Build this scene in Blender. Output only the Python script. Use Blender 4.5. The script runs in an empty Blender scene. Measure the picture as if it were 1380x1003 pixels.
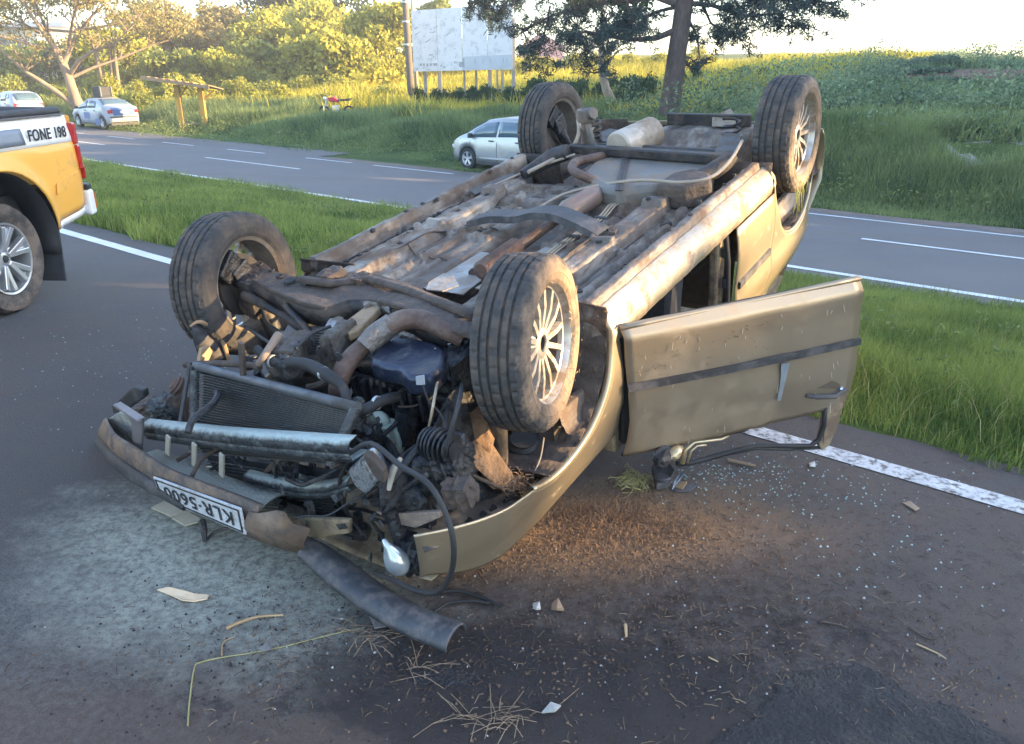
import bpy, bmesh, math, random
import numpy as np
from mathutils import Vector, Matrix, noise as mnoise
rnd = random.Random(7)
rng = np.random.default_rng(7)
sc = bpy.context.scene
C = sc.collection
# ---------------------------------------------------------------- camera
FPX, PW, PH, PITCH, CAMH = 1025.0, 1380, 1003, math.radians(21.75), 1.6
cam_d = bpy.data.cameras.new("camera"); cam = bpy.data.objects.new("camera", cam_d); C.objects.link(cam)
cam.location = (0, 0, CAMH); cam.rotation_euler = (math.pi/2 - PITCH, 0, 0)
cam_d.sensor_fit = 'HORIZONTAL'; cam_d.sensor_width = 36; cam_d.lens = 36*FPX/PW
cam_d.clip_end = 3000; cam_d.clip_start = 0.05
sc.camera = cam
# ---------------------------------------------------------------- light
SUN_EL = math.radians(14.0)
w = bpy.data.worlds.new("World"); sc.world = w; w.use_nodes = True
nt = w.node_tree; bg = nt.nodes['Background']
sky = nt.nodes.new('ShaderNodeTexSky'); sky.sky_type = 'NISHITA'; sky.sun_disc = False
sky.sun_elevation = SUN_EL; sky.sun_rotation = math.radians(92); sky.air_density = 1.0; sky.dust_density = .9; sky.ozone_density = 1.9
nt.links.new(sky.outputs[0], bg.inputs[0]); bg.inputs[1].default_value = 0.15
sd = bpy.data.lights.new("sun", 'SUN'); sd.energy = 5.0; sd.angle = math.radians(0.5); sd.color = (1.0, 0.68, 0.33)
sun = bpy.data.objects.new("sun", sd); C.objects.link(sun)
SV = Vector((math.cos(SUN_EL)*0.9994, -math.cos(SUN_EL)*0.035, math.sin(SUN_EL))).normalized()
sun.rotation_euler = SV.to_track_quat('Z', 'Y').to_euler()
sc.view_settings.view_transform = 'Standard'; sc.view_settings.look = 'None'
sc.view_settings.exposure = 2.68; sc.view_settings.gamma = 1.0; sc.view_settings.use_curve_mapping = False
# ---------------------------------------------------------------- geometry of view (used only to measure distances off the photograph)
_F = Vector((0, math.cos(PITCH), -math.sin(PITCH))); _U = Vector((0, math.sin(PITCH), math.cos(PITCH))); _R = Vector((1, 0, 0)); _C = Vector((0, 0, CAMH))
def ray(u, v): return _R*((u-PW/2)/FPX) + _U*((PH/2-v)/FPX) + _F
def at(u, v, z=0.0):
    d = ray(u, v); return _C + d*((z-CAMH)/d.z)
def atd(u, v, Y):
    d = ray(u, v); return _C + d*(Y/d.y)
def pq(x, y): return x*.6246+y*.781, -x*.781+y*.6246
def xy(p, q): return (p*.6246-q*.781, p*.781+q*.6246)
# ---------------------------------------------------------------- helpers
def col4(c): return (c[0], c[1], c[2], 1.0)
MATS = {}
def mk(name, c1, c2=None, scale=8.0, rough=.6, metal=0.0, dirt=None, bump=0.0, bscale=60.0, detail=5, spec=.5, dirt_amt=.5, dirt_scale=4.0, streak=None, trans=0, emit=None, c3=None, rough2=None, dirt_rough=.9, settle=None):
    if name in MATS: return MATS[name]
    m = bpy.data.materials.new(name); m.use_nodes = True; t = m.node_tree; N = t.nodes; L = t.links
    b = N['Principled BSDF']; b.inputs['Roughness'].default_value = rough; b.inputs['Metallic'].default_value = metal
    b.inputs['Specular IOR Level'].default_value = spec
    tc = N.new('ShaderNodeTexCoord'); src = tc.outputs['Object']
    if streak:
        mp = N.new('ShaderNodeMapping'); mp.inputs['Scale'].default_value = streak; L.new(src, mp.inputs[0]); src = mp.outputs[0]
    n1 = N.new('ShaderNodeTexNoise'); n1.inputs['Scale'].default_value = scale; n1.inputs['Detail'].default_value = detail; n1.inputs['Roughness'].default_value = .65
    L.new(src, n1.inputs['Vector'])
    r1 = N.new('ShaderNodeValToRGB'); e = r1.color_ramp.elements
    e[0].position = .3; e[1].position = .7; e[0].color = col4(c1); e[1].color = col4(c2 or c1)
    if c3:
        k = e.new(.5); k.color = col4(c3)
    L.new(n1.outputs[0], r1.inputs[0]); out = r1.outputs[0]
    if dirt:
        n2 = N.new('ShaderNodeTexNoise'); n2.inputs['Scale'].default_value = dirt_scale; n2.inputs['Detail'].default_value = 8; n2.inputs['Roughness'].default_value = .7
        L.new(tc.outputs['Object'], n2.inputs['Vector'])
        mr = N.new('ShaderNodeMapRange'); mr.inputs['From Min'].default_value = .62-.35*dirt_amt; mr.inputs['From Max'].default_value = .78-.35*dirt_amt
        L.new(n2.outputs[0], mr.inputs['Value'])
        mx = N.new('ShaderNodeMixRGB'); mx.inputs[2].default_value = col4(dirt); L.new(mr.outputs[0], mx.inputs[0]); L.new(out, mx.inputs[1]); out = mx.outputs[0]
        mm = N.new('ShaderNodeMapRange'); mm.inputs['To Min'].default_value = rough; mm.inputs['To Max'].default_value = dirt_rough; L.new(mr.outputs[0], mm.inputs['Value']); L.new(mm.outputs[0], b.inputs['Roughness'])
        if metal > 0:
            m2 = N.new('ShaderNodeMapRange'); m2.inputs['To Min'].default_value = metal; m2.inputs['To Max'].default_value = 0; L.new(mr.outputs[0], m2.inputs['Value']); L.new(m2.outputs[0], b.inputs['Metallic'])
    if settle:   # powder lying on upward faces
        gn = N.new('ShaderNodeNewGeometry'); sx = N.new('ShaderNodeSeparateXYZ'); L.new(gn.outputs['Normal'], sx.inputs[0]); n5 = N.new('ShaderNodeTexNoise'); n5.inputs['Scale'].default_value = 32; n5.inputs['Detail'].default_value = 8; n5.inputs['Roughness'].default_value = .75; L.new(tc.outputs['Object'], n5.inputs['Vector'])
        a5 = N.new('ShaderNodeMath'); a5.operation = 'MULTIPLY_ADD'; a5.inputs[1].default_value = 1.3; L.new(n5.outputs[0], a5.inputs[0]); L.new(sx.outputs[2], a5.inputs[2]); r5 = N.new('ShaderNodeMapRange'); r5.inputs['From Min'].default_value = 1.0; r5.inputs['From Max'].default_value = 1.5; r5.inputs['To Max'].default_value = .85; L.new(a5.outputs[0], r5.inputs['Value'])
        x5 = N.new('ShaderNodeMixRGB'); x5.inputs[2].default_value = col4(settle); L.new(r5.outputs[0], x5.inputs[0]); L.new(out, x5.inputs[1]); out = x5.outputs[0]
    L.new(out, b.inputs['Base Color'])
    if bump:
        n3 = N.new('ShaderNodeTexNoise'); n3.inputs['Scale'].default_value = bscale; n3.inputs['Detail'].default_value = 6; L.new(src, n3.inputs['Vector'])
        bp_ = N.new('ShaderNodeBump'); bp_.inputs['Strength'].default_value = bump; bp_.inputs['Distance'].default_value = .02
        L.new(n3.outputs[0], bp_.inputs['Height']); L.new(bp_.outputs[0], b.inputs['Normal'])
    if trans:
        b.inputs['Transmission Weight'].default_value = trans
    MATS[name] = m; return m
def leafmat(name, c1, c2, scale=.6, tr=.35):
    m = bpy.data.materials.new(name); m.use_nodes = True; t = m.node_tree; N = t.nodes; L = t.links
    N.remove(N['Principled BSDF']); out = N['Material Output']
    tc = N.new('ShaderNodeTexCoord'); n1 = N.new('ShaderNodeTexNoise'); n1.inputs['Scale'].default_value = scale; n1.inputs['Detail'].default_value = 6
    L.new(tc.outputs['Object'], n1.inputs['Vector'])
    g = N.new('ShaderNodeNewGeometry'); ad = N.new('ShaderNodeMath'); ad.operation = 'MULTIPLY_ADD'; ad.inputs[1].default_value = .35; L.new(g.outputs['Random Per Island'], ad.inputs[0])
    L.new(n1.outputs[0], ad.inputs[2])
    r = N.new('ShaderNodeValToRGB'); r.color_ramp.elements[0].position = .42; r.color_ramp.elements[1].position = .9
    r.color_ramp.elements[0].color = col4(c1); r.color_ramp.elements[1].color = col4(c2); L.new(ad.outputs[0], r.inputs[0])
    d = N.new('ShaderNodeBsdfPrincipled'); d.inputs['Roughness'].default_value = .65; d.inputs['Specular IOR Level'].default_value = .15; L.new(r.outputs[0], d.inputs['Base Color'])
    tr_ = N.new('ShaderNodeBsdfTranslucent'); L.new(r.outputs[0], tr_.inputs['Color'])
    mx = N.new('ShaderNodeMixShader'); mx.inputs[0].default_value = tr; L.new(d.outputs[0], mx.inputs[1]); L.new(tr_.outputs[0], mx.inputs[2]); L.new(mx.outputs[0], out.inputs[0])
    return m

class MB:
    def __init__(s): s.v = []; s.f = []
    def add(s, vs, fs):
        o = len(s.v); s.v += [tuple(v) for v in vs]; s.f += [tuple(i+o for i in f) for f in fs]; return s
    def box(s, c, size, rot=None, taper=1.0):
        hx, hy, hz = size[0]/2, size[1]/2, size[2]/2; vs = []
        for z in (-1, 1):
            k = taper if z > 0 else 1.0
            for x, y in ((-1, -1), (1, -1), (1, 1), (-1, 1)): vs.append(Vector((x*hx*k, y*hy*k, z*hz)))
        if rot is not None:
            R = rot if isinstance(rot, Matrix) else __import__('mathutils').Euler(rot).to_matrix()
            vs = [R @ v for v in vs]
        c = Vector(c); vs = [v+c for v in vs]
        return s.add(vs, [(3, 2, 1, 0), (4, 5, 6, 7), (0, 1, 5, 4), (1, 2, 6, 5), (2, 3, 7, 6), (3, 0, 4, 7)])
    def beam(s, a, b, w, h, up=(0, 0, 1)):
        a = Vector(a); b = Vector(b); d = (b-a); L = d.length; d.normalize(); u = Vector(up); u = (u - d*u.dot(d)).normalized(); r = d.cross(u)
        R = Matrix((d, r, u)).transposed(); return s.box((a+b)/2, (L, w, h), R)
    def tube(s, pts, r, n=8, cap=True):
        pts = [Vector(p) for p in pts]; k = len(pts); rs = r if isinstance(r, (list, tuple)) else [r]*k
        up = Vector((.13, .21, .97)); vs = []; fs = []
        for i, p in enumerate(pts):
            d = (pts[min(i+1, k-1)] - pts[max(i-1, 0)]).normalized(); a = d.cross(up)
            if a.length < .05: a = d.cross(Vector((1, 0, 0)))
            a.normalize(); b = d.cross(a)
            for j in range(n):
                t = 2*math.pi*j/n; vs.append(p + a*(math.cos(t)*rs[i]) + b*(math.sin(t)*rs[i]))
            up = b if b.dot(up) > 0 else -b
            if i == 0: up = b
        # keep frames continuous: recompute by parallel transport
        vs = []; d0 = (pts[1]-pts[0]).normalized(); a = d0.cross(Vector((0, 0, 1)) if abs(d0.z) < .9 else Vector((1, 0, 0))).normalized()
        for i, p in enumerate(pts):
            d = (pts[min(i+1, k-1)] - pts[max(i-1, 0)])
            d = d.normalized() if d.length > 1e-9 else d0
            a = (a - d*a.dot(d)).normalized(); b = d.cross(a)
            for j in range(n):
                t = 2*math.pi*j/n; vs.append(p + a*(math.cos(t)*rs[i]) + b*(math.sin(t)*rs[i]))
        for i in range(k-1):
            for j in range(n): fs.append((i*n+j, i*n+(j+1) % n, (i+1)*n+(j+1) % n, (i+1)*n+j))
        if cap: fs.append(tuple(range(n-1, -1, -1))); fs.append(tuple((k-1)*n+j for j in range(n)))
        return s.add(vs, fs)
    def lathe(s, prof, c=(0, 0, 0), axis='Y', n=32, closed=False, fn=None):
        vs = []; fs = []; k = len(prof); c = Vector(c)
        for i in range(n):
            t = 2*math.pi*i/n
            for j, (h, r) in enumerate(prof):
                if fn: r = fn(i, j, r)
                x, y = math.cos(t)*r, math.sin(t)*r
                vs.append(c + (Vector((x, h, y)) if axis == 'Y' else Vector((x, y, h)) if axis == 'Z' else Vector((h, x, y))))
        for i in range(n):
            for j in range(k if closed else k-1): 
                j2 = (j+1) % k; fs.append((i*k+j, ((i+1) % n)*k+j, ((i+1) % n)*k+j2, i*k+j2))
        return s.add(vs, fs)
    def prism(s, poly, thick, z=None):   # poly of 3D points (roughly planar), extruded by vector thick
        n = len(poly); th = Vector(thick); a = [Vector(p) for p in poly]; vs = a + [p+th for p in a]
        nrm = Vector((0, 0, 0))
        for i in range(n): nrm += a[i].cross(a[(i+1) % n])
        fl = nrm.dot(th) > 0
        top = tuple(range(n, 2*n)); bot = tuple(range(n-1, -1, -1)); sd_ = [(i, (i+1) % n, n+(i+1) % n, n+i) for i in range(n)]
        if not fl: top = top[::-1]; bot = bot[::-1]; sd_ = [f[::-1] for f in sd_]
        return s.add(vs, [top, bot]+sd_)
    def sheet(s, rows):
        k = len(rows[0]); vs = [p for r in rows for p in r]; fs = [(i*k+j, i*k+j+1, (i+1)*k+j+1, (i+1)*k+j) for i in range(len(rows)-1) for j in range(k-1)]
        return s.add(vs, fs)
    def jitter(s, a, seed=1):
        r = random.Random(seed); s.v = [(x+r.uniform(-a, a), y+r.uniform(-a, a), z+r.uniform(-a, a)) for x, y, z in s.v]; return s
    def build(s, name, mat, parent=None, smooth=False, bevel=0, solid=0, sub=0, loc=None, **tags):
        me = bpy.data.meshes.new(name); me.from_pydata(s.v, [], s.f)
        bm = bmesh.new(); bm.from_mesh(me)
        bmesh.ops.recalc_face_normals(bm, faces=bm.faces); bm.to_mesh(me); bm.free()
        me.validate(); me.materials.append(mat)
        if smooth:
            me.shade_smooth()
            if smooth != 'all': me.set_sharp_from_angle(angle=math.radians(42))
        o = bpy.data.objects.new(name, me); C.objects.link(o)
        if solid: md = o.modifiers.new('s', 'SOLIDIFY'); md.thickness = solid; md.offset = 0
        if bevel: md = o.modifiers.new('b', 'BEVEL'); md.width = bevel; md.segments = 2; md.limit_method = 'ANGLE'
        if sub: md = o.modifiers.new('u', 'SUBSURF'); md.levels = sub; md.render_levels = sub
        if parent is not None: o.parent = parent
        if loc is not None: o.location = loc
        for k_, v_ in tags.items(): o[k_] = v_
        return o
def fastmesh(name, V, Fq, mat, parent=None, k=4, smooth=False, **tags):
    V = np.asarray(V, dtype=np.float32).reshape(-1, 3); Fq = np.asarray(Fq, dtype=np.int32).reshape(-1, k)
    me = bpy.data.meshes.new(name); me.vertices.add(len(V)); me.vertices.foreach_set('co', V.ravel())
    me.loops.add(Fq.size); me.loops.foreach_set('vertex_index', Fq.ravel()); me.polygons.add(len(Fq))
    me.polygons.foreach_set('loop_start', np.arange(0, Fq.size, k, dtype=np.int32)); me.update(calc_edges=True)
    me.materials.append(mat)
    if smooth: me.shade_smooth()
    o = bpy.data.objects.new(name, me); C.objects.link(o)
    if parent is not None: o.parent = parent
    for k_, v_ in tags.items(): o[k_] = v_
    return o
def thing(name, label, cat, loc=(0, 0, 0), rz=0.0, group=None):
    o = bpy.data.objects.new(name, None); C.objects.link(o); o.location = loc; o.rotation_euler = (0, 0, rz)
    o.empty_display_size = .2; o['label'] = label; o['category'] = cat
    if group: o['group'] = group
    return o
def dup(root, loc=None, rz=None, label=None, group=None, scale=None):
    r = root.copy(); C.objects.link(r)
    if loc is not None: r.location = loc
    if rz is not None: r.rotation_euler = (r.rotation_euler[0], r.rotation_euler[1], rz)
    if label: r['label'] = label
    if group: r['group'] = group
    if scale: r.scale = (scale,)*3 if not isinstance(scale, tuple) else scale
    for ch in list(root.children):
        c = ch.copy(); C.objects.link(c); c.parent = r
        for g in ch.children:
            d = g.copy(); C.objects.link(d); d.parent = c
    return r
def smoothstep(a, b, x):
    t = np.clip((x-a)/(b-a), 0, 1); return t*t*(3-2*t)
def vnoise(x, y, s, seed=0):
    # cheap value noise, numpy
    x = np.asarray(x)*s+seed*17.3; y = np.asarray(y)*s-seed*9.1
    xi = np.floor(x).astype(np.int64); yi = np.floor(y).astype(np.int64); fx = x-xi; fy = y-yi
    fx = fx*fx*(3-2*fx); fy = fy*fy*(3-2*fy)
    def h(a, b):
        n = (a*374761393 + b*668265263 + seed*1442695) & 0x7fffffff; n = (n ^ (n >> 13))*1274126177 & 0x7fffffff; return ((n ^ (n >> 16)) & 0xffff)/65535.0
    return (h(xi, yi)*(1-fx)+h(xi+1, yi)*fx)*(1-fy) + (h(xi, yi+1)*(1-fx)+h(xi+1, yi+1)*fx)*fy
def ground_z(x, y):
    x = np.asarray(x, dtype=float); y = np.asarray(y, dtype=float); p = x*.6246+y*.781; q = -x*.781+y*.6246
    L_ = smoothstep(8, 26, q)
    base = np.interp(p, [3.7, 4.4, 9.2, 9.9, 16.4, 17.6], [0, -.05, -.80, -.80, -1.17, -1.22])
    right = np.interp(p, [17.6, 18.6, 21.5, 30, 45, 70, 120, 400], [0, .15, 1.15, 1.45, 2.75, 3.1, 1.5, -2])
    left = np.interp(p, [17.6, 20, 26, 38, 55, 80, 130, 400], [0, .0, .45, 1.1, 2.6, 3.6, 5.2, 6])
    return base + right*(1-L_) + left*L_
def gz(x, y): return float(ground_z(x, y))
# ================================================================ GROUND
def ground_mat():
    m = bpy.data.materials.new('soil_and_turf'); m.use_nodes = True; t = m.node_tree; N = t.nodes; L = t.links; b = N['Principled BSDF']; b.inputs['Roughness'].default_value = .95
    b.inputs['Specular IOR Level'].default_value = .1
    tc = N.new('ShaderNodeTexCoord'); n1 = N.new('ShaderNodeTexNoise'); n1.inputs['Scale'].default_value = .8; n1.inputs['Detail'].default_value = 9; L.new(tc.outputs['Object'], n1.inputs['Vector'])
    r = N.new('ShaderNodeValToRGB'); e = r.color_ramp.elements; e[0].position = .35; e[0].color = (.035, .06, .018, 1); e[1].position = .65; e[1].color = (.085, .12, .03, 1)
    L.new(n1.outputs[0], r.inputs[0])
    # bare red earth bank on the far right slope
    vd = N.new('ShaderNodeVectorMath'); vd.operation = 'DISTANCE'; vd.inputs[1].default_value = (24.2, 38.0, 0); 
    sp = N.new('ShaderNodeSeparateXYZ'); cb = N.new('ShaderNodeCombineXYZ'); L.new(tc.outputs['Object'], sp.inputs[0]); L.new(sp.outputs[0], cb.inputs[0]); L.new(sp.outputs[1], cb.inputs[1]); L.new(cb.outputs[0], vd.inputs[0])
    ad = N.new('ShaderNodeMath'); ad.operation = 'MULTIPLY_ADD'; ad.inputs[1].default_value = 6; L.new(n1.outputs[0], ad.inputs[0]); L.new(vd.outputs['Value'], ad.inputs[2])
    mr = N.new('ShaderNodeMapRange'); mr.inputs['From Min'].default_value = 10; mr.inputs['From Max'].default_value = 7.5; L.new(ad.outputs[0], mr.inputs['Value'])
    mx = N.new('ShaderNodeMixRGB'); mx.inputs[2].default_value = (.16, .075, .055, 1); L.new(mr.outputs[0], mx.inputs[0]); L.new(r.outputs[0], mx.inputs[1]); L.new(mx.outputs[0], b.inputs['Base Color'])
    bp_ = N.new('ShaderNodeBump'); bp_.inputs['Strength'].default_value = .6; bp_.inputs['Distance'].default_value = .1; L.new(n1.outputs[0], bp_.inputs['Height']); L.new(bp_.outputs[0], b.inputs['Normal'])
    return m
def grid_pq(ps, qs, dz=0.0):
    P_, Q_ = np.meshgrid(ps, qs, indexing='ij'); X = P_*.6246-Q_*.781; Y = P_*.781+Q_*.6246; Z = ground_z(X, Y)+dz
    V = np.stack([X, Y, Z], -1).reshape(-1, 3); a, b_ = len(ps), len(qs); I = np.arange(a*b_).reshape(a, b_)
    F_ = np.stack([I[:-1, :-1], I[1:, :-1], I[1:, 1:], I[:-1, 1:]], -1).reshape(-1, 4); return V, F_[:, ::-1] if False else F_
ps = np.unique(np.concatenate([np.linspace(-700, -30, 10), np.linspace(-30, 3.7, 8), np.linspace(3.7, 22, 74), np.linspace(22, 80, 50), np.linspace(80, 900, 30)]))
qs = np.unique(np.concatenate([np.linspace(-700, -40, 12), np.linspace(-40, 70, 111), np.linspace(70, 900, 20)]))
V, F_ = grid_pq(ps, qs, -.012)
Pp = V[:, 0]*.6246+V[:, 1]*.781
V[:, 2] -= np.where((Pp < 3.4), .02, 0)
g = fastmesh('ground', V, F_, ground_mat(), smooth=True, kind='structure')

def road_mat(name, near):
    m = bpy.data.materials.new(name); m.use_nodes = True; t = m.node_tree; N = t.nodes; L = t.links; b = N['Principled BSDF']
    b.inputs['Roughness'].default_value = .75; b.inputs['Specular IOR Level'].default_value = .35
    tc = N.new('ShaderNodeTexCoord'); O = tc.outputs['Object']
    def noise(sc_, det=6, rough=.6, vec=None):
        n = N.new('ShaderNodeTexNoise'); n.inputs['Scale'].default_value = sc_; n.inputs['Detail'].default_value = det; n.inputs['Roughness'].default_value = rough; L.new(vec or O, n.inputs['Vector']); return n.outputs[0]
    def rng_(v, a, b_, c=0, d=1):
        r = N.new('ShaderNodeMapRange'); r.inputs['From Min'].default_value = a; r.inputs['From Max'].default_value = b_; r.inputs['To Min'].default_value = c; r.inputs['To Max'].default_value = d; L.new(v, r.inputs['Value']); return r.outputs[0]
    def mul(a, b_, op='MULTIPLY'):
        k = N.new('ShaderNodeMath'); k.operation = op; k.use_clamp = False
        for i, x in enumerate((a, b_)):
            if isinstance(x, (int, float)): k.inputs[i].default_value = x
            else: L.new(x, k.inputs[i])
        return k.outputs[0]
    def mixc(f_, a, c):
        x = N.new('ShaderNodeMixRGB')
        L.new(f_, x.inputs[0]) if not isinstance(f_, float) else setattr(x.inputs[0], 'default_value', f_)
        if isinstance(a, tuple): x.inputs[1].default_value = col4(a)
        else: L.new(a, x.inputs[1])
        if isinstance(c, tuple): x.inputs[2].default_value = col4(c)
        else: L.new(c, x.inputs[2])
        return x.outputs[0]
    def blob(cx, cy, rx, ry, rot, warp, soft):   # stain mask, noise-warped ellipse
        mp = N.new('ShaderNodeMapping'); mp.vector_type = 'TEXTURE'; mp.inputs['Location'].default_value = (cx, cy, 0); mp.inputs['Rotation'].default_value = (0, 0, rot); mp.inputs['Scale'].default_value = (rx, ry, 1)
        L.new(O, mp.inputs[0]); ln = N.new('ShaderNodeVectorMath'); ln.operation = 'LENGTH'; L.new(mp.outputs[0], ln.inputs[0])
        wv = mul(mul(W1, .5, 'SUBTRACT'), warp); return rng_(mul(ln.outputs['Value'], wv, 'ADD'), 1+soft, 1-soft)
    W1 = noise(3.0, 13, .78)
    fine = noise(160, 4, .7); mid = noise(14, 8, .7); big = noise(.7, 6, .6)
    c = mixc(rng_(fine, .36, .64), (.052, .060, .064), (.185, .178, .182)); c = mixc(rng_(noise(55, 6, .8), .56, .66, 0, .55), c, (.014, .014, .018)); c = mixc(rng_(noise(4.5, 7, .75), .52, .68, 0, .35), c, (.11, .10, .10))
    if near:
        c = mixc(rng_(big, .35, .65, .1, .6), c, (.09, .082, .086))
        specks = rng_(noise(210, 2, .5), .66, .72)
        c = mixc(mul(specks, .55), c, (.30, .28, .27))
        # reddish brown mud trodden over the right half
        mud = mul(blob(1.1, 1.9, 2.1, 1.25, .2, 1.8, .45), rng_(noise(5, 9, .75), .34, .62, .35, 1)); c = mixc(mul(mud, .75), c, (.165, .118, .095)); c = mixc(mul(mul(mud, rng_(noise(13, 9, .8), .5, .62)), .6), c, (.055, .038, .032)); c = mixc(mul(rng_(noise(1.1, 8, .75), .45, .6), .35), c, (.15, .118, .10))
        mud2 = mul(blob(.32, 2.45, .62, .30, .25, 1.6, .4), rng_(mid, .3, .5, .35, 1)); c = mixc(mul(mud2, .95), c, (.26, .17, .10)); c = mixc(mul(mul(blob(.2, 2.0, .9, .35, .1, 2.2, .4), rng_(noise(20, 8, .8), .45, .62)), .7), c, (.05, .033, .028))
        strip = blob(-1.6, 1.35, 2.2, .38, 0, .5, .3); c = mixc(mul(strip, .6), c, (.14, .095, .075))  # sandy tint puts the sunlit foreground strip into the asphalt colour
        # oil / black soot
        oil = mul(blob(.35, 1.75, .75, .22, .1, 2.2, .3), rng_(noise(9, 8, .75), .42, .6)); c = mixc(mul(oil, .75), c, (.012, .012, .016))
        oil2 = mul(blob(-.55, 1.75, .5, .22, .1, 2.2, .3), rng_(noise(11, 8, .75), .5, .6)); c = mixc(mul(oil2, .8), c, (.01, .01, .014))
        # extinguisher powder
        pw = mul(blob(-1.02, 2.24, .58, .38, -.45, 2.3, .55), rng_(noise(30, 10, .82), .40, .56, .2, 1)); c = mixc(mul(pw, .9), c, (.64, .68, .58))
        pw2 = mul(blob(-1.35, 1.85, .85, .42, 0, 1.7, .5), rng_(noise(40, 9, .8), .42, .68, .0, .8)); c = mixc(mul(pw2, .5), c, (.36, .38, .37))
        # wet patch with a sharp rim
        wet = blob(.42, 1.50, .98, .30, -.22, 1.3, .08)
        c = mixc(mul(wet, .72), c, (.022, .022, .028)); c = mixc(mul(mul(wet, rng_(noise(18, 9, .8), .5, .64)), .6), c, (.06, .055, .055))
        sh = blob(.95, 1.52, .30, .18, -.5, 1.2, .25); gl_ = mul(sh, rng_(noise(75, 6, .8), .47, .56)); c = mixc(mul(sh, .6), c, (.02, .022, .028)); L.new(rng_(gl_, 0, 1, .35, 1.0), b.inputs['Specular IOR Level'])
        L.new(mul(rng_(wet, 0, 1, .8, .6), rng_(gl_, 0, 1, 1, .3)), b.inputs['Roughness'])
        bst = 1.0
        hh = mul(mul(fine, .35), mul(noise(42, 10, .85), 1.0), 'ADD'); dist = .022
    else:
        # tyre lanes run along the road: stretched noise
        mp = N.new('ShaderNodeMapping'); mp.inputs['Rotation'].default_value = (0, 0, -math.radians(90+51.35)); mp.inputs['Scale'].default_value = (.02, .9, 1); L.new(O, mp.inputs[0])
        ln_ = noise(1.3, 4, .5, mp.outputs[0]); c = mixc(rng_(ln_, .38, .62, 0, .6), c, (.13, .108, .10))
        c = mixc(rng_(big, .4, .7, 0, .35), c, (.07, .07, .078)); bst = .4; hh = fine; dist = .01
    L.new(c, b.inputs['Base Color'])
    bp_ = N.new('ShaderNodeBump'); bp_.inputs['Strength'].default_value = bst; bp_.inputs['Distance'].default_value = dist; L.new(hh, bp_.inputs['Height']); L.new(bp_.outputs[0], b.inputs['Normal'])
    return m
# near carriageway: surface flat, ragged grass edge at p = 3.6
def road_strip(name, p0, p1, q0, q1, dz, mat, nq=300, wob=0.05, npp=6, wob0=0.0):
    qs_ = np.linspace(q0, q1, nq); ts = np.linspace(0, 1, npp); V = []
    e1 = p1 + (vnoise(qs_, qs_*0, 2.3, 3)-.5)*wob*2 + (vnoise(qs_, qs_*0, 9, 5)-.5)*wob
    e0 = p0 + (vnoise(qs_, qs_*0+5, 2.3, 4)-.5)*wob0*2
    P_ = e0[None, :] + (e1-e0)[None, :]*ts[:, None]; Q_ = np.broadcast_to(qs_, P_.shape)
    X = P_*.6246-Q_*.781; Y = P_*.781+Q_*.6246; Z = ground_z(X, Y)+dz
    if name == 'near_road': Z = np.full_like(X, 0.0)+dz
    Vv = np.stack([X, Y, Z], -1).reshape(-1, 3); I = np.arange(Vv.shape[0]).reshape(P_.shape)
    F_ = np.stack([I[:-1, :-1], I[1:, :-1], I[1:, 1:], I[:-1, 1:]], -1).reshape(-1, 4)
    return fastmesh(name, Vv, F_, mat, kind='structure')
road_strip('near_road', -14, 3.62, -60, 140, 0.0, road_mat('worn_asphalt_near', True), nq=3000)
road_strip('far_road', 9.3, 16.95, -60, 220, .004, road_mat('asphalt_far', False), nq=2600, wob0=.12, npp=40)
road_strip('lay_by', 16.6, 18.3, 22, 75, .009, MATS.get('x') or bpy.data.materials['asphalt_far'], nq=400, wob=.12, npp=8)
dm = mk('dusty_shoulder', (.10, .078, .068), (.19, .15, .13), scale=2.5, rough=.95, bump=.3, bscale=40)
road_strip('road_shoulder', 16.35, 17.0, -60, 21, .008, dm, nq=900, wob0=.22, wob=.10, npp=4)
paint = mk('worn_white_paint', (.62, .63, .64), (.42, .42, .43), scale=9, rough=.7, dirt=(.10, .085, .075), dirt_amt=.42, dirt_scale=26, bump=.25, bscale=120)
paint_far = mk('white_paint', (.66, .68, .70), (.5, .52, .54), scale=3, rough=.7)
def line(name, p, wd, q0, q1, mat, near=False, dz=.009):
    n = max(2, int((q1-q0)/.25)); qs_ = np.linspace(q0, q1, n); V = []
    for d in (-wd/2, wd/2):
        pp = p+d+(vnoise(qs_, qs_*0, 7, int(d*100)+40)-.5)*(.012 if near else .02); X = pp*.6246-qs_*.781; Y = pp*.781+qs_*.6246; Z = (np.zeros_like(X)+.004) if near else ground_z(X, Y)+dz; V.append(np.stack([X, Y, Z], -1))
    V = np.concatenate(V); I = np.arange(n); F_ = np.stack([I[:-1], I[:-1]+n, I[1:]+n, I[1:]], -1)
    return fastmesh(name, V, F_, mat, kind='structure')
line('edge_line', 3.26, .115, -40, 4.15+.55, paint, True)
line('edge_line', 3.30, .115, 5.95, 120, paint_far, True)
line('edge_line', 3.27, .115, 4.7, 5.95, paint, True)
line('edge_line', 9.86, .13, -50, 200, paint_far)
line('edge_line', 15.95, .12, -50, 14.0, paint_far)
for k in range(12):
    q0 = 14.6+k*4.6; line('dashed_line', 16.0, .13, q0 if k else 14.9, q0+2.3 if k else 18.2, paint_far, dz=.014)
for k in range(-8, 16):
    q0 = 18.07+k*11.5; 
    if k == -1: q0 = -1.5
    elif k < -1: q0 = -1.5+(k+1)*9
    line('dashed_line', 13.2, .13, q0, q0+4.75, paint_far, dz=.012)
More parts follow.
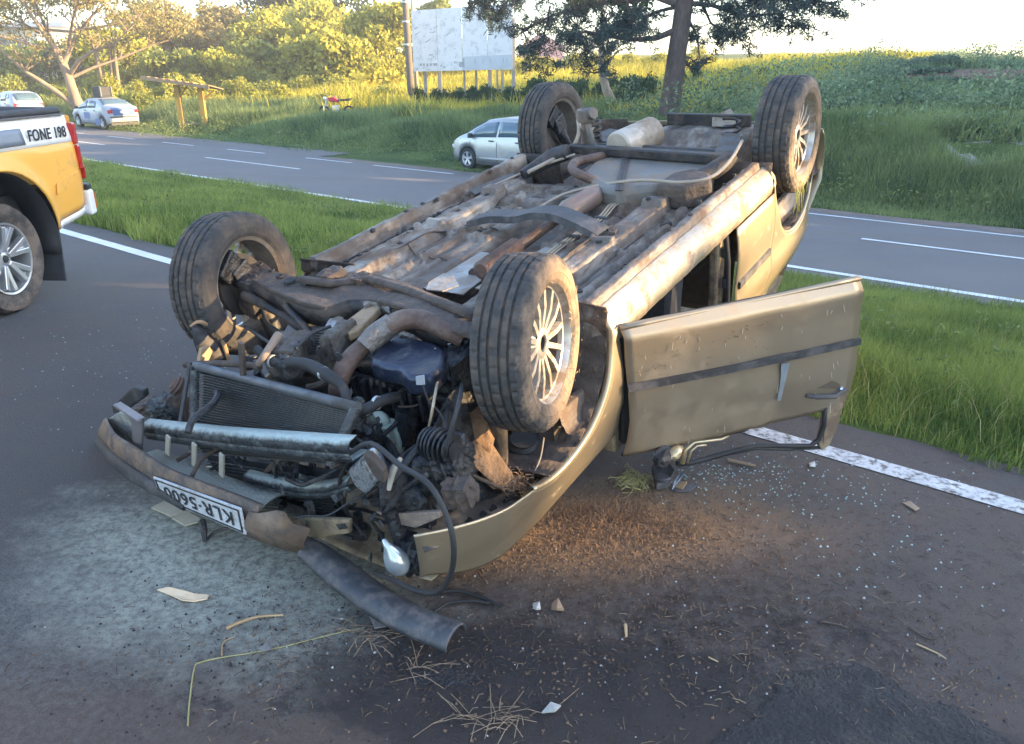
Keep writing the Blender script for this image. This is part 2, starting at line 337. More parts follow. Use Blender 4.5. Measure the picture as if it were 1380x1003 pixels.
# ================================================================ GRASS
def blades(name, X, Y, Z, h, wdt, mat, lean=.35, seg=3, seed=1, tags=None, wind=(0, 0)):
    r = np.random.default_rng(seed); n = len(X); a = r.uniform(0, 2*np.pi, n); h = h*r.uniform(.55, 1.25, n)
    la = r.uniform(0, 2*np.pi, n); ll = h*r.uniform(.05, lean*2, n); dx = np.cos(la)*ll+wind[0]*h; dy = np.sin(la)*ll+wind[1]*h
    cx, cy = np.cos(a)*wdt/2, np.sin(a)*wdt/2; VV = []
    for s in range(seg+1):
        t = s/seg; k = 1-t**1.5*.92; ox = dx*t*t; oy = dy*t*t; oz = h*t*(1-.25*t*np.clip(ll/h, 0, 1))
        VV.append(np.stack([X+ox-cx*k, Y+oy-cy*k, Z+oz], -1)); VV.append(np.stack([X+ox+cx*k, Y+oy+cy*k, Z+oz], -1))
    V = np.stack(VV, 1).reshape(-1, 3); base = np.arange(n)*(2*(seg+1)); F_ = []
    for s in range(seg): F_.append(np.stack([base+2*s, base+2*s+1, base+2*s+3, base+2*s+2], -1))
    return fastmesh(name, V, np.concatenate(F_), mat, kind='stuff', **(tags or {}))
G_med = leafmat('median_grass_blades', (.075, .13, .035), (.33, .38, .10), 1.1, .45)
G_ver = leafmat('verge_grass_blades', (.05, .095, .04), (.28, .34, .13), .55, .4)
G_tall = leafmat('tall_field_grass', (.20, .21, .035), (.62, .54, .09), .35, .4)
def scatter(p0, p1, q0, q1, n, seed, fn=None, margin=.03):
    r = np.random.default_rng(seed); P_ = r.uniform(p0, p1, n); Q_ = r.uniform(q0, q1, n)
    X = P_*.6246-Q_*.781; Y = P_*.781+Q_*.6246
    # only what the lens (or a step to the side) can see
    d = Y*math.cos(PITCH)+.6; ok = (np.abs(X) < d*(.67+margin)+1.0) & (Y > 1.5)
    if fn is not None: ok &= fn(P_, Q_, r)
    return X[ok], Y[ok]
edgef = lambda P_, Q_, r: P_ > 3.6+(vnoise(Q_, Q_*0, 2.0, 9)-.45)*.14
X, Y = scatter(3.52, 9.45, -3.2, 6.0, 210000, 11, edgef); hh = .09+.13*vnoise(X, Y, 1.7, 2)*smoothstep(3.6, 4.4, X*.6246+Y*.781)
blades('median_grass', X, Y, ground_z(X, Y)-.02, hh, .0065, G_med, seg=3, seed=2, tags=dict(label='green grass growing on the median between the two roads', category='grass'))
X, Y = scatter(3.52, 9.6, 6.0, 32, 190000, 12, edgef); hh = .10+.13*vnoise(X, Y, 1.2, 2)
blades('median_grass', X, Y, ground_z(X, Y)-.02, hh, .014, G_med, seg=2, seed=3, tags=dict(label='green grass of the median strip stretching left behind the pickup', category='grass'))
def farv(P_, Q_, r):
    e = 17.0+(vnoise(Q_, Q_*0, .8, 9)-.4)*.5; X_ = P_*.6246-Q_*.781; Y_ = P_*.781+Q_*.6246; pth = (X_ > 10.0) & (Y_ > 17.2+.2*(X_-10)) & (Y_ < 19.6+.2*(X_-10)); return (~pth) & (P_ > np.where((Q_ > 21.5) & (Q_ < 75), 18.35, e))
X, Y = scatter(16.8, 23.5, -9, 16, 200000, 13, farv); pp = X*.6246+Y*.781
hh = .12+.42*smoothstep(18.0, 19.0, pp)*(.5+.8*vnoise(X, Y, .9, 4))
blades('verge_grass', X, Y, ground_z(X, Y)-.03, hh, .026, G_ver, seg=2, seed=4, tags=dict(label='rough grass on the bank beyond the far road, right side', category='grass'))
X, Y = scatter(16.8, 27, 16, 62, 210000, 14, farv); pp = X*.6246+Y*.781
hh = .10+.75*smoothstep(19.2, 21.5, pp)*(.4+.8*vnoise(X, Y, .5, 4))
hh = hh*(.25+.75*smoothstep(20.5, 22, pp+np.where(X*-.781+Y*.6246 < 38, 1.0, 0)))
blades('verge_grass', X, Y, ground_z(X, Y)-.03, hh, .05, G_ver, seg=2, seed=5, tags=dict(label='long grass behind the bus shelter and the parked silver car', category='grass'))
def tuft_cards(p0, p1, q0, q1, n, seed, per, size, spread, h, mat, name, label, fn=None):
    r = np.random.default_rng(seed); X, Y = scatter(p0, p1, q0, q1, n, seed, fn); k = len(X); hh_ = h*r.uniform(.4, 1.3, k)
    X = np.repeat(X, per)+r.normal(0, spread, k*per); Y = np.repeat(Y, per)+r.normal(0, spread, k*per); Z = ground_z(X, Y)+np.repeat(hh_, per)*r.uniform(0, 1, k*per)**.8; c = np.stack([X, Y, Z], -1); m_ = k*per
    nn = r.normal(size=(m_, 3)); nn /= np.linalg.norm(nn, axis=1)[:, None]; t = np.cross(nn, r.normal(size=(m_, 3))); t /= np.linalg.norm(t, axis=1)[:, None]; b_ = np.cross(nn, t); s = size*r.uniform(.5, 1.5, m_)[:, None]/2
    V = np.stack([c-t*s, c-b_*s*.45, c+t*s, c+b_*s*.45], 1).reshape(-1, 3); return fastmesh(name, V, np.arange(m_*4).reshape(-1, 4), mat, kind='stuff', label=label, category='weeds')
W_lt = leafmat('weed_leaves', (.07, .12, .045), (.26, .30, .10), .4, .35); W_bl = leafmat('bank_weed_leaves', (.07, .12, .065), (.30, .39, .21), .3, .35)
tuft_cards(3.8, 9.2, -3, 26, 900, 61, 26, .045, .07, .16, W_lt, 'median_weeds', 'low broad leaved weeds in the median grass')
tuft_cards(17.6, 23, -9, 40, 1500, 62, 22, .07, .15, .5, W_lt, 'verge_weeds', 'weeds standing in the grass beyond the far road')
tuft_cards(22, 62, -30, 17, 2600, 63, 84, .125, .42, 1.25, W_bl, 'bank_undergrowth', 'rough undergrowth over the shaded embankment', lambda P_, Q_, r: ((P_*.6246-Q_*.781-24.2)**2+(P_*.781+Q_*.6246-37)**2 > 46) & (vnoise(P_, Q_, .22, 5) > .42))
X, Y = scatter(3.6, 9.3, -3, 22, 9000, 64); blades('dry_stalks', X, Y, ground_z(X, Y)-.02, np.full(len(X), .24), .004, leafmat('dry_stalk_blades', (.25, .22, .10), (.50, .44, .22), 3, .3), seg=2, seed=65, lean=.5, tags=dict(label='dry stalks standing in the median grass', category='grass'))
# ================================================================ FOLIAGE
def cards(centers, radii, n, size, seed=1, squash=1.0, shell=.35, aspect=1.0, flatn=0.0):
    """n leaf faces spread through ellipsoidal clumps -> verts, faces"""
    r = np.random.default_rng(seed); centers = np.asarray(centers, float); radii = np.asarray(radii, float)
    if radii.ndim == 1: radii = np.stack([radii, radii, radii*squash], -1)
    wgt = np.prod(radii, 1)**(2/3); idx = r.choice(len(centers), n, p=wgt/wgt.sum())
    d = r.normal(size=(n, 3)); d /= np.linalg.norm(d, axis=1)[:, None]; rad = r.uniform(shell, 1.0, n)**.6*(1+.18*r.normal(size=n))
    c = centers[idx]+d*rad[:, None]*radii[idx]
    nn = d*.6+r.normal(size=(n, 3))*.7+np.array([0, 0, flatn]); nn /= np.linalg.norm(nn, axis=1)[:, None]
    t = np.cross(nn, r.normal(size=(n, 3))); t /= np.linalg.norm(t, axis=1)[:, None]; b_ = np.cross(nn, t)
    s = size*r.uniform(.6, 1.4, n)[:, None]/2
    V = np.stack([c-t*s*aspect, c-b_*s*.55+t*s*.1, c+t*s*aspect, c+b_*s*.55-t*s*.1], 1).reshape(-1, 3)
    return V, np.arange(n*4).reshape(-1, 4)
bark = mk('grey_brown_bark', (.10, .075, .055), (.23, .18, .14), scale=5, rough=.95, bump=.8, bscale=22, streak=(1, 1, .25))
bark_pale = mk('pale_bark', (.24, .18, .13), (.42, .34, .26), scale=3, rough=.9, bump=.5, bscale=16, streak=(1, 1, .3))
bark_dark = mk('pine_bark', (.05, .038, .034), (.14, .10, .085), scale=7, rough=.95, bump=1.0, bscale=18, streak=(1, 1, .35))
L_yel = leafmat('sunlit_yellow_green_leaves', (.15, .18, .035), (.50, .46, .08), .5, .35)
L_grn = leafmat('mid_green_leaves', (.09, .13, .03), (.32, .34, .08), .5, .35)
L_drk = leafmat('dark_green_leaves', (.022, .045, .018), (.075, .115, .035), .5, .3)
L_olv = leafmat('dry_olive_leaves', (.14, .12, .05), (.34, .30, .12), .5, .3)
L_pin = leafmat('blue_green_pine_needles', (.02, .036, .034), (.07, .10, .085), .9, .2)
L_bsh = leafmat('bank_shrub_leaves', (.06, .10, .06), (.20, .27, .15), .5, .3)
def branch_tree(base, h, r0, spread, lv, seed, mb, tips, d0=(0, 0, 1), first=.35, nb=(3, 4), up=.25, thin=.62):
    rr = random.Random(seed)
    def grow(p, d, L_, r, k):
        pts = [p]; rs = [r]; n = 4; q = p.copy(); dd = d.copy()
        for i in range(n):
            dd = (dd+Vector((rr.uniform(-.16, .16), rr.uniform(-.16, .16), rr.uniform(-.05, .12)))).normalized(); q = q+dd*(L_/n); pts.append(q.copy()); rs.append(r*(1-(1-thin)*(i+1)/n))
        mb.tube(pts, rs, 7 if k < 2 else 5, cap=False)
        if k >= lv: tips.append((q.copy(), L_)); return
        if k >= lv-1: tips.append((pts[2], L_*.7))
        for j in range(rr.randint(*nb)):
            a = rr.uniform(0, 2*math.pi) ; sp = spread*rr.uniform(.6, 1.2)
            nd = (dd+Vector((math.cos(a)*sp, math.sin(a)*sp, up*rr.uniform(0, 1)))).normalized(); grow(pts[-1 if j < 2 else 3], nd, L_*rr.uniform(.62, .85), rs[-1]*.8, k+1)
    grow(Vector(base), Vector(d0).normalized(), h*first, r0, 0)
def make_tree(name, label, x, y, h, crown_r, lmat, bmat=bark, n=7000, leaf=.35, seed=1, lv=3, r0=.16, spread=.7, group=None, squash=.75, first=.35, up=.25, clump=.30, cat='tree', fill=26):
    z = gz(x, y); t = thing(name, label, cat, (x, y, z), 0, group); mb = MB(); tips = []
    branch_tree((0, 0, -.3), h, r0, spread, lv, seed, mb, tips, first=first, up=up)
    # fit to the wanted height and radius
    zx = max(p.z for p, _ in tips); rx = max((p.x**2+p.y**2)**.5 for p, _ in tips)
    sz, sr = h*.93/zx, crown_r*.85/rx
    mb.v = [(a*(sr if c > h*.1 else 1)*1.0, b*(sr if c > h*.1 else 1), c*sz) for a, b, c in mb.v]
    cs = [(p.x*sr, p.y*sr, p.z*sz) for p, _ in tips]
    for _ in range(fill):
        a = rnd.uniform(0, 6.28); f = rnd.uniform(.14, .9); q = crown_r*(.35+.6*math.sin(math.pi*min(1, f+.12)))*rnd.uniform(.4, 1); cs.append((math.cos(a)*q, math.sin(a)*q, f*h*.95))
    cs = np.array(cs); rs = np.array([crown_r*clump*rnd.uniform(.55, 1.2) for _ in cs])
    mb.build('trunk', bmat, t, smooth='all')
    V, F_ = cards(cs, rs, n, leaf, seed+50, squash); fastmesh('crown', V, F_, lmat, t)
    return t
# ================================================================ BACKGROUND TREES AND SHRUBS
def px(u, Y, dz=0): return (u-690)/1104.0*Y
def hz(v, Y): return 1.6+(92-v)*Y/1188.0
# far mass of wood that closes the view on the left
# tall yellow field
def fieldok(P_, Q_, r): return r.uniform(0, 1, len(P_)) < smoothstep(24, 28, P_)
X, Y = scatter(23.5, 62, 12, 95, 190000, 21, fieldok); hh = .45+.9*vnoise(X, Y, .35, 6)
blades('field_grass', X, Y, ground_z(X, Y)-.05, hh, .10, G_tall, seg=2, seed=22, lean=.4, tags=dict(label='tall yellow grass of the sunlit field left of the billboard', category='grass'))
X, Y = scatter(22, 75, -30, 18, 170000, 23); hh = .22+.38*vnoise(X, Y, .4, 6); 
ok = ((X-24.2)**2+(Y-38)**2 > 30+20*vnoise(X, Y, .5, 3)); X, Y, hh = X[ok], Y[ok], hh[ok]
blades('bank_grass', X, Y, ground_z(X, Y)-.05, hh, .09, G_ver, seg=2, seed=24, lean=.45, tags=dict(label='tall shaded grass over the embankment on the right', category='grass'))
# shrubs: a few crown meshes, copied as individual things
def shrub_proto(name, label, lmat, seed, n=6000, leaf=.125, r=1.0):
    t = thing(name, label, 'shrub', (0, 0, -50)); rr = np.random.default_rng(seed); k = 11
    cs = np.stack([rr.uniform(-.75, .75, k), rr.uniform(-.75, .75, k), rr.uniform(.25, 1.25, k)], -1)*r; cs[:, 2] *= 1-.35*np.hypot(cs[:, 0], cs[:, 1])/r
    V, F_ = cards(cs, rr.uniform(.28, .5, k)*r, n, leaf, seed, .9); fastmesh('foliage', V, F_, lmat, t)
    mb = MB()
    for i in range(6): c = cs[i]; mb.tube([(0, 0, -.2), (c[0]*.3, c[1]*.3, c[2]*.4), tuple(c)], [.05, .035, .012], 5)
    mb.build('stem', bark, t, smooth='all'); return t
S = {'y': [shrub_proto('yellow_green_shrub', '', L_yel, 31), shrub_proto('yellow_green_shrub', '', L_yel, 32)],
     'g': [shrub_proto('green_shrub', '', L_grn, 33), shrub_proto('green_shrub', '', L_grn, 34)],
     'd': [shrub_proto('dark_shrub', '', L_drk, 35), shrub_proto('dark_shrub', '', L_drk, 36)],
     'b': [shrub_proto('bank_shrub', '', L_bsh, 37), shrub_proto('bank_shrub', '', L_bsh, 38)]}
used = set()
def shrub(kind, i, u, Y, vtop, wpx, label, group):
    X = px(u, Y); z = gz(X, Y); h = max(.5, hz(vtop, Y)-z); r = wpx*Y/1104/2
    pr = S[kind][i % 2]; sc_ = (r/1.05, r/1.05, h/1.55)
    if (kind, i % 2) not in used:
        used.add((kind, i % 2)); pr.location = (X, Y, z-.1); pr.scale = sc_; pr.rotation_euler[2] = rnd.uniform(0, 6); pr['label'] = label; pr['group'] = group
    else: dup(pr, (X, Y, z-.1), rnd.uniform(0, 6), label, group, sc_)
ROWN = ['front', 'second', 'third', 'back']
COLN = ['right of the umbrella trunk', 'left of the shelter roof', 'above the left shelter post', 'above the right shelter post', 'just right of the shelter', 'halfway from shelter to motorbike', 'a little left of the motorbike', 'above the front of the motorbike', 'above the seat of the motorbike', 'between motorbike and utility pole', 'just left of the utility pole']
ORD = ['first', 'second', 'third', 'fourth', 'fifth', 'sixth', 'seventh', 'eighth', 'ninth', 'tenth', 'eleventh', 'twelfth']
for i in range(44):   # sunlit thicket across the field
    row = i % 4; Y = [46, 52, 58, 64][row]+rnd.uniform(-2, 2); u = 150+(i//4)*37+rnd.uniform(-14, 14); vt = [118, 104, 92, 82][row]+rnd.uniform(-9, 9)
    kd = 'y' if rnd.random() < .75 else 'g'; shrub(kd, i, u, Y, vt, rnd.uniform(45, 75), ('sunlit yellow green' if kd == 'y' else 'green')+' shrub, '+ROWN[row]+' thicket row, '+COLN[i//4], 'shrubs in the sunlit thicket')
for i, (u, Y, vt, wd) in enumerate([(575, 41, 104, 44), (605, 43, 98, 46), (640, 42, 100, 48), (672, 43, 96, 44), (560, 44, 112, 36), (700, 40, 94, 46)]):
    shrub('d', i, u, Y, vt, wd, 'dark green shrub under the white billboard, '+['third', 'fourth', 'fifth', 'sixth', 'first', 'last'][i]+' from the left', 'shrubs under the billboard')
for i, (u, Y, vt, wd) in enumerate([(735, 38, 84, 52), (770, 40, 78, 56), (800, 36, 92, 50), (838, 39, 74, 58), (868, 37, 84, 50), (752, 34, 112, 44), (852, 34, 106, 50), (955, 37, 88, 46), (930, 39, 76, 44), (985, 40, 80, 46), (1015, 42, 78, 44), (965, 34, 110, 50)]):
    shrub('d', i, u, Y, vt, wd, 'dark shrub in the shaded thicket '+['behind the far rear wheel', 'right of the far rear wheel', 'left of the slender tree', 'right of the slender tree', 'well left of the pine trunk', 'low down behind the far rear wheel', 'low down right of the slender tree', 'right of the pine trunk', 'touching the right side of the pine trunk', 'second to the right of the pine trunk', 'behind the raised near rear wheel', 'low down right of the pine trunk'][i], 'shrubs round the pine')
for i, (u, vt) in enumerate([(715, 68), (742, 74), (775, 70), (812, 66), (850, 70), (885, 68), (940, 60), (1000, 79), (1050, 78)]):
    shrub('y', i, u, 62, vt, 50, 'bright yellow green shrub glimpsed behind the dark thicket, '+ORD[i]+' from the left', 'bright shrubs behind the pine thicket')
for i in range(40):   # embankment
    row = i % 4; Y = [29, 34, 40, 46][row]+rnd.uniform(-1.5, 1.5); u = 1085+(i//4)*31+rnd.uniform(-12, 12); vt = [136, 110, 92, 73][row]+rnd.uniform(-10, 8)
    if u > 1300 and row < 3: continue
    shrub('b', i, u, Y, vt, rnd.uniform(42, 78), 'blue green shrub on the shaded embankment, '+ROWN[row]+' row, '+ORD[i//4]+' from the left', 'shrubs on the embankment')
shrub('g', 1, 1345, 26, 138, 60, 'bright green tuft of shrub beside the grey path on the right', 'shrubs by the path')
for i, (u, Y, vt, wd) in enumerate([(12, 56, 92, 60), (45, 58, 98, 50), (70, 54, 108, 40), (30, 52, 112, 50), (130, 50, 118, 46), (160, 54, 100, 50)]):
    shrub('g', i, u, Y, vt, wd, 'green shrub '+['at the left edge of the view behind the white car', 'behind and left of the umbrella tree', 'low down left of the umbrella trunk', 'low down above the white car', 'just right of the umbrella tree behind the roof box', 'between the umbrella tree and the shelter'][i], 'shrubs round the umbrella tree')
def T_(name, label, u, Y, vtop, wpx, lm, seed, **k):
    X = px(u, Y); z = gz(X, Y); return make_tree(name, label, X, Y, hz(vtop, Y)-z, wpx*Y/1104/2, lm, seed=seed, **k)
bt = 'trees along the back of the field'
T_('leafy_tree', 'yellow green leafy tree right behind the umbrella tree branches', 165, 60, 38, 120, L_yel, 1, n=9000, leaf=.34)
T_('feathery_tree', 'pale olive feathery tree with thin crown just left of the patch of sky', 222, 66, -6, 130, L_olv, 2, n=10000, leaf=.26, bmat=bark_pale)
T_('feathery_tree', 'olive pink tinted tree just right of the patch of sky', 298, 68, 22, 90, L_olv, 3, n=9000, leaf=.28, bmat=bark_pale)
T_('leafy_tree', 'rounded green yellow tree in the middle of the back row', 352, 66, 18, 110, L_yel, 4, n=10000, leaf=.34)
T_('leafy_tree', 'yellow green tree with light crown left of the utility pole', 425, 64, 26, 100, L_yel, 5, n=9000, leaf=.34)
T_('tall_dark_tree', 'tall dark tree rising behind the back row, above the middle', 385, 84, -22, 120, L_drk, 6, n=10000, leaf=.45)
T_('tall_dark_tree', 'tall dark green tree behind the back row, left of the utility pole', 470, 82, -34, 130, L_drk, 7, n=11000, leaf=.45)
T_('leafy_tree', 'large bright yellow green tree touching the utility pole', 510, 60, 8, 110, L_yel, 8, n=11000, leaf=.34)
T_('tall_dark_tree', 'green tree looking over the top left corner of the billboard', 580, 78, -6, 80, L_grn, 9, n=7000, leaf=.4)
T_('leafy_tree', 'low green tree behind the left part of the thicket', 235, 58, 68, 90, L_grn, 10, n=7000, leaf=.32)
T_('leafy_tree', 'low yellow green tree behind the right part of the thicket', 320, 58, 72, 90, L_yel, 11, n=7000, leaf=.32)
T_('leafy_tree', 'low bright tree behind the billboard posts', 640, 66, 62, 120, L_yel, 12, n=7000, leaf=.36)
T_('leafy_tree', 'green tree between the white building and the umbrella tree', 8, 66, 70, 90, L_grn, 13, n=6000, leaf=.36)
for i, (u, Y, vt, wd, lm) in enumerate([(262, 74, 34, 80, L_yel), (330, 74, 8, 90, L_olv), (378, 76, 4, 100, L_yel), (448, 72, 0, 100, L_yel), (410, 58, 52, 90, L_yel), (470, 56, 48, 90, L_yel), (535, 66, 22, 70, L_grn), (130, 72, 52, 110, L_olv), (40, 74, 60, 100, L_grn), (365, 60, 56, 80, L_grn)]):
    T_('leafy_tree', ['pale tree filling the gap under the patch of sky', 'olive tree second right of the patch of sky', 'yellow green tree below the tall dark tree', 'yellow green tree in front of the second dark tree', 'low yellow green tree above the motorbike', 'low yellow green tree midway from motorbike to utility pole', 'green tree squeezed between utility pole and billboard', 'olive tree seen through the umbrella tree branches', 'green tree beside the white building', 'low green tree left of and above the motorbike'][i], u, Y, vt, wd*1.2, lm, 60+i, n=7000, leaf=.38)
# umbrella tree with visible fan of limbs
bark_mid = mk('umbrella_tree_bark', (.16, .12, .085), (.30, .23, .17), scale=3, rough=.9, bump=.5, bscale=16, streak=(1, 1, .3))
def umbrella_tree():
    Y0 = 48; X0 = px(95, Y0); z0 = gz(X0, Y0); k = Y0/1104; kz = Y0/1188
    t = thing('umbrella_tree', 'wide umbrella shaped tree with a fan of pale bare limbs at the far left', 'tree', (X0, Y0, z0)); mb = MB(); tips = []
    def P(u, v, d=0): return Vector(((u-95)*k, d, hz(v, Y0)-z0))
    rr = random.Random(5)
    def limb(pts, r0, r1, d):
        r0 *= .72; r1 *= .7
        n = len(pts); q = [P(u, v, d*i/(n-1)) for i, (u, v) in enumerate(pts)]; rs = [r0+(r1-r0)*i/(n-1) for i in range(n)]; mb.tube(q, rs, 8, cap=False)
        for j in range(7):   # twigs fanning up
            i = rr.randint(max(1, n-3), n-1); p = q[i]; a = rr.uniform(-1.1, 1.1); e = p+Vector((math.sin(a)*rr.uniform(1, 2.6), rr.uniform(-2, 2), rr.uniform(.5, 1.7))); m = (p+e)/2+Vector((0, 0, rr.uniform(0, .3)))
            mb.tube([p, m, e], [rs[i]*.6, rs[i]*.4, .015], 5, cap=False); tips.append(e); tips.append(m)
            for s in range(2):
                e2 = e+Vector((rr.uniform(-1, 1), rr.uniform(-1, 1), rr.uniform(.1, .6))); mb.tube([m, e2], [.03, .01], 4, cap=False); tips.append(e2)
    mb.tube([P(97, 150), P(93, 130), P(90, 105), P(86, 85)], [.38, .28, .25, .22], 12, cap=False)
    limb([(93, 146), (78, 128), (55, 108), (40, 95), (18, 68), (-8, 48)], .26, .05, -1)
    limb([(87, 90), (76, 68), (62, 45), (50, 22), (38, 0)], .24, .06, 2); limb([(86, 85), (82, 60), (76, 35), (70, 8), (66, -14)], .2, .05, -2)
    limb([(87, 86), (98, 62), (110, 42), (130, 20), (150, 2)], .22, .05, 1); limb([(92, 100), (112, 82), (140, 68), (172, 60), (196, 44)], .2, .04, -1.5)
    limb([(92, 105), (120, 90), (150, 78), (185, 62), (210, 52)], .14, .04, 2.5); limb([(62, 45), (40, 32), (14, 24), (-20, 12)], .12, .04, 1)
    limb([(98, 62), (118, 30), (138, 8), (160, -14)], .14, .04, -2); limb([(86, 70), (58, 60), (30, 48), (2, 38)], .12, .03, -3); limb([(110, 42), (150, 34), (186, 22), (220, 14)], .12, .03, 2)
    mb.build('trunk', bark_mid, t, smooth='all')
    for (u0, u1, l) in ((108, 104, .2), (118, 124, .16), (126, 130, .14)):
        m2 = MB(); m2.tube([P(u0, 140, 2.5), P((u0+u1)/2, 110, 2.5), P(u1, 70, 2.5), P(u1+8, 40, 2.5)], [l, l*.85, l*.7, .05], 8, cap=False); m2.build('side_trunk', bark_mid, t, smooth='all')
    cs = np.array([tuple(p) for p in tips]); V, F_ = cards(cs, np.full(len(cs), .62), 15000, .16, 9, .45, shell=.1); fastmesh('crown', V, F_, L_olv, t)
umbrella_tree()
# second, thin tree with pale trunk left of the pine
def thin_tree():
    Y0 = 33; X0 = px(812, Y0); z0 = gz(X0, Y0); t = thing('slender_tree', 'slender tree with pale trunk standing in the thicket left of the pine', 'tree', (X0, Y0, z0)); k = Y0/1104
    def P(u, v, d=0): return Vector(((u-812)*k, d, hz(v, Y0)-z0))
    mb = MB(); mb.tube([P(828, 140), P(818, 120), P(811, 95), P(809, 60), P(810, 30), P(806, -20)], [.2, .17, .14, .12, .1, .05], 8)
    mb.tube([P(811, 95), P(830, 70), P(846, 62)], [.06, .04, .02], 5); mb.tube([P(810, 60), P(795, 66), P(788, 80)], [.04, .03, .02], 5); mb.build('trunk', bark_pale, t, smooth='all')
    tips = np.array([tuple(P(u, v, d)) for u, v, d in [(806, -30, 0), (790, -10, 1), (830, -20, 0), (780, 0, 0), (846, 6, -1)]])
    V, F_ = cards(tips, np.full(len(tips), .8), 2600, .2, 91, .8); fastmesh('crown', V, F_, L_drk, t)
thin_tree()
# pine
def pine():
    Y0 = 26; X0 = px(908, Y0); z0 = gz(X0, Y0); k = Y0/1104; t = thing('pine_tree', 'big dark pine with rough trunk and drooping branches behind the overturned car', 'tree', (X0, Y0, z0))
    def P(u, v, d=0): return Vector(((u-908)*k, d, hz(v, Y0)-z0))
    mb = MB(); tr = [P(905, 190), P(906, 150), P(909, 110), P(911, 70), P(914, 30), P(917, -20), P(918, -120), P(916, -230), P(914, -330)]
    mb.tube(tr, [.38, .34, .31, .29, .28, .27, .20, .12, .03], 14, cap=False); mb.build('trunk', bark_dark, t, smooth='all'); br = MB(); cl = []; rr = random.Random(3)
    def bough(pts, r0, d, n=30, sag=.35, rad=.34):
        q = [P(u, v, d*i/(len(pts)-1)) for i, (u, v) in enumerate(pts)]; br.tube(q, [r0*(1-.8*i/(len(q)-1)) for i in range(len(q))], 6, cap=False)
        for j in range(n):
            f = rr.uniform(.3, 1)*(len(q)-1.001); i = int(f); p = q[i].lerp(q[i+1], f-i)
            e = p+Vector((rr.uniform(-.75, .75), rr.uniform(-.9, .9), rr.uniform(-sag, .3))); br.tube([p, (p+e)/2+Vector((0, 0, .06)), e], [.022, .015, .006], 4, cap=False)
            for s in range(3): cl.append((tuple(e.lerp(p, .28*s)+Vector((rr.uniform(-.1, .1), rr.uniform(-.1, .1), rr.uniform(-.1, .1)))), rad*rr.uniform(.35, .8)))
    bough([(905, 42), (880, 52), (850, 54), (815, 50), (785, 44), (760, 52)], .11, -1, 26, .9)
    bough([(912, 10), (880, -2), (840, 2), (790, 6), (740, 22), (700, 44)], .12, 1, 44, .9)
    bough([(915, -20), (860, -35), (790, -30), (720, -14), (665, 4), (636, 12)], .13, -1.5, 50, .8)
    bough([(915, -30), (850, -50), (780, -48), (700, -40), (650, -20)], .13, 2.5, 50, .6)
    bough([(912, 10), (890, 14), (862, 24), (838, 44)], .07, 2, 16, .7); bough([(740, 10), (735, 36), (728, 66), (722, 88)], .04, 0, 16, .5); bough([(840, 0), (846, 30), (858, 62)], .04, -.5, 12, .7)
    bough([(770, 0), (778, 40), (790, 80), (800, 100)], .03, -.5, 12, .5)
    bough([(917, 6), (950, 10), (990, 24), (1030, 22), (1050, 36)], .09, -1, 34, .7); bough([(917, -12), (960, -14), (1020, -4), (1080, 2), (1132, 2)], .11, 1, 48, .55)
    bough([(917, -30), (970, -44), (1040, -34), (1100, -22), (1140, -8)], .11, -2, 40, .55); bough([(925, 30), (940, 50), (948, 78), (944, 100)], .04, 1, 9, .3); bough([(930, -10), (946, 12), (960, 30), (985, 44), (1010, 50)], .06, 1.5, 22, .6)
    for lv in range(8):
        v = -70-lv*30; L_ = 150-lv*15
        for sgn in (-1, 1): bough([(916, v), (916+sgn*L_*.5, v-12), (916+sgn*L_, v+6)], .07, rr.uniform(-2, 2), 22, .5, .5)
    br.build('branch', bark_dark, t, smooth='all')
    c = np.array([x[0] for x in cl]); r_ = np.array([x[1] for x in cl]); V, F_ = cards(c, r_, 98000, .22, 77, .8, shell=.05, aspect=1.0)
    # needles: squeeze each leaf face to a thin blade
    V = V.reshape(-1, 4, 3); ctr = V.mean(1, keepdims=True); ax = V[:, 2]-V[:, 0]; ax /= np.linalg.norm(ax, axis=1)[:, None]; d = V-ctr; al = (d*ax[:, None]).sum(-1, keepdims=True)*ax[:, None]; V = ctr+al+(d-al)*.24
    fastmesh('needles', V.reshape(-1, 3), F_, L_pin, t)
pine()
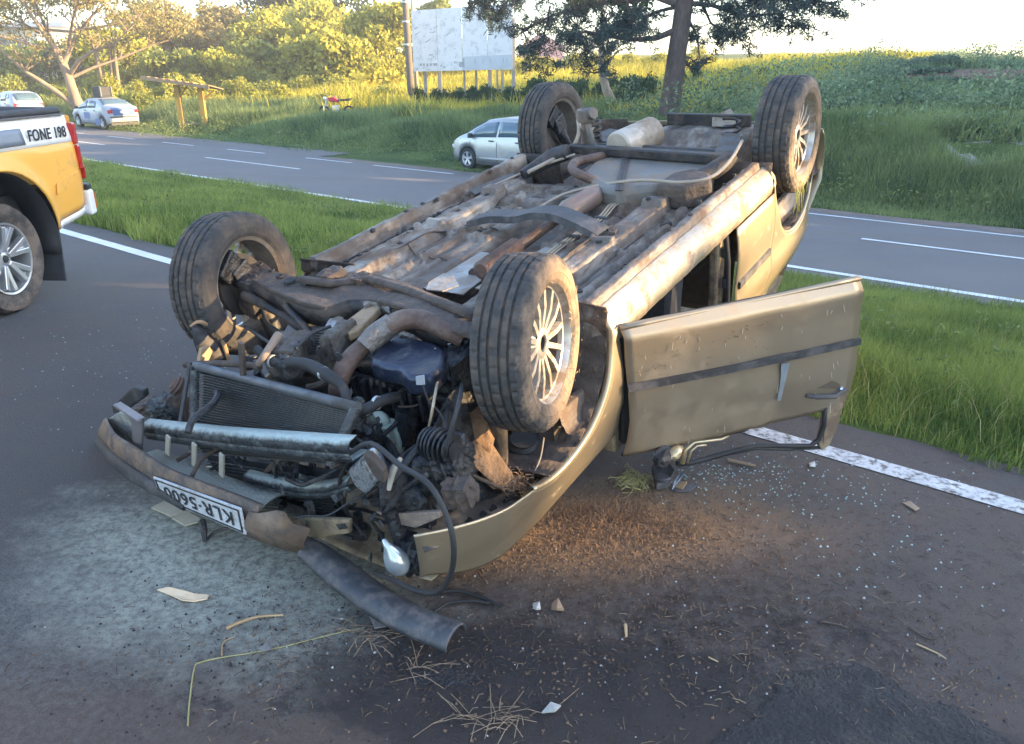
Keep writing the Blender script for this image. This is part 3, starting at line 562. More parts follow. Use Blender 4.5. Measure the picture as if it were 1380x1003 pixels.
# trees beyond the right edge of the view, whose shade falls over the road
TANE = math.tan(SUN_EL)
def shade_row():
    ys = np.arange(-9, 47, 3.6); k = 0
    for y in ys:
        k += 1
        for layer in (0, 1):
            if layer and k % 2: continue
            X = max(34+layer*4, .70*y+9+layer*4)+rnd.uniform(-1, 1); z = gz(X, y); y0 = y+.035*X
            t = thing('roadside_tree', 'leafy '+('rear' if layer else 'front')+' row roadside tree outside the right edge, number '+str(k)+' from the viewer', 'tree', (X, y, z), 0, 'roadside trees to the right')
            top = np.interp(y0, [0, 25, 31, 35, 40, 50], [1.8, 1.8, 2.3, 1.6, .5, -.1])+X*TANE; r = np.random.default_rng(200+k*2+layer); kc = 26
            cs = np.stack([r.uniform(-2.4, 2.4, kc), r.uniform(-2.6, 2.6, kc), r.uniform(z, top-.7, kc)], -1)
            cs[:5, 2] = top-.8; V, F_ = cards(cs, r.uniform(1.1, 1.9, kc), 5200, .75, 300+k*2+layer, .9); V = V.reshape(-1, 4, 3); c = V.mean(1); wx, wy = c[:, 0]+X, c[:, 1]+y
            z0 = c[:, 2]-wx*TANE; yy = wy+.035*wx; nz = (vnoise(yy, z0, 2.2, 8)-.5)*.24
            hole = (yy+nz > 1.98) & (yy+nz < 4.75) & (z0+nz > -.40) & (z0+nz < 1.16)  # crown gaps shaped so low sun reaches the wreck, foreground and road
            hole &= ~((yy > 2.72) & (yy < 3.36) & (z0+nz*.5 < .50))
            hole |= (yy < 1.46) & (yy > -2) & (z0+nz > -.02) & (z0 < .62)
            hole |= (yy > 5.25) & (yy < 6.0) & (z0+nz*.5 > .25) & (z0 < .98)
            hole |= (yy > 19.3) & (yy < 20.1) & (z0 > -.75) & (z0 < .1); hole |= (yy > 14.8) & (yy < 15.2) & (z0 > -.5) & (z0 < .2); hole |= (yy > 22.2) & (yy < 22.7) & (z0 > -.3) & (z0 < .6)
            hole |= (yy > 18.0) & (yy < 19.2) & (z0 > -4.0) & (z0 < -2.9)
            hole |= c[:, 2] > top+.3
            V = V[~hole]; V = V-np.array([0, 0, z]); n = len(V); fastmesh('crown', V.reshape(-1, 3), np.arange(n*4).reshape(-1, 4), L_grn, t)
            hb = 2.2 if (1 < y0 < 7) else 5.5
            m = MB(); m.tube([(0, 0, -.3), (.1, 0, hb*.6), (.1, .1, hb)], [.25, .2, .14], 8); m.build('trunk', bark, t, smooth='all')
shade_row()
# ================================================================ STREET FURNITURE
wood_y = mk('yellow_painted_timber', (.42, .27, .05), (.30, .19, .05), scale=5, rough=.8, bump=.3, bscale=20, streak=(1, 1, .2))
wood_g = mk('weathered_timber', (.16, .12, .08), (.26, .20, .13), scale=6, rough=.9, bump=.4, bscale=25, streak=(.3, 1, 1))
def shelter():
    Y0 = 38.2; k = Y0/1104; X0 = px(252, Y0); z0 = gz(X0, Y0); t = thing('bus_shelter', 'yellow timber bus shelter with slanted plank roof beside the far road', 'bus shelter', (X0, Y0, z0))
    def P(u, v, d=0): return Vector(((u-252)*k, d, hz(v, Y0)-z0))
    for u in (235, 266):
        m = MB(); m.beam(P(u-1, 184), P(u+(-1 if u < 250 else 0), 114 if u < 250 else 117), .24, .20, (0, 1, 0)); m.build('post', wood_y, t, bevel=.015)
        m = MB(); m.beam(P(u+1, 132 if u < 250 else 136), P(u+13 if u < 250 else u+19, 116 if u < 250 else 121), .08, .08, (0, 1, 0)); m.build('brace', wood_y, t)
        m = MB(); m.beam(Vector(P(u-2, 113 if u < 250 else 117))+Vector((0, -.8, .18)), Vector(P(u-2, 113 if u < 250 else 117))+Vector((0, .8, -.02)), .10, .14); m.build('rafter', wood_y, t)
    a = P(199, 107, -.95); b = P(288, 120, -.95)
    d = (b-a); n = 9
    for i in range(n):   # planks run front to back
        c0 = a+d*((i+.5)/n); m = MB(); w_ = d.length/n*.97
        m.beam(c0+Vector((0, 0, .17)), c0+Vector((0, 1.9, -.05)), w_, .045, (0, 0, 1)); m.build('roof_plank', wood_g, t)
    m = MB(); m.beam(a+Vector((0, .02, .09)), b+Vector((0, .02, .09)), .06, .12); m.build('fascia', wood_g, t)
    m = MB(); m.beam(P(232, 168, .1), P(270, 169, .1), .3, .05, (0, 0, 1)); m.build('seat', wood_g, t)
shelter()
conc = mk('weathered_concrete', (.11, .09, .075), (.19, .16, .135), scale=4, rough=.9, bump=.3, dirt=(.12, .1, .08), dirt_amt=.4)
postm = mk('grey_timber_post', (.26, .24, .21), (.40, .37, .33), scale=5, rough=.9, bump=.3, streak=(1, 1, .2))
def billboard():
    Y0 = 42; k = Y0/1104; X0 = px(625, Y0); z0 = gz(X0, Y0); t = thing('billboard', 'old white billboard with peeled grey paper on tall posts', 'billboard', (X0, Y0, z0))
    def P(u, v, d=0): return Vector(((u-625)*k, d, hz(v, Y0)-z0))
    bm_ = mk('peeled_white_board', (.68, .70, .73), (.76, .78, .80), scale=.8, rough=.8, dirt=(.52, .55, .58), dirt_amt=.34, dirt_scale=3)
    A, B, D, E_ = P(557, 16), P(691, 8, -.6), P(691, 93, -.6), P(557, 96)
    n = 4
    for i in range(n):
        f0, f1 = i/n+.002, (i+1)/n-.002; a0, a1 = A.lerp(B, f0), A.lerp(B, f1); e0, e1 = E_.lerp(D, f0), E_.lerp(D, f1); m = MB(); m.prism([a0, a1, e1, e0], (0, .06, 0)); m.build('panel', bm_, t)
    ink = mk('faded_grey_print', (.30, .32, .36), (.42, .44, .48), scale=9, rough=.8); r = random.Random(8); m = MB()
    def onb(s, q): return A.lerp(B, s).lerp(E_.lerp(D, s), q)+Vector((0, -.012, 0))
    def patch(s, q, ds, dq, tilt=0): 
        a = [onb(s, q), onb(s+ds, q+tilt), onb(s+ds*.96, q+dq+tilt), onb(s+.1*ds, q+dq*.9)]; m.prism(a, (0, -.004, 0))
    for i in range(34):    # tatters of paper and streaks on the left half
        s = r.uniform(.02, .44); q = r.uniform(.18, .97)
        if r.random() < .5: patch(s, q, r.uniform(.015, .06), r.uniform(.006, .02), r.uniform(-.06, .03))
        else: patch(s, q, r.uniform(.004, .014), r.uniform(.01, .035))
    for s in (.07, .1, .135, .17, .205, .225): patch(s, .87, .018, .045)
    patch(.46, .86, .05, .09); patch(.5, .8, .02, .15)
    m.build('torn_print', ink, t)
    m = MB(); m.prism([onb(.5, .78), onb(.995, .77), onb(.995, .985), onb(.5, .985)], (0, -.003, 0)); m.build('faded_band', mk('faded_grey_band', (.46, .5, .56), (.55, .6, .66), scale=2), t)
    m = MB()
    for s in (.62, .7, .77, .9, .935): patch(s, .82, .012, .08)
    m.build('faded_mark', mk('faded_mark_grey', (.36, .40, .47), (.44, .48, .55), scale=3), t)
    for u, w_, d in ((572, .16, .2), (592, .2, .1), (641, .12, .5), (660, .2, .1), (670, .1, .45), (677, .15, .1), (692, .17, -.4), (625, .12, .6)):
        m = MB(); m.beam(P(u, 152, d), P(u, 60 if u != 692 else 26, d), w_, w_, (0, 1, 0)); m.build('post', postm, t)
    for q in (.25, .7): m = MB(); m.beam(onb(.0, q)+Vector((0, .12, 0)), onb(1, q)+Vector((0, .12, 0)), .06, .1); m.build('rail', postm, t)
billboard()
def utility_pole():
    Y0 = 41; k = Y0/1104; X0 = px(551, Y0); z0 = gz(X0, Y0); t = thing('utility_pole', 'tall grey concrete utility pole left of the billboard', 'utility pole', (X0, Y0, z0)); top = hz(-150, Y0)-z0
    m = MB(); m.tube([(.08, 0, -.4), (.03, 0, 2), (-.12, 0, top)], [.19, .175, .12], 14); m.build('shaft', conc, t, smooth='all')
    for zz in (hz(30, Y0)-z0, hz(60, Y0)-z0, hz(5, Y0)-z0):
        m = MB(); m.lathe([(zz-.04, .185), (zz-.04, .2), (zz+.04, .2), (zz+.04, .185)], (0-.05, 0, 0), 'Z', 14, closed=True); m.build('band', mk('galvanised_steel', (.4, .42, .44), (.5, .52, .54), metal=.7, rough=.5), t)
    m = MB(); m.beam((-1.0, 0, top-.5), (.9, 0, top-.5), .1, .12); m.build('cross_arm', postm, t)
    for x in (-.9, -.4, .4, .8): m = MB(); m.lathe([(top-.44, .03), (top-.38, .06), (top-.34, .04), (top-.3, .055), (top-.26, .02)], (x, 0, 0), 'Z', 10); m.build('insulator', mk('brown_porcelain', (.12, .06, .04), rough=.3), t)
utility_pole()
t = thing('thin_pole', 'thin weathered pole just behind the utility pole', 'pole', (px(560, 45), 45, gz(px(560, 45), 45))); m = MB(); m.tube([(0, 0, -.3), (.02, 0, 3), (-.05, 0, 7)], [.12, .1, .08], 8); m.build('shaft', postm, t, smooth='all')
def pylon(u, label):
    Y0 = 230; k = Y0/1104; X0 = px(u, Y0); z0 = gz(X0, Y0); t = thing('power_pylon', label, 'pylon', (X0, Y0, z0)); st = mk('hazed_pylon_steel', (.62, .66, .7), (.7, .74, .78), rough=.6); H_ = 40  # distance haze is put into the pale steel colour
    m = MB()
    def hw(z): return np.interp(z, [0, 26, 40], [3.2, 1.0, .4])
    lv = [0, 6, 12, 17, 22, 26, 30, 34, 38, 40]
    for i in range(len(lv)-1):
        a, b = lv[i], lv[i+1]; A = [(sx*hw(a), sy*hw(a), a) for sx, sy in ((-1, -1), (1, -1), (1, 1), (-1, 1))]; B = [(sx*hw(b), sy*hw(b), b) for sx, sy in ((-1, -1), (1, -1), (1, 1), (-1, 1))]
        for j in range(4): m.tube([A[j], B[j]], .07, 4); m.tube([A[j], B[(j+1) % 4]], .045, 4); m.tube([B[j], B[(j+1) % 4]], .045, 4)
    m.build('lattice', st, t)
    for zz in (28, 34): m = MB(); m.beam((-6, 0, zz), (6, 0, zz), .2, .3); m.build('cross_arm', st, t)
pylon(1160, 'pale lattice power pylon faint against the bright sky')
# building behind the umbrella tree
def building():
    Y0 = 85; k = Y0/1104; kz = Y0/1188; X0 = px(60, Y0); z0 = gz(X0, Y0); t = thing('white_building', 'white building with a blue grey glazed wing behind the umbrella tree', 'building', (X0, Y0, z0))
    wall = mk('white_render', (.72, .72, .72), (.8, .8, .8), scale=1, rough=.8, dirt=(.45, .44, .42), dirt_amt=.25, dirt_scale=.4); gl = mk('blue_grey_glass', (.05, .08, .13), (.09, .13, .2), scale=.5, rough=.12); grey = mk('blue_grey_cladding', (.20, .25, .33), (.26, .31, .4), scale=.8, rough=.5)
    def bx(n, u0, u1, v0, v1, d0, d1, mt, **kk):
        m = MB(); x0, x1 = (u0-60)*k, (u1-60)*k; a, b = hz(v1, Y0)-z0, hz(v0, Y0)-z0; m.box(((x0+x1)/2, (d0+d1)/2, (a+b)/2), (x1-x0, d1-d0, b-a)); return m.build(n, mt, t, **kk)
    bx('main_block', -60, 44, 50, 130, 0, 14, grey); bx('white_block', 44, 66, 42, 132, -1, 14, wall); bx('white_block', 66, 150, 62, 132, 1, 14, wall)
    bx('roof_slab', -70, 112, 32, 38, -2.2, 15, mk('pale_roof_edge', (.5, .52, .55), rough=.7)); bx('band', -60, 44, 38, 50, .1, 14, wall)
    for i in range(4):
        for j, (a, b) in enumerate(((54, 72), (78, 98))):
            f = bx('window', -50+i*24, -32+i*24, a, b, -.12, .05, gl)
    bx('window', 50, 60, 78, 96, -1.08, -.9, gl); bx('plinth', -60, 44, 98, 104, -.3, .02, wall)
building()
t = thing('pink_house', 'pinkish house roof glimpsed through the gap right of the billboard', 'house', (px(728, 95), 95, gz(px(728, 95), 95)))
zz = hz(66, 95)-t.location.z; m = MB(); m.box((0, 0, zz/2), (5, 5, zz)); m.build('wall', mk('pink_render', (.5, .28, .3), (.56, .33, .34), scale=1, rough=.8), t)
m = MB(); m.prism([(-2.9, -2.8, zz), (2.9, -2.8, zz), (0, -2.8, zz+1.6)], (0, 5.6, 0)); m.build('roof', mk('pinkish_tiles', (.42, .25, .27), (.5, .3, .3), scale=4, rough=.8), t)
# grey path on the right bank
V = []; 
pa = [(10.2, 17.5), (12.5, 17.9), (16.0, 18.6), (24, 20.4)]; m = MB(); rows = []
for x, y in pa: rows.append([(x, y-.0, gz(x, y)+.05), (x, y+.8, gz(x, y+.8)+.05), (x, y+1.5, gz(x, y+1.5)+.05)])
m.sheet(rows).build('path', mk('pale_grey_path', (.22, .2, .2), (.3, .28, .27), scale=3, rough=.9), kind='structure')
# ================================================================ VEHICLES IN THE BACKGROUND
tyre_far = mk('tyre_rubber_far', (.02, .02, .022), rough=.8); rim_far = mk('alloy_wheel_far', (.5, .52, .55), (.6, .62, .65), metal=.6, rough=.35)
glass_c = mk('tinted_car_glass', (.05, .09, .12), (.07, .12, .16), rough=.06, spec=.8, scale=2); black_p = mk('black_plastic', (.02, .02, .022), (.035, .035, .038), rough=.55)
lens_r = mk('red_lens', (.35, .02, .02), (.5, .04, .03), scale=20, rough=.15); lens_w = mk('clear_lens', (.5, .52, .55), (.6, .62, .65), rough=.1)
def far_wheel(parent, x, y, side, r=.31, wd=.2, spokes=5):
    m = MB(); m.lathe([(-wd/2*side, r*.62), (-wd/2*side, r*.9), (-wd*.35*side, r), (wd*.35*side, r), (wd/2*side, r*.92), (wd/2*side, r*.66), (wd*.3*side, r*.62)], (x, y, r), 'Y', 28); wh = m.build('wheel', tyre_far, parent, smooth=True)
    m = MB(); m.lathe([(wd*.46*side, r*.68), (wd*.5*side, r*.64), (wd*.3*side, r*.58), (.0, r*.58)], (x, y, r), 'Y', 28)
    for i in range(spokes):
        a = 2*math.pi*i/spokes+.3
        for da in (-.16, .16):
            m.beam((x+math.cos(a)*.03, y+wd*.36*side, r+math.sin(a)*.03), (x+math.cos(a+da)*r*.63, y+wd*.44*side, r+math.sin(a+da)*r*.63), .03, .035, (0, side, 0))
    m.lathe([(wd*.46*side, .0), (wd*.45*side, .05), (wd*.3*side, .06)], (x, y, r), 'Y', 14); m.build('rim', rim_far, wh)
    m = MB(); m.lathe([(wd*.05*side, .0), (wd*.05*side, r*.55)], (x, y, r), 'Y', 20); m.build('brake_disc', mk('dark_brake', (.05, .05, .05), rough=.6), wh)
def hatch(name, label, loc, heading, paint_, L_=3.95, H_=1.47, sedan=False, W_=1.68, rear_paint=None, group=None, lower=None):
    """car pointing +x locally, origin at ground centre"""
    t = thing(name, label, 'car', loc, heading, group); xf = L_/2; xr = -L_/2; ax_f = xf-.80; ax_r = xr+.68; ra = .36
    xs = sorted(set([round(v, 3) for v in list(np.linspace(xr, xf, 34))+[a+d for a in (ax_f, ax_r) for d in (-ra, -ra*.97, -ra*.85, -ra*.6, -ra*.3, 0, ra*.3, ra*.6, ra*.85, ra*.97, ra)]]))
    if not sedan: top = lambda x: np.interp(x, [xr, xr+.06, xr+.22, xr+.55, xr+1.1, 0.05, .55, 1.0, 1.3, 1.72, xf-.05, xf], [.80, 1.0, 1.22, 1.42, H_, H_, H_-.06, H_-.27, 1.02, .90, .76, .60])
    else: top = lambda x: np.interp(x, [xr, xr+.05, xr+.12, xr+.55, xr+.95, xr+1.3, -.2, .35, .85, 1.25, 1.7, xf-.05, xf], [.72, .92, 1.02, 1.10, 1.32, H_-.03, H_, H_-.03, H_-.3, .98, .88, .74, .58])
    belt = lambda x: np.interp(x, [xr, xr+.3, -.5, .9, 1.3, xf-.1, xf], [.80, 1.0, .97, .90, .86, .68, .5]) 
    wd = lambda x: W_/2*np.interp(x, [xr, xr+.12, xr+.5, 1.0, xf-.45, xf-.12, xf], [.74, .90, .99, 1.0, .97, .84, .62])
    def zl(x):
        b = np.interp(x, [xr, xr+.1, xr+.4, xf-.4, xf-.08, xf], [.36, .28, .2, .2, .26, .36])
        for a in (ax_f, ax_r):
            if abs(x-a) <= ra: b = max(b, .30+math.sqrt(max(0, ra*ra-(x-a)**2)))
        return b
    def sec(x):
        tp = float(top(x)); bl = min(float(belt(x)), tp-.03); w_ = float(wd(x)); z0 = zl(x); gl_ = max(0., tp-bl); wr = w_*(1-.30*min(1, gl_/.5)*.9)
        return [(w_*.965, z0), (w_*1.0, z0+(bl-z0)*.35), (w_*1.005, z0+(bl-z0)*.62), (w_*.975, bl), ((w_*.975+wr)/2+.012, bl+gl_*.5), (wr, tp-min(.05, gl_*.3)), (wr*.82, tp), (wr*.4, tp+.015), (0, tp+.02)]
    rows = []
    for x in xs:
        s = sec(x); rows.append([(x, y, z) for y, z in s]+[(x, -y, z) for y, z in s[-2::-1]])
    m = MB(); m.sheet(rows); k = len(rows[0])
    m.f.append(tuple(range(k))); o = len(m.v)-k; m.f.append(tuple(range(o+k-1, o-1, -1)))
    body = m.build('body', paint_, t, smooth=True, solid=.012)
    m = MB(); m.box((0, 0, .42), (L_-.5, W_*.86, .40)); m.build('chassis', black_p, t)
    for sgn in (1, -1):
        m = MB(); m.beam((ax_r+ra, sgn*(W_/2-.015), .235), (ax_f-ra, sgn*(W_/2-.015), .235), .03, .09); m.build('side_skirt', lower or black_p, t)
        def S_(x, z, off=.016):
            s = sec(x); ys = np.interp(z, [q[1] for q in s[:7]], [q[0] for q in s[:7]]); return (x, sgn*(float(ys)+off), z)
        def panel(nm, poly, mt, off=.016, th=.01):
            # poly: list of (x0,zlo,zhi) columns
            a = [[S_(x, lo, off), S_(x, (lo+hi)/2, off), S_(x, hi, off)] for x, lo, hi in poly]; q = MB(); q.sheet(a); return q.build(nm, mt, t, smooth='all', solid=th)
        gt = lambda x: float(top(x))-.09; gb = lambda x: float(belt(x))+.03
        fr = [(x, gb(x), max(gb(x)+.01, gt(x))) for x in np.linspace(1.02 if not sedan else .95, .05, 9)]; panel('front_side_window', fr, glass_c)
        rr_ = [(x, gb(x), gt(x)-max(0, (-.75-x))*.35) for x in np.linspace(-.03, -.88, 8)]; panel('rear_side_window', rr_, glass_c)
        if not sedan: panel('quarter_window', [(x, gb(x)+.12, gb(x)+.14+.22*(1-abs(x+1.15)/.26)) for x in np.linspace(-.95, -1.38, 5)], glass_c)
        for x in (1.05, .01, -.95):   # door shut lines
            q = MB(); q.sheet([[S_(x-.006, .3+i*.06, .009), S_(x+.006, .3+i*.06, .009)] for i in range(10)]); q.build('door_gap', black_p, t, solid=.004)
        for x in (.22, -.78): q = MB(); q.beam(S_(x-.08, .86, .03), S_(x+.08, .86, .03), .03, .035); q.build('door_handle', black_p, t)
        q = MB(); c = S_(.98, .98, .11); q.box(c, (.10, .18, .13), (0, 0, .2*sgn), .85); q.build('mirror', black_p, t, bevel=.02)
        lw = MB(); lw.sheet([[S_(x, .36, .010), S_(x, .36+.055*min(1, (.85-x)/1.2+.25), .012)] for x in np.linspace(.85, -.85, 8)]); 
        if not sedan: lw.build('sill_moulding', mk('light_silver_trim', (.6, .62, .65), (.66, .68, .7), metal=.3, rough=.3), t, solid=.008)
        tl = MB(); tl.box((xr+.13, sgn*W_*.365, .80 if not sedan else .84), (.22, .22, .17), (0, 0, -.45*sgn)); tl.build('tail_light', lens_r, t, bevel=.02)
        hl = MB(); hl.box((xf-.19, sgn*W_*.35, .66), (.30, .24, .12), (0, .25, .5*sgn)); hl.build('headlight', lens_w, t, bevel=.02)
        far_wheel(t, ax_f, sgn*(W_/2-.10), sgn); far_wheel(t, ax_r, sgn*(W_/2-.10), sgn)
    def cross(nm, xa, xb, mt, kk=.80, off=.012, n=6):
        rows = []
        for x in np.linspace(xa, xb, n):
            s = sec(x); yr = s[5][0]*kk; tp = s[8][1]; rows.append([(x+off*(1 if xa > 0 else -1), y, tp+.006-.03*(y/max(yr, .01))**2+off*.6) for y in np.linspace(-yr, yr, 7)])
        q = MB(); q.sheet(rows); return q.build(nm, mt, t, smooth='all', solid=.006)
    cross('windscreen', .62, 1.22, glass_c, .92)
    if sedan: cross('rear_window', xr+.62, xr+1.22, glass_c, .9)
    else: cross('rear_window', xr+.08, xr+.5, glass_c, .9)
    if rear_paint:
        rows = [];
        for x in (xr+.04, xr+.10, xr+.3, xr+.56):
            s = sec(x); rows.append([(x-.012, y, float(top(x))+.012-.02*(y/.6)**2) for y in np.linspace(-.60, .60, 7)])
        q = MB(); q.sheet(rows); q.build('boot_lid', rear_paint, t, smooth='all', solid=.006)
        q = MB(); q.box((xr-.012, 0, .80), (.03, 1.06, .28)); q.build('boot_panel', rear_paint, t, bevel=.01)
        q = MB(); q.box((xr-.035, 0, .82), (.01, .40, .12)); q.build('number_plate', mk('plate_white', (.7, .7, .7), rough=.5), t)
        q = MB(); q.box((xr-.02, 0, .60), (.06, 1.45, .035)); q.build('bumper_strip', black_p, t)
        q = MB(); q.box((xr+.04, 0, .27), (.10, 1.4, .12)); q.build('valance', black_p, t)
    return t
silver = mk('silver_car_paint', (.34, .355, .37), (.38, .395, .41), scale=.6, metal=.55, rough=.32, dirt=(.30, .27, .24), dirt_amt=.15, dirt_scale=2)
RA = math.atan2(.6246, -.781)
c = at(633, 229, -1.2); hd = RA+math.radians(-2); fx, fy = math.cos(hd), math.sin(hd)
# origin from front wheel contact
ox = c.x-fx*(3.95/2-.80)+(-fy)*(-.74)*-1*0; 
lx, ly = -fy, fx      # local +y (left side) in world
def place_from_wheel(c, hd, dx, dy): fx, fy = math.cos(hd), math.sin(hd); return (c.x-fx*dx+fy*dy, c.y-fy*dx-fx*dy, gz(c.x, c.y)+.03)
lo = place_from_wheel(c, hd, 3.95/2-.80, .74)
hatch('silver_car', 'silver five door hatchback parked on the far verge behind the wreck', lo, hd, silver)
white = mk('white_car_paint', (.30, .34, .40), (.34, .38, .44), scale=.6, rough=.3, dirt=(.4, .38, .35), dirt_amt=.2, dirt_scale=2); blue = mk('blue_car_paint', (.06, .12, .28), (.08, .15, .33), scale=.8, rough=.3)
c = at(142, 175, -1.2); lo = place_from_wheel(c, RA, -(4.1/2-.68), .74)
pc = hatch('blue_and_white_car', 'white sedan with blue boot parked by the road under the umbrella tree', lo, RA, white, L_=4.1, H_=1.42, sedan=True, rear_paint=blue)
for i, s in enumerate(((.1, .62, .6, .9), (-1.0, .35, .5, .8))):
    q = MB(); q.box((s[0], .850, s[1]), (s[2], .01, .3)); q.build('blue_side_patch', blue, pc)
bx_loc = Vector(lo)+Vector((math.cos(RA)*-.1, math.sin(RA)*-.1, 1.455)); t = thing('roof_box', 'black box with open dark front standing on the roof of the blue and white car', 'box', bx_loc, RA+.5)
m = MB(); m.box((0, 0, .02), (.5, .85, .05)); m.build('base', black_p, t)
m = MB(); m.box((0, 0, .27), (.42, .8, .44)); m.build('case', black_p, t, bevel=.02)
for s in (-1, 1): m = MB(); m.beam((-.24, s*.41, .03), (-.24, s*.41, .5), .05, .05, (0, 1, 0)); m.build('frame_bar', mk('dull_grey_metal', (.2, .2, .2), rough=.5, metal=.5), t)
lo = (px(12, 46), 46, gz(px(12, 46), 46)+.15); hatch('white_car', 'white hatchback cut off by the left edge, above the pickup bed', lo, RA-.05, white, group=None)
# motorbike
def motorbike():
    Y0 = 39; k = Y0/1104; X0 = px(449, Y0); z0 = gz(X0, Y0)+.18; t = thing('motorbike', 'small red motorbike standing in the long grass', 'motorbike', (X0, Y0, z0), math.radians(172)); red = mk('red_bike_paint', (.45, .02, .04), (.5, .04, .06), rough=.3); 
    for x in (-.62, .62):
        m = MB(); m.lathe([(-.04, .22), (-.05, .27), (0, .30), (.05, .27), (.04, .22)], (x, 0, .3), 'Y', 24, closed=True); wh = m.build('wheel', tyre_far, t, smooth='all')
        m = MB()
        for i in range(10): a = i*math.pi/5; m.tube([(x, 0, .3), (x+math.cos(a)*.23, 0, .3+math.sin(a)*.23)], .006, 4)
        m.build('spokes', rim_far, wh)
    m = MB(); m.prism([(-.15, -.12, .72), (.32, -.12, .78), (.36, -.12, .95), (.1, -.12, 1.0), (-.12, -.12, .88)], (0, .24, 0)); m.build('fuel_tank', red, t, bevel=.04)
    m = MB(); m.prism([(-.75, -.11, .82), (-.1, -.11, .78), (-.1, -.11, .88), (-.5, -.11, .9), (-.8, -.11, .94)], (0, .22, 0)); m.build('seat', black_p, t, bevel=.02)
    m = MB(); m.tube([(.62, .06, .3), (.42, .06, .95)], .025, 6); m.tube([(.62, -.06, .3), (.42, -.06, .95)], .025, 6); m.build('fork', rim_far, t)
    m = MB(); m.tube([(.38, -.36, 1.08), (.44, -.15, 1.02), (.44, .15, 1.02), (.38, .36, 1.08)], .018, 6); m.tube([(.4, -.3, 1.08), (.38, -.34, 1.28)], .01, 5); m.tube([(.4, .3, 1.08), (.38, .34, 1.28)], .01, 5); m.build('handlebar', black_p, t)
    for s in (-1, 1): m = MB(); m.box((.38, s*.36, 1.3), (.02, .13, .08)); m.build('mirror', black_p, t, bevel=.01)
    m = MB(); m.box((.0, 0, .45), (.4, .22, .3)); m.build('engine', rim_far, t, bevel=.03)
    m = MB(); m.lathe([(.0, .02), (.02, .09), (.1, .1), (.12, .0)], (.5, 0, .9), 'X', 14); m.build('headlight', lens_w, t)
    m = MB(); m.tube([(.2, .12, .35), (-.2, .15, .28), (-.75, .16, .34)], [.025, .04, .045], 8); m.build('exhaust', rim_far, t)
motorbike()
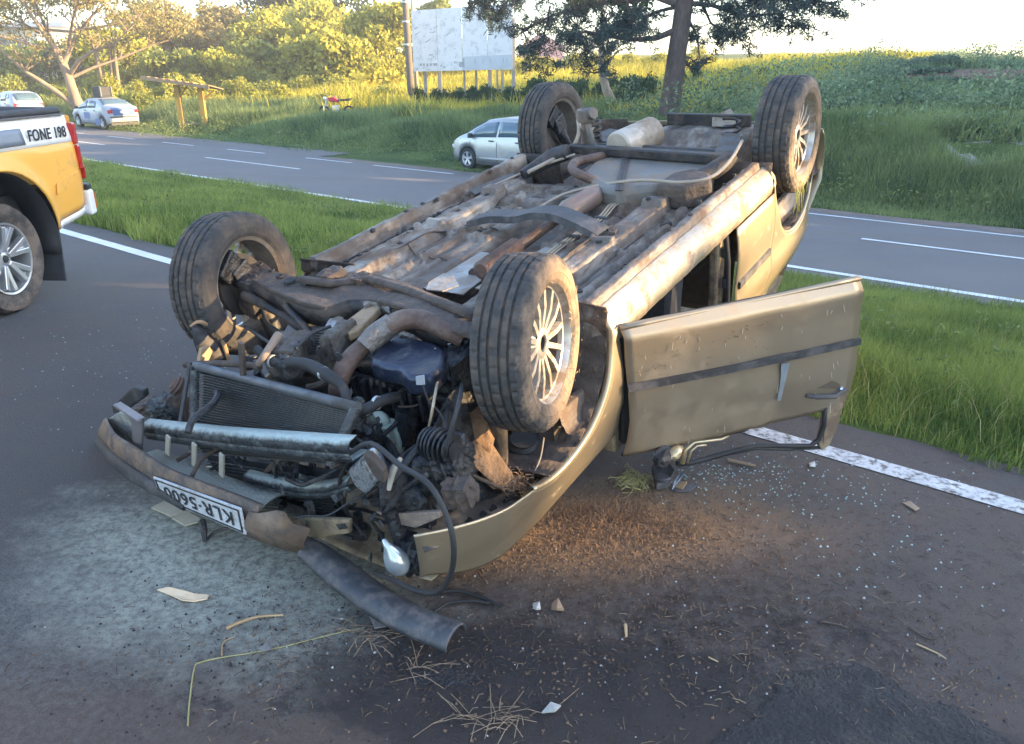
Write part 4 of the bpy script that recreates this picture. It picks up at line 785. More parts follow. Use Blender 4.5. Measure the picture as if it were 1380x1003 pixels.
# ================================================================ PICKUP
def pickup():
    loc = (-3.46, 5.18, 0); t = thing('pickup_truck', 'yellow and white patrol pickup cut off by the left edge, seen from its rear corner', 'pickup truck', loc, math.radians(88.0))
    yel = mk('patrol_yellow_paint', (.78, .40, .075), (.82, .44, .095), scale=.8, rough=.28, dirt=(.40, .24, .12), dirt_amt=.12, dirt_scale=3); wht = mk('patrol_white_paint', (.74, .74, .74), (.78, .78, .78), scale=.8, rough=.3)
    gry = mk('grey_reflective_stripe', (.16, .19, .24), (.19, .22, .27), rough=.35); rub = mk('truck_tyre_rubber', (.035, .034, .034), (.06, .055, .05), scale=6, rough=.85, dirt=(.16, .125, .10), dirt_amt=.55, dirt_scale=5, bump=.2)
    alloy = mk('bright_alloy', (.55, .56, .58), (.62, .63, .65), scale=3, metal=.75, rough=.28)
    xe, xf_ = 1.06, -.95; ra = .56; cz = .40
    def yo(x, z):   # outer surface, y negative is towards the viewer's side
        r_ = math.hypot(x, z-cz); flare = .035*max(0, 1-abs(r_-ra)/.10); roll = .05*max(0, (x-.86)/.2)**2; return -(.02+flare-.05*max(0, (z-1.0)/.3)**1.5 - .03*max(0, (.75-z)/.3) - roll)
    def zlo(x):
        base = .60 if x < 0 else .47+.05*max(0, (x-.6)/.4)
        return max(base, cz+math.sqrt(max(0, ra*ra-x*x))) if abs(x) < ra else base
    xs = sorted(set([round(float(v), 3) for v in np.linspace(xf_, xe, 40)]+[s*ra*f for s in (-1, 1) for f in (.93, .97, .99, 1.0, 1.003)]))
    def pan(nm, lo, hi, mt, n=10, off=0, x0=xf_, x1=xe):
        rows = []
        for x in xs:
            if x < x0-1e-6 or x > x1+1e-6: continue
            a = lo(x) if callable(lo) else lo; b_ = hi(x) if callable(hi) else hi; rows.append([(x, yo(x, a+(b_-a)*j/n)-off, a+(b_-a)*j/n) for j in range(n+1)])
        m = MB(); m.sheet(rows); return m.build(nm, mt, t, smooth='all', solid=.012)
    wl = lambda x: zlo(x)+.05 if x > .56 else zlo(x)
    pan('side_panel', wl, 1.075, yel); pan('upper_side_panel', 1.075, 1.27, wht, 5)
    pan('lower_side_trim', lambda x: zlo(x), lambda x: zlo(x)+.05, wht, 2, 0, .58)
    pan('side_stripe', 1.10, 1.21, gry, 3, .009, xf_, .41)
    # recessed moulding near the tail
    m = MB(); m.prism([(.60, -.034, .72), (.93, -.02, .80), (.94, -.02, .86), (.62, -.034, .80)], (0, -.006, 0)); m.build('pressed_crease', yel, t, bevel=.004)
    # lettering
    cu = bpy.data.curves.new('lettering', 'FONT'); cu.body = 'FONE 198'; cu.size = .115; cu.extrude = .002; cu.space_character = 1.06; cu.offset = .0022
    tmp = bpy.data.objects.new('lettering', cu); C.objects.link(tmp); bpy.context.view_layer.update(); dg = bpy.context.evaluated_depsgraph_get(); me = bpy.data.meshes.new_from_object(tmp.evaluated_get(dg)); bpy.data.objects.remove(tmp)
    o = bpy.data.objects.new('lettering', me); C.objects.link(o); me.materials.clear(); me.materials.append(mk('dark_lettering', (.02, .02, .025), rough=.5)); o.parent = t; wdt = max(v.co.x for v in me.vertices)
    sx = .46/wdt; o.location = (.425, -.028, 1.12); o.rotation_euler = (math.pi/2, 0, 0); o.scale = (sx, .95, 1)
    for v in me.vertices: pass
    m = MB(); m.prism([(xf_, .10, 1.262), (xe-.02, .10, 1.262), (xe-.02, 1.6, 1.262), (xf_, 1.6, 1.262)], (0, 0, .03)); m.tube([(xf_, .05, 1.30), (.6, .05, 1.30), (xe-.10, .06, 1.30), (xe-.04, .12, 1.295), (xe-.03, .8, 1.30), (xe-.03, 1.55, 1.30)], .032, 8); m.build('bed_cover', mk('black_vinyl_cover', (.025, .025, .028), (.05, .05, .055), scale=6, rough=.6, bump=.15, bscale=90), t, bevel=.01)
    m = MB(); m.sheet([[(x, y, 1.273+.004) for y in (.0, .09)] for x in np.linspace(xf_, xe-.1, 4)]); m.build('bed_rail', mk('dusty_black_rail', (.10, .10, .11), (.16, .15, .15), rough=.6), t, solid=.012)
    m = MB(); m.prism([(xe-.005, .02, .55), (xe+.02, .12, .55), (xe+.03, 1.55, .55), (xe-.005, 1.65, .55)], (0, 0, .72)); m.build('tailgate', yel, t, bevel=.02)
    m = MB(); m.prism([(xe-.07, -.022, 1.05), (xe-.005, -.01, 1.05), (xe+.03, .05, 1.05), (xe+.03, .14, 1.05), (xe-.05, .14, 1.05)], (0.0, 0, .16), ); m.prism([(xe-.055, -.024, .86), (xe+.0, -.01, .86), (xe+.035, .05, .86), (xe+.03, .14, .86), (xe-.04, .14, .86)], (0, 0, .185)); m.build('tail_light', lens_r, t, bevel=.012)
    m = MB(); m.prism([(xe+.005, -.01, .78), (xe+.06, .02, .78), (xe+.05, .12, .78), (xe, .12, .78)], (0, 0, .10)); m.build('reflector', lens_r, t, bevel=.01)
    m = MB(); m.prism([(xe-.01, -.012, .49), (xe+.10, .01, .49), (xe+.15, .10, .49), (xe+.15, 1.5, .49), (xe-.01, 1.5, .49)], (0, 0, .20)); m.build('rear_bumper', wht, t, bevel=.02)
    m = MB(); m.prism([(xe+.0, -.008, .69), (xe+.09, .012, .69), (xe+.14, .10, .69), (xe+.14, 1.5, .69), (xe, 1.5, .69)], (0, 0, .045)); m.build('bumper_step', black_p, t, bevel=.012)
    m = MB(); m.prism([(xe+.105, .004, .53), (xe+.152, .09, .53), (xe+.156, .2, .53), (xe+.152, .2, .53)], (0, 0, .13)); m.build('bumper_reflector', mk('orange_reflector', (.7, .22, .04), rough=.3), t)
    # liner and mud flap
    rows = [];
    for i in range(25):
        a = math.radians(-12+i*204/24); r_ = ra-.01; rows.append([(math.cos(a)*r_, y, cz+math.sin(a)*r_) for y in (-.015, .12, .40)])
    m = MB(); m.sheet(rows); m.build('wheel_arch_liner', black_p, t, smooth='all', solid=.01)
    m = MB(); m.box((.555, .16, .33), (.02, .34, .50), (0, .12, 0)); m.build('mud_flap', mk('rubber_flap', (.025, .025, .03), (.045, .045, .05), scale=9, rough=.75), t, bevel=.008)
    m = MB(); m.box((0, .8, .62), (1.9, 1.2, .25)); m.tube([(0, .1, .37), (0, 1.6, .37)], .06, 10); m.build('chassis', black_p, t)
    # wheels
    def wheel(x, y, sgn):
        R_ = .375; m = MB(); hw = .125
        pf = [(-hw*.75*sgn, R_*.66), (-hw*sgn, R_*.80), (-hw*.92*sgn, R_*.95), (-hw*.7*sgn, R_), (-.03*sgn, R_+.001), (-.028*sgn, R_-.008), (-.018*sgn, R_-.008), (-.016*sgn, R_+.001), (.016*sgn, R_+.001), (.018*sgn, R_-.008), (.028*sgn, R_-.008), (.03*sgn, R_), (hw*.7*sgn, R_), (hw*.92*sgn, R_*.95), (hw*sgn, R_*.80), (hw*.75*sgn, R_*.66)]
        m.lathe(pf, (0, 0, 0), 'Y', 72, fn=lambda i, j, r: r-(.007 if (j in (3, 12, 7, 8) and i % 4 == 0) else 0)); wh = m.build('wheel', rub, t, smooth=True, loc=(x, y, R_))
        m = MB(); m.lathe([(hw*.80*sgn, R_*.66), (hw*.84*sgn, R_*.655), (hw*.80*sgn, R_*.62), (hw*.1*sgn, R_*.585), (-hw*.7*sgn, R_*.62)], (0, 0, 0), 'Y', 48); m.lathe([(hw*.62*sgn, 0), (hw*.62*sgn, .03), (hw*.5*sgn, .065), (hw*.25*sgn, .09), (hw*.2*sgn, .1)], (0, 0, 0), 'Y', 24); m.build('rim', alloy, wh, smooth=True)
        for i in range(6):
            a = i*math.pi/3+.28; m = MB()
            for da in (-.20, .20):
                c_, s_ = math.cos(a), math.sin(a); c2, s2 = math.cos(a+da), math.sin(a+da); m.beam((c_*.055, hw*.45*sgn, s_*.055), (c2*R_*.60, hw*.72*sgn, s2*R_*.60), .036, .05, (0, sgn, 0))
            c_, s_ = math.cos(a), math.sin(a); m.beam((c_*.05, hw*.30*sgn, s_*.05), (c_*R_*.60, hw*.5*sgn, s_*R_*.60), .07, .03, (0, sgn, 0)); m.build('spoke', alloy, wh, bevel=.005)
        m = MB(); m.lathe([(hw*.70*sgn, .0), (hw*.68*sgn, .024), (hw*.6*sgn, .028)], (0, 0, 0), 'Y', 18); m.build('hub_cap', black_p, wh)
        m = MB()
        for i in range(6): a = i*math.pi/3+.8; m.lathe([(hw*.5*sgn, .0), (hw*.5*sgn, .009), (hw*.3*sgn, .009)], (math.cos(a)*.07, 0, math.sin(a)*.07), 'Y', 6)
        m.build('wheel_nuts', alloy, wh)
        m = MB(); m.lathe([(-.01*sgn, .04), (-.01*sgn, .17), (-.03*sgn, .17)], (0, 0, 0), 'Y', 32); m.build('brake_disc', mk('dark_brake', (.05, .05, .05), rough=.6), wh)
    wheel(0, .125, -1); wheel(0, 1.53, 1); wheel(-3.05, .125, -1); wheel(-3.05, 1.53, 1)
    # cab and bonnet, out of the picture to the left
    prof = [(-1.0, .55), (-1.0, 1.28), (-1.12, 1.74), (-1.5, 1.80), (-2.25, 1.78), (-2.85, 1.30), (-3.75, 1.16), (-3.9, .95), (-3.9, .5)]
    m = MB(); m.prism([(x, .0, z) for x, z in prof if z < 1.35], (0, 1.65, 0)); m.build('cab_body', yel, t, bevel=.05)
    m = MB(); m.prism([(-1.0, .08, 1.28), (-1.14, .2, 1.72), (-1.5, .2, 1.79), (-2.25, .2, 1.77), (-2.85, .08, 1.29)], (0, 1.45, 0)); m.build('cab_roof', wht, t, bevel=.04)
    m = MB(); m.prism([(-1.2, .06, 1.32), (-1.28, .14, 1.66), (-2.2, .14, 1.68), (-2.65, .06, 1.32)], (0, .05, 0)); m.build('cab_window', glass_c, t)
pickup()
# ================================================================ OVERTURNED CAR
MW = Matrix(((-0.55889073, 0.8196246, -0.1259233), (-0.80874676, -0.5723086, -0.13561541), (-0.18322071, 0.02604586, 0.98272671))); TW = Vector((-0.5497947, 2.66652534, 0.78466844))
ORG = Vector((-1.2, 0, -1.02))
MWT = MW.transposed(); CL = MWT @ (_C-TW)
def cp(u, v, ax, val):
    d = MWT @ ray(u, v); i = 'xyz'.index(ax); return CL+d*((val-CL[i])/d[i])
def cpl(u, v, p0, n):
    d = MWT @ ray(u, v); n = Vector(n); return CL+d*((Vector(p0)-CL).dot(n)/d.dot(n))
def gl(x, y, h=0.0): return (h-TW.z-MW[2][0]*x-MW[2][1]*y)/MW[2][2]
car = thing('overturned_car', 'wrecked bronze hatchback lying on its roof with wheels in the air and nose torn open', 'car'); car.matrix_world = Matrix.Translation(MW @ ORG+TW) @ MW.to_4x4()
def B(name, mb, mat, parent=None, loc=None, **k):
    if parent is None: return mb.build(name, mat, car, loc=(-ORG if loc is None else Vector(loc)-ORG), **k)
    return mb.build(name, mat, parent, loc=loc, **k)
MUD = (.17, .105, .065); DUST = (.30, .25, .20)
bronze = mk('bronze_car_paint', (.37, .305, .21), (.41, .34, .24), scale=1, metal=.72, rough=.36, dirt=(.26, .19, .12), dirt_amt=.08, dirt_scale=16, bump=.03, bscale=14)
bronze_d = mk('dusty_bronze_paint', (.34, .27, .17), (.42, .34, .22), scale=3, metal=.35, rough=.5, dirt=(.15, .105, .075), dirt_amt=.6, dirt_scale=5, bump=.15, bscale=30)
under = mk('underbody_coating', (.095, .082, .072), (.27, .235, .195), scale=5.5, metal=.2, rough=.5, dirt=(.11, .072, .05), dirt_amt=.48, dirt_scale=5, bump=.30, bscale=45, c3=(.15, .125, .105), streak=(.45, 1.6, 1), detail=9)
under2 = mk('dusty_rail_coating', (.20, .155, .11), (.31, .25, .185), scale=5, rough=.7, dirt=(.11, .075, .05), dirt_amt=.5, dirt_scale=7, bump=.3, bscale=50)
alu = mk('heat_shield_aluminium', (.26, .26, .25), (.38, .37, .35), scale=7, metal=.65, rough=.42, dirt=(.25, .2, .16), dirt_amt=.5, dirt_scale=5, bump=.35, bscale=22)
rust = mk('rusty_steel', (.065, .042, .036), (.16, .10, .078), scale=9, rough=.65, metal=.3, bump=.35, bscale=60, dirt=(.20, .16, .13), dirt_amt=.3)
blk = mk('black_underbody_steel', (.016, .016, .019), (.04, .038, .04), scale=7, rough=.5, metal=.2, dirt=(.09, .065, .05), dirt_amt=.45, dirt_scale=8, bump=.25)
soot = mk('sooty_black_metal', (.008, .009, .012), (.028, .03, .036), scale=9, rough=.42, metal=.25, dirt=(.06, .058, .055), dirt_amt=.3, dirt_scale=14, bump=.5, bscale=55)
sootp = mk('sooty_metal_with_powder', (.018, .02, .024), (.06, .062, .064), scale=9, rough=.5, metal=.2, dirt=(.16, .18, .17), dirt_amt=.34, dirt_scale=22, bump=.5, bscale=70)
brownm = mk('muddy_brown_steel', (.045, .032, .027), (.12, .088, .07), scale=7, rough=.7, metal=.15, dirt=(.06, .05, .045), dirt_amt=.4, dirt_scale=9, bump=.5, bscale=40)
caste = mk('cast_aluminium_dirty', (.055, .052, .05), (.13, .12, .11), scale=9, rough=.6, metal=.45, dirt=(.07, .055, .045), dirt_amt=.6, dirt_scale=12, bump=.6, bscale=45)
plast = mk('scuffed_black_plastic', (.02, .021, .025), (.045, .046, .052), scale=6, rough=.6, dirt=(.11, .10, .10), dirt_amt=.42, dirt_scale=10, bump=.12)
rubber = mk('black_rubber', (.015, .015, .017), (.028, .028, .03), scale=9, rough=.7)
chrome = mk('bright_reflector', (.75, .77, .8), (.8, .82, .85), rough=.12, metal=.95)
alloyw = mk('silver_alloy_wheel', (.42, .41, .39), (.50, .485, .46), scale=5, metal=.75, rough=.38, dirt=(.20, .14, .095), dirt_amt=.48, dirt_scale=9)
mudm = mk('caked_mud', (.10, .06, .038), (.22, .14, .09), scale=14, rough=.95, bump=1.0, bscale=35)
def tyre_mat(name, mud_in, mud_out, amount):
    m = mk(name, (.022, .022, .024), (.05, .048, .047), scale=5, rough=.8, bump=.25, bscale=60); t = m.node_tree; N = t.nodes; L = t.links; b = N['Principled BSDF']; old = b.inputs['Base Color'].links[0].from_socket
    tc = N.new('ShaderNodeTexCoord'); sp = N.new('ShaderNodeSeparateXYZ'); L.new(tc.outputs['Object'], sp.inputs[0]); n = N.new('ShaderNodeTexNoise'); n.inputs['Scale'].default_value = 9; n.inputs['Detail'].default_value = 9; n.inputs['Roughness'].default_value = .7; L.new(tc.outputs['Object'], n.inputs['Vector'])
    a = N.new('ShaderNodeMath'); a.operation = 'MULTIPLY_ADD'; a.inputs[1].default_value = .10; L.new(n.outputs[0], a.inputs[0]); L.new(sp.outputs[1], a.inputs[2])
    mr = N.new('ShaderNodeMapRange'); mr.inputs['From Min'].default_value = mud_in; mr.inputs['From Max'].default_value = mud_in+mud_out; mr.inputs['To Max'].default_value = amount; L.new(a.outputs[0], mr.inputs['Value'])
    n2 = N.new('ShaderNodeTexNoise'); n2.inputs['Scale'].default_value = 16; n2.inputs['Detail'].default_value = 8; L.new(tc.outputs['Object'], n2.inputs['Vector'])
    m3 = N.new('ShaderNodeMapRange'); m3.inputs['From Min'].default_value = .45; m3.inputs['From Max'].default_value = .68; m3.inputs['To Max'].default_value = .28; L.new(n2.outputs[0], m3.inputs['Value'])
    mxx = N.new('ShaderNodeMath'); mxx.operation = 'MAXIMUM'; L.new(mr.outputs[0], mxx.inputs[0]); L.new(m3.outputs[0], mxx.inputs[1])
    x = N.new('ShaderNodeMixRGB'); x.inputs[2].default_value = (.24, .165, .11, 1); L.new(mxx.outputs[0], x.inputs[0]); L.new(old, x.inputs[1]); L.new(x.outputs[0], b.inputs['Base Color']); return m
T_mud = tyre_mat('muddy_tyre_rubber', .124, .022, .9); T_dry = tyre_mat('dusty_tyre_rubber', .132, .03, .38)
TYH = .093
def car_wheel(pos, sgn, spokes=14, tmat=None, label=None, camber=0.0, toe=0.0, blocky=False):
    """sgn=+1: outer face towards +y"""
    R0 = .295; hw = TYH; m = MB(); m.lathe([(.055, .192), (.06, .2), (.05, .186), (.0, .178), (-.07, .183), (-.08, .2), (-.075, .205)] if sgn > 0 else [(-.055, .192), (-.06, .2), (-.05, .186), (.0, .178), (.07, .183), (.08, .2), (.075, .205)], (0, 0, 0), 'Y', 72)
    m.lathe([(.042*sgn, .024), (.05*sgn, .03), (.048*sgn, .05), (.03*sgn, .075), (.0, .08), (-.02*sgn, .07)], (0, 0, 0), 'Y', 36)
    wh = B('wheel', m, mk('dirty_wheel_barrel', (.13, .115, .10), (.24, .21, .18), scale=9, rough=.7, metal=.2, dirt=(.10, .07, .05), dirt_amt=.5), loc=pos, smooth=True); wh.rotation_euler = (camber, 0, toe)
    if label: wh['label'] = label
    m = MB(); m.lathe([(.079*sgn, .204), (.080*sgn, .199), (.072*sgn, .1945), (.055*sgn, .190), (.052*sgn, .184), (.035*sgn, .182)], (0, 0, 0), 'Y', 96); m.lathe([(.042*sgn, .024), (.051*sgn, .03), (.049*sgn, .05), (.03*sgn, .075), (.0, .08)], (0, 0, 0), 'Y', 36); m.build('rim', alloyw, wh, smooth=True)
    cols = [(-.080, .198), (-.088, .212), (-.0925, .235), (-.091, .258), (-.084, .279), (-.074, .289)]
    tr = [(-.070, .2925), (-.052, .295), (-.050, .287), (-.043, .287), (-.041, .2955), (-.024, .296), (-.022, .288), (-.0145, .288), (-.0125, .2965), (.0125, .2965), (.0145, .288), (.022, .288), (.024, .296), (.041, .2955), (.043, .287), (.050, .287), (.052, .295), (.070, .2925)]
    pf = cols+tr+[(-a, b) for a, b in cols[::-1]]; ns = 168
    def fn(i, j, r):
        if 6 <= j < 24 and r > .29:
            blk_ = (j-6)//4; ph = (i+blk_*2) % 5
            if ph == 0: return r-(.0045 if (j < 9 or j > 20) else .003)
        if j in (5, 24): return r-(.004 if i % 5 == 0 else 0)
        return r
    m = MB(); m.lathe(pf, (0, 0, 0), 'Y', ns, fn=fn); m.build('tyre', tmat or T_dry, wh, smooth=False)
    m = MB(); m.lathe([(.088*sgn, .232), (.0935*sgn, .234), (.0935*sgn, .238), (.089*sgn, .24)], (0, 0, 0), 'Y', 96); m.build('sidewall_ring', tmat or T_dry, wh, smooth='all')
    for i in range(spokes):
        a = 2*math.pi*(i+.25)/spokes; c_, s_ = math.cos(a), math.sin(a); m = MB(); w0, w1 = .013, .0085
        for (ra_, rb_, ya, yb, wa, wb_) in ((.045, .12, .047, .056, .020, .018), (.12, .188, .056, .052, .018, .019)):
            tx, tz = -s_, c_
            vs = []
            for (rr_, yy, ww) in ((ra_, ya, wa), (rb_, yb, wb_)):
                for dy in (0, -.022):
                    for sg in (-1, 1): vs.append((c_*rr_+tx*ww/2*sg*(1 if dy == 0 else 1.25), (yy+dy)*sgn, s_*rr_+tz*ww/2*sg*(1 if dy == 0 else 1.25)))
            m.add(vs, [(0, 1, 5, 4), (2, 6, 7, 3), (0, 4, 6, 2), (1, 3, 7, 5), (0, 2, 3, 1), (4, 5, 7, 6)])
        m.build('spoke', alloyw, wh, smooth=False)
    m = MB(); m.lathe([(.030*sgn, .0), (.030*sgn, .022), (.046*sgn, .024), (.050*sgn, .030)], (0, 0, 0), 'Y', 24); m.build('hub_cap', plast, wh)
    m = MB()
    for i in range(4): a = math.pi/4+i*math.pi/2; m.lathe([(.0475*sgn, .0), (.0475*sgn, .010), (.03*sgn, .011)], (math.cos(a)*.05, 0, math.sin(a)*.05), 'Y', 8)
    m.build('bolt_recess', plast, wh)
    m = MB(); m.lathe([(-.012*sgn, .03), (-.012*sgn, .128), (-.030*sgn, .128), (-.030*sgn, .03)], (0, 0, 0), 'Y', 48); m.lathe([(-.05*sgn, .02), (-.05*sgn, .06), (-.02*sgn, .07)], (0, 0, 0), 'Y', 24); m.build('brake_disc', mk('dark_grey_disc', (.05, .045, .042), (.12, .10, .09), scale=12, rough=.6, metal=.4), wh, smooth=True)
    m = MB(); m.box((.07*1, -.035*sgn, .105), (.13, .07, .07), (0, .6, 0)); m.box((.02, -.055*sgn, .05), (.10, .05, .10), (0, .3, 0)); m.tube([(.0, -.05*sgn, 0), (-.03, -.08*sgn, -.09), (-.06, -.07*sgn, -.13)], [.04, .03, .022], 8); m.build('brake_caliper', soot, wh, bevel=.008)
    return wh
WB, HWY = 2.5187, .8198
wf = car_wheel((0.0, HWY-TYH+.01, 0), 1, toe=.22, tmat=T_mud, label='front wheel nearest the viewer, sidewall caked with brown mud')
wf.scale = (.945, .95, .945); car_wheel((0, -HWY+TYH, 0), -1, toe=.22, tmat=T_dry, label='front wheel on the far side, seen from its inner face')
wr = car_wheel((-WB-.01, HWY-TYH+.03, 0), 1, tmat=T_mud, label='rear wheel above the bronze rear wing with grass caught in it')
wr.scale = (1.02, 1.14, 1.02); w4 = car_wheel((-WB, -HWY+TYH+.0, 0), -1, tmat=T_dry, label='rear wheel on the far side, nearest the silver car')
def tighten(mat, a, b_):
    for n in mat.node_tree.nodes:
        if n.type == 'VALTORGB': n.color_ramp.elements[0].position = a; n.color_ramp.elements[-1].position = b_
tighten(under, .40, .60)
# --- underbody as one relief sheet
def under_h(x, y):
    z = np.full_like(x, -.115); ay = np.abs(y); fr = smoothstep(-1.95, -1.75, x)
    z -= .105*smoothstep(.155, .10, np.abs(y+.02*np.sin(x*3)))*fr*smoothstep(-.2, -.36, x)*1
    for y0, w_, h_ in ((-.47, .052, .060), (.47, .052, .060)): z += h_*smoothstep(w_+.008, w_-.002, np.abs(y-y0-.03*smoothstep(-1.3, -.4, x)*np.sign(y0)*-1))*fr
    z += .045*smoothstep(.028, .018, np.abs(ay-.715)); z += .03*smoothstep(.68, .695, ay)*smoothstep(.76, .745, ay)
    for y0 in (-.30, .31, -.59, .60): z += .020*smoothstep(.022, .014, np.abs(y-y0))*fr
    z += .02*smoothstep(.025, .012, np.abs(x+.98))*(ay > .15)*(ay < .68)+.028*smoothstep(.05, .03, np.abs(x+1.48))*(ay < .68)
    z += .010*smoothstep(.15, .5, np.sin(y*78))*((ay > .2) & (ay < .42))*smoothstep(-.35, -.42, x)*smoothstep(-1.43, -1.38, x)
    z += .009*smoothstep(.2, .6, np.sin(y*95+1))*((ay > .54) & (ay < .67))*smoothstep(-.35, -.42, x)*smoothstep(-1.40, -1.36, x)
    for cx, cy, r_ in ((-.62, -.3, .035), (-.62, .3, .035), (-1.2, -.3, .04), (-1.25, .32, .04), (-1.62, -.35, .12), (-1.62, .35, .12), (-.8, .6, .02), (-1.1, .6, .02), (-1.4, .6, .02)):
        d = np.hypot(x-cx, y-cy); z += .012*smoothstep(r_+.012, r_+.004, d)-.022*smoothstep(r_, r_-.01, d)
    rear = 1-smoothstep(-1.78, -1.66, x); z += rear*(-.05)*(ay < .68)*1
    z -= .06*smoothstep(-1.95, -2.05, x)*smoothstep(-2.72, -2.62, x)*(ay < .66)
    d = np.hypot((x+2.74)/1.0, (y-.20)/1.2); z += .13*smoothstep(.30, .25, d)-.012*smoothstep(.02, .01, np.abs(d-.18))-.02*smoothstep(.05, .03, d)
    z += .010*(vnoise(x, y, 6, 4)-.5)+.006*(vnoise(x, y, 24, 6)-.5)+.003*(vnoise(x, y, 60, 7)-.5)
    z -= .28*smoothstep(-.36, -.14, x)*(ay < .70)            # bulkhead dips into the engine bay
    for sx in (-2.52, ): 
        d = np.hypot(x-sx, 0); z -= .34*smoothstep(.38, .34, np.abs(x-sx))*smoothstep(.50, .54, ay)
    z -= .3*smoothstep(.40, .37, np.abs(x))*smoothstep(.5, .54, ay); z -= .25*smoothstep(-2.88, -2.95, x)*smoothstep(.45, .6, ay)
    return z
nx, ny = 420, 220; xg = np.linspace(-3.2, -.12, nx); yg = np.linspace(-.78, .785, ny); Xg, Yg = np.meshgrid(xg, yg, indexing='ij'); Zg = under_h(Xg, Yg); I = np.arange(nx*ny).reshape(nx, ny)
fp = fastmesh('floor_pan', np.stack([Xg, Yg, Zg], -1).reshape(-1, 3), np.stack([I[:-1, :-1], I[1:, :-1], I[1:, 1:], I[:-1, 1:]], -1).reshape(-1, 4), under, car, smooth=True); fp.location = -ORG
def uz(x, y): return float(under_h(np.array([x]), np.array([y]))[0])
# --- side panels
def side_y(x, z, sgn=1):
    y = .812-.045*max(0, (-.14-z)*-1/.06 if z > -.14 else 0)**1.5
    if z < -.62: y -= .10*((-.62-z)/.25)**1.3
    if x > -.45 and z < -.42: y -= .12*((-.42-z)/.32)**2
    if x > .30: y -= .16*((x-.30)/.35)**1.7
    if x < -2.75: y -= .16*((-2.75-x)/.5)**1.8
    y += .010*math.exp(-((z+.33)/.10)**2)-.006*math.exp(-((z+.52)/.05)**2)
    return y*sgn
def arch_lip(cx, cz, r, x): 
    d = r*r-(x-cx)**2; return cz-math.sqrt(d) if d > 0 else None
def side_sheet(name, x0, x1, ztop, zbot, sgn, mat, nx=40, nz=14, extra=(), off=0, seed=0, crumple=0):
    xs = sorted(set([round(float(v), 4) for v in np.linspace(x0, x1, nx)]+[v for v in extra if x0 <= v <= x1])); rows = []; r = random.Random(seed)
    for x in xs:
        a, b_ = ztop(x), zbot(x); rows.append([(x, side_y(x, a+(b_-a)*j/nz, sgn)+off*sgn+(r.uniform(-1, 1)*crumple if 0 < j < nz else 0), a+(b_-a)*j/nz) for j in range(nz+1)])
    m = MB(); m.sheet(rows); return B(name, m, mat, smooth=True, solid=.006)
AX, AZ, AR = -.02, -.10, .385
RAX, RAZ, RAR = -2.60, -.11, .435
def zt_front(x):
    a = arch_lip(AX, AZ, AR, x); base = -.14 if x < AX else -.42+.10*min(1, max(0, (x-.2)/.4)); 
    return min(a, base) if a is not None else base
def zt_rear(x):
    a = arch_lip(RAX, RAZ, RAR, x); base = -.13 if x > RAX else -.20; return min(a, base) if a is not None else base
ex = [AX+s*AR*f for s in (-1, 1) for f in (.9, .96, .985, .997, 1.001)]
WB_ = sorted([(float(q.x), float(q.z)) for q in [cp(u, v, 'y', yy) for u, v, yy in ((578, 772, .70), (618, 765, .72), (650, 752, .74), (690, 724, .76), (740, 690, .77), (800, 642, .78), (836, 613, .79))]]); WBX = [a for a, _ in WB_]; WBZ = [b_-.012 for _, b_ in WB_]
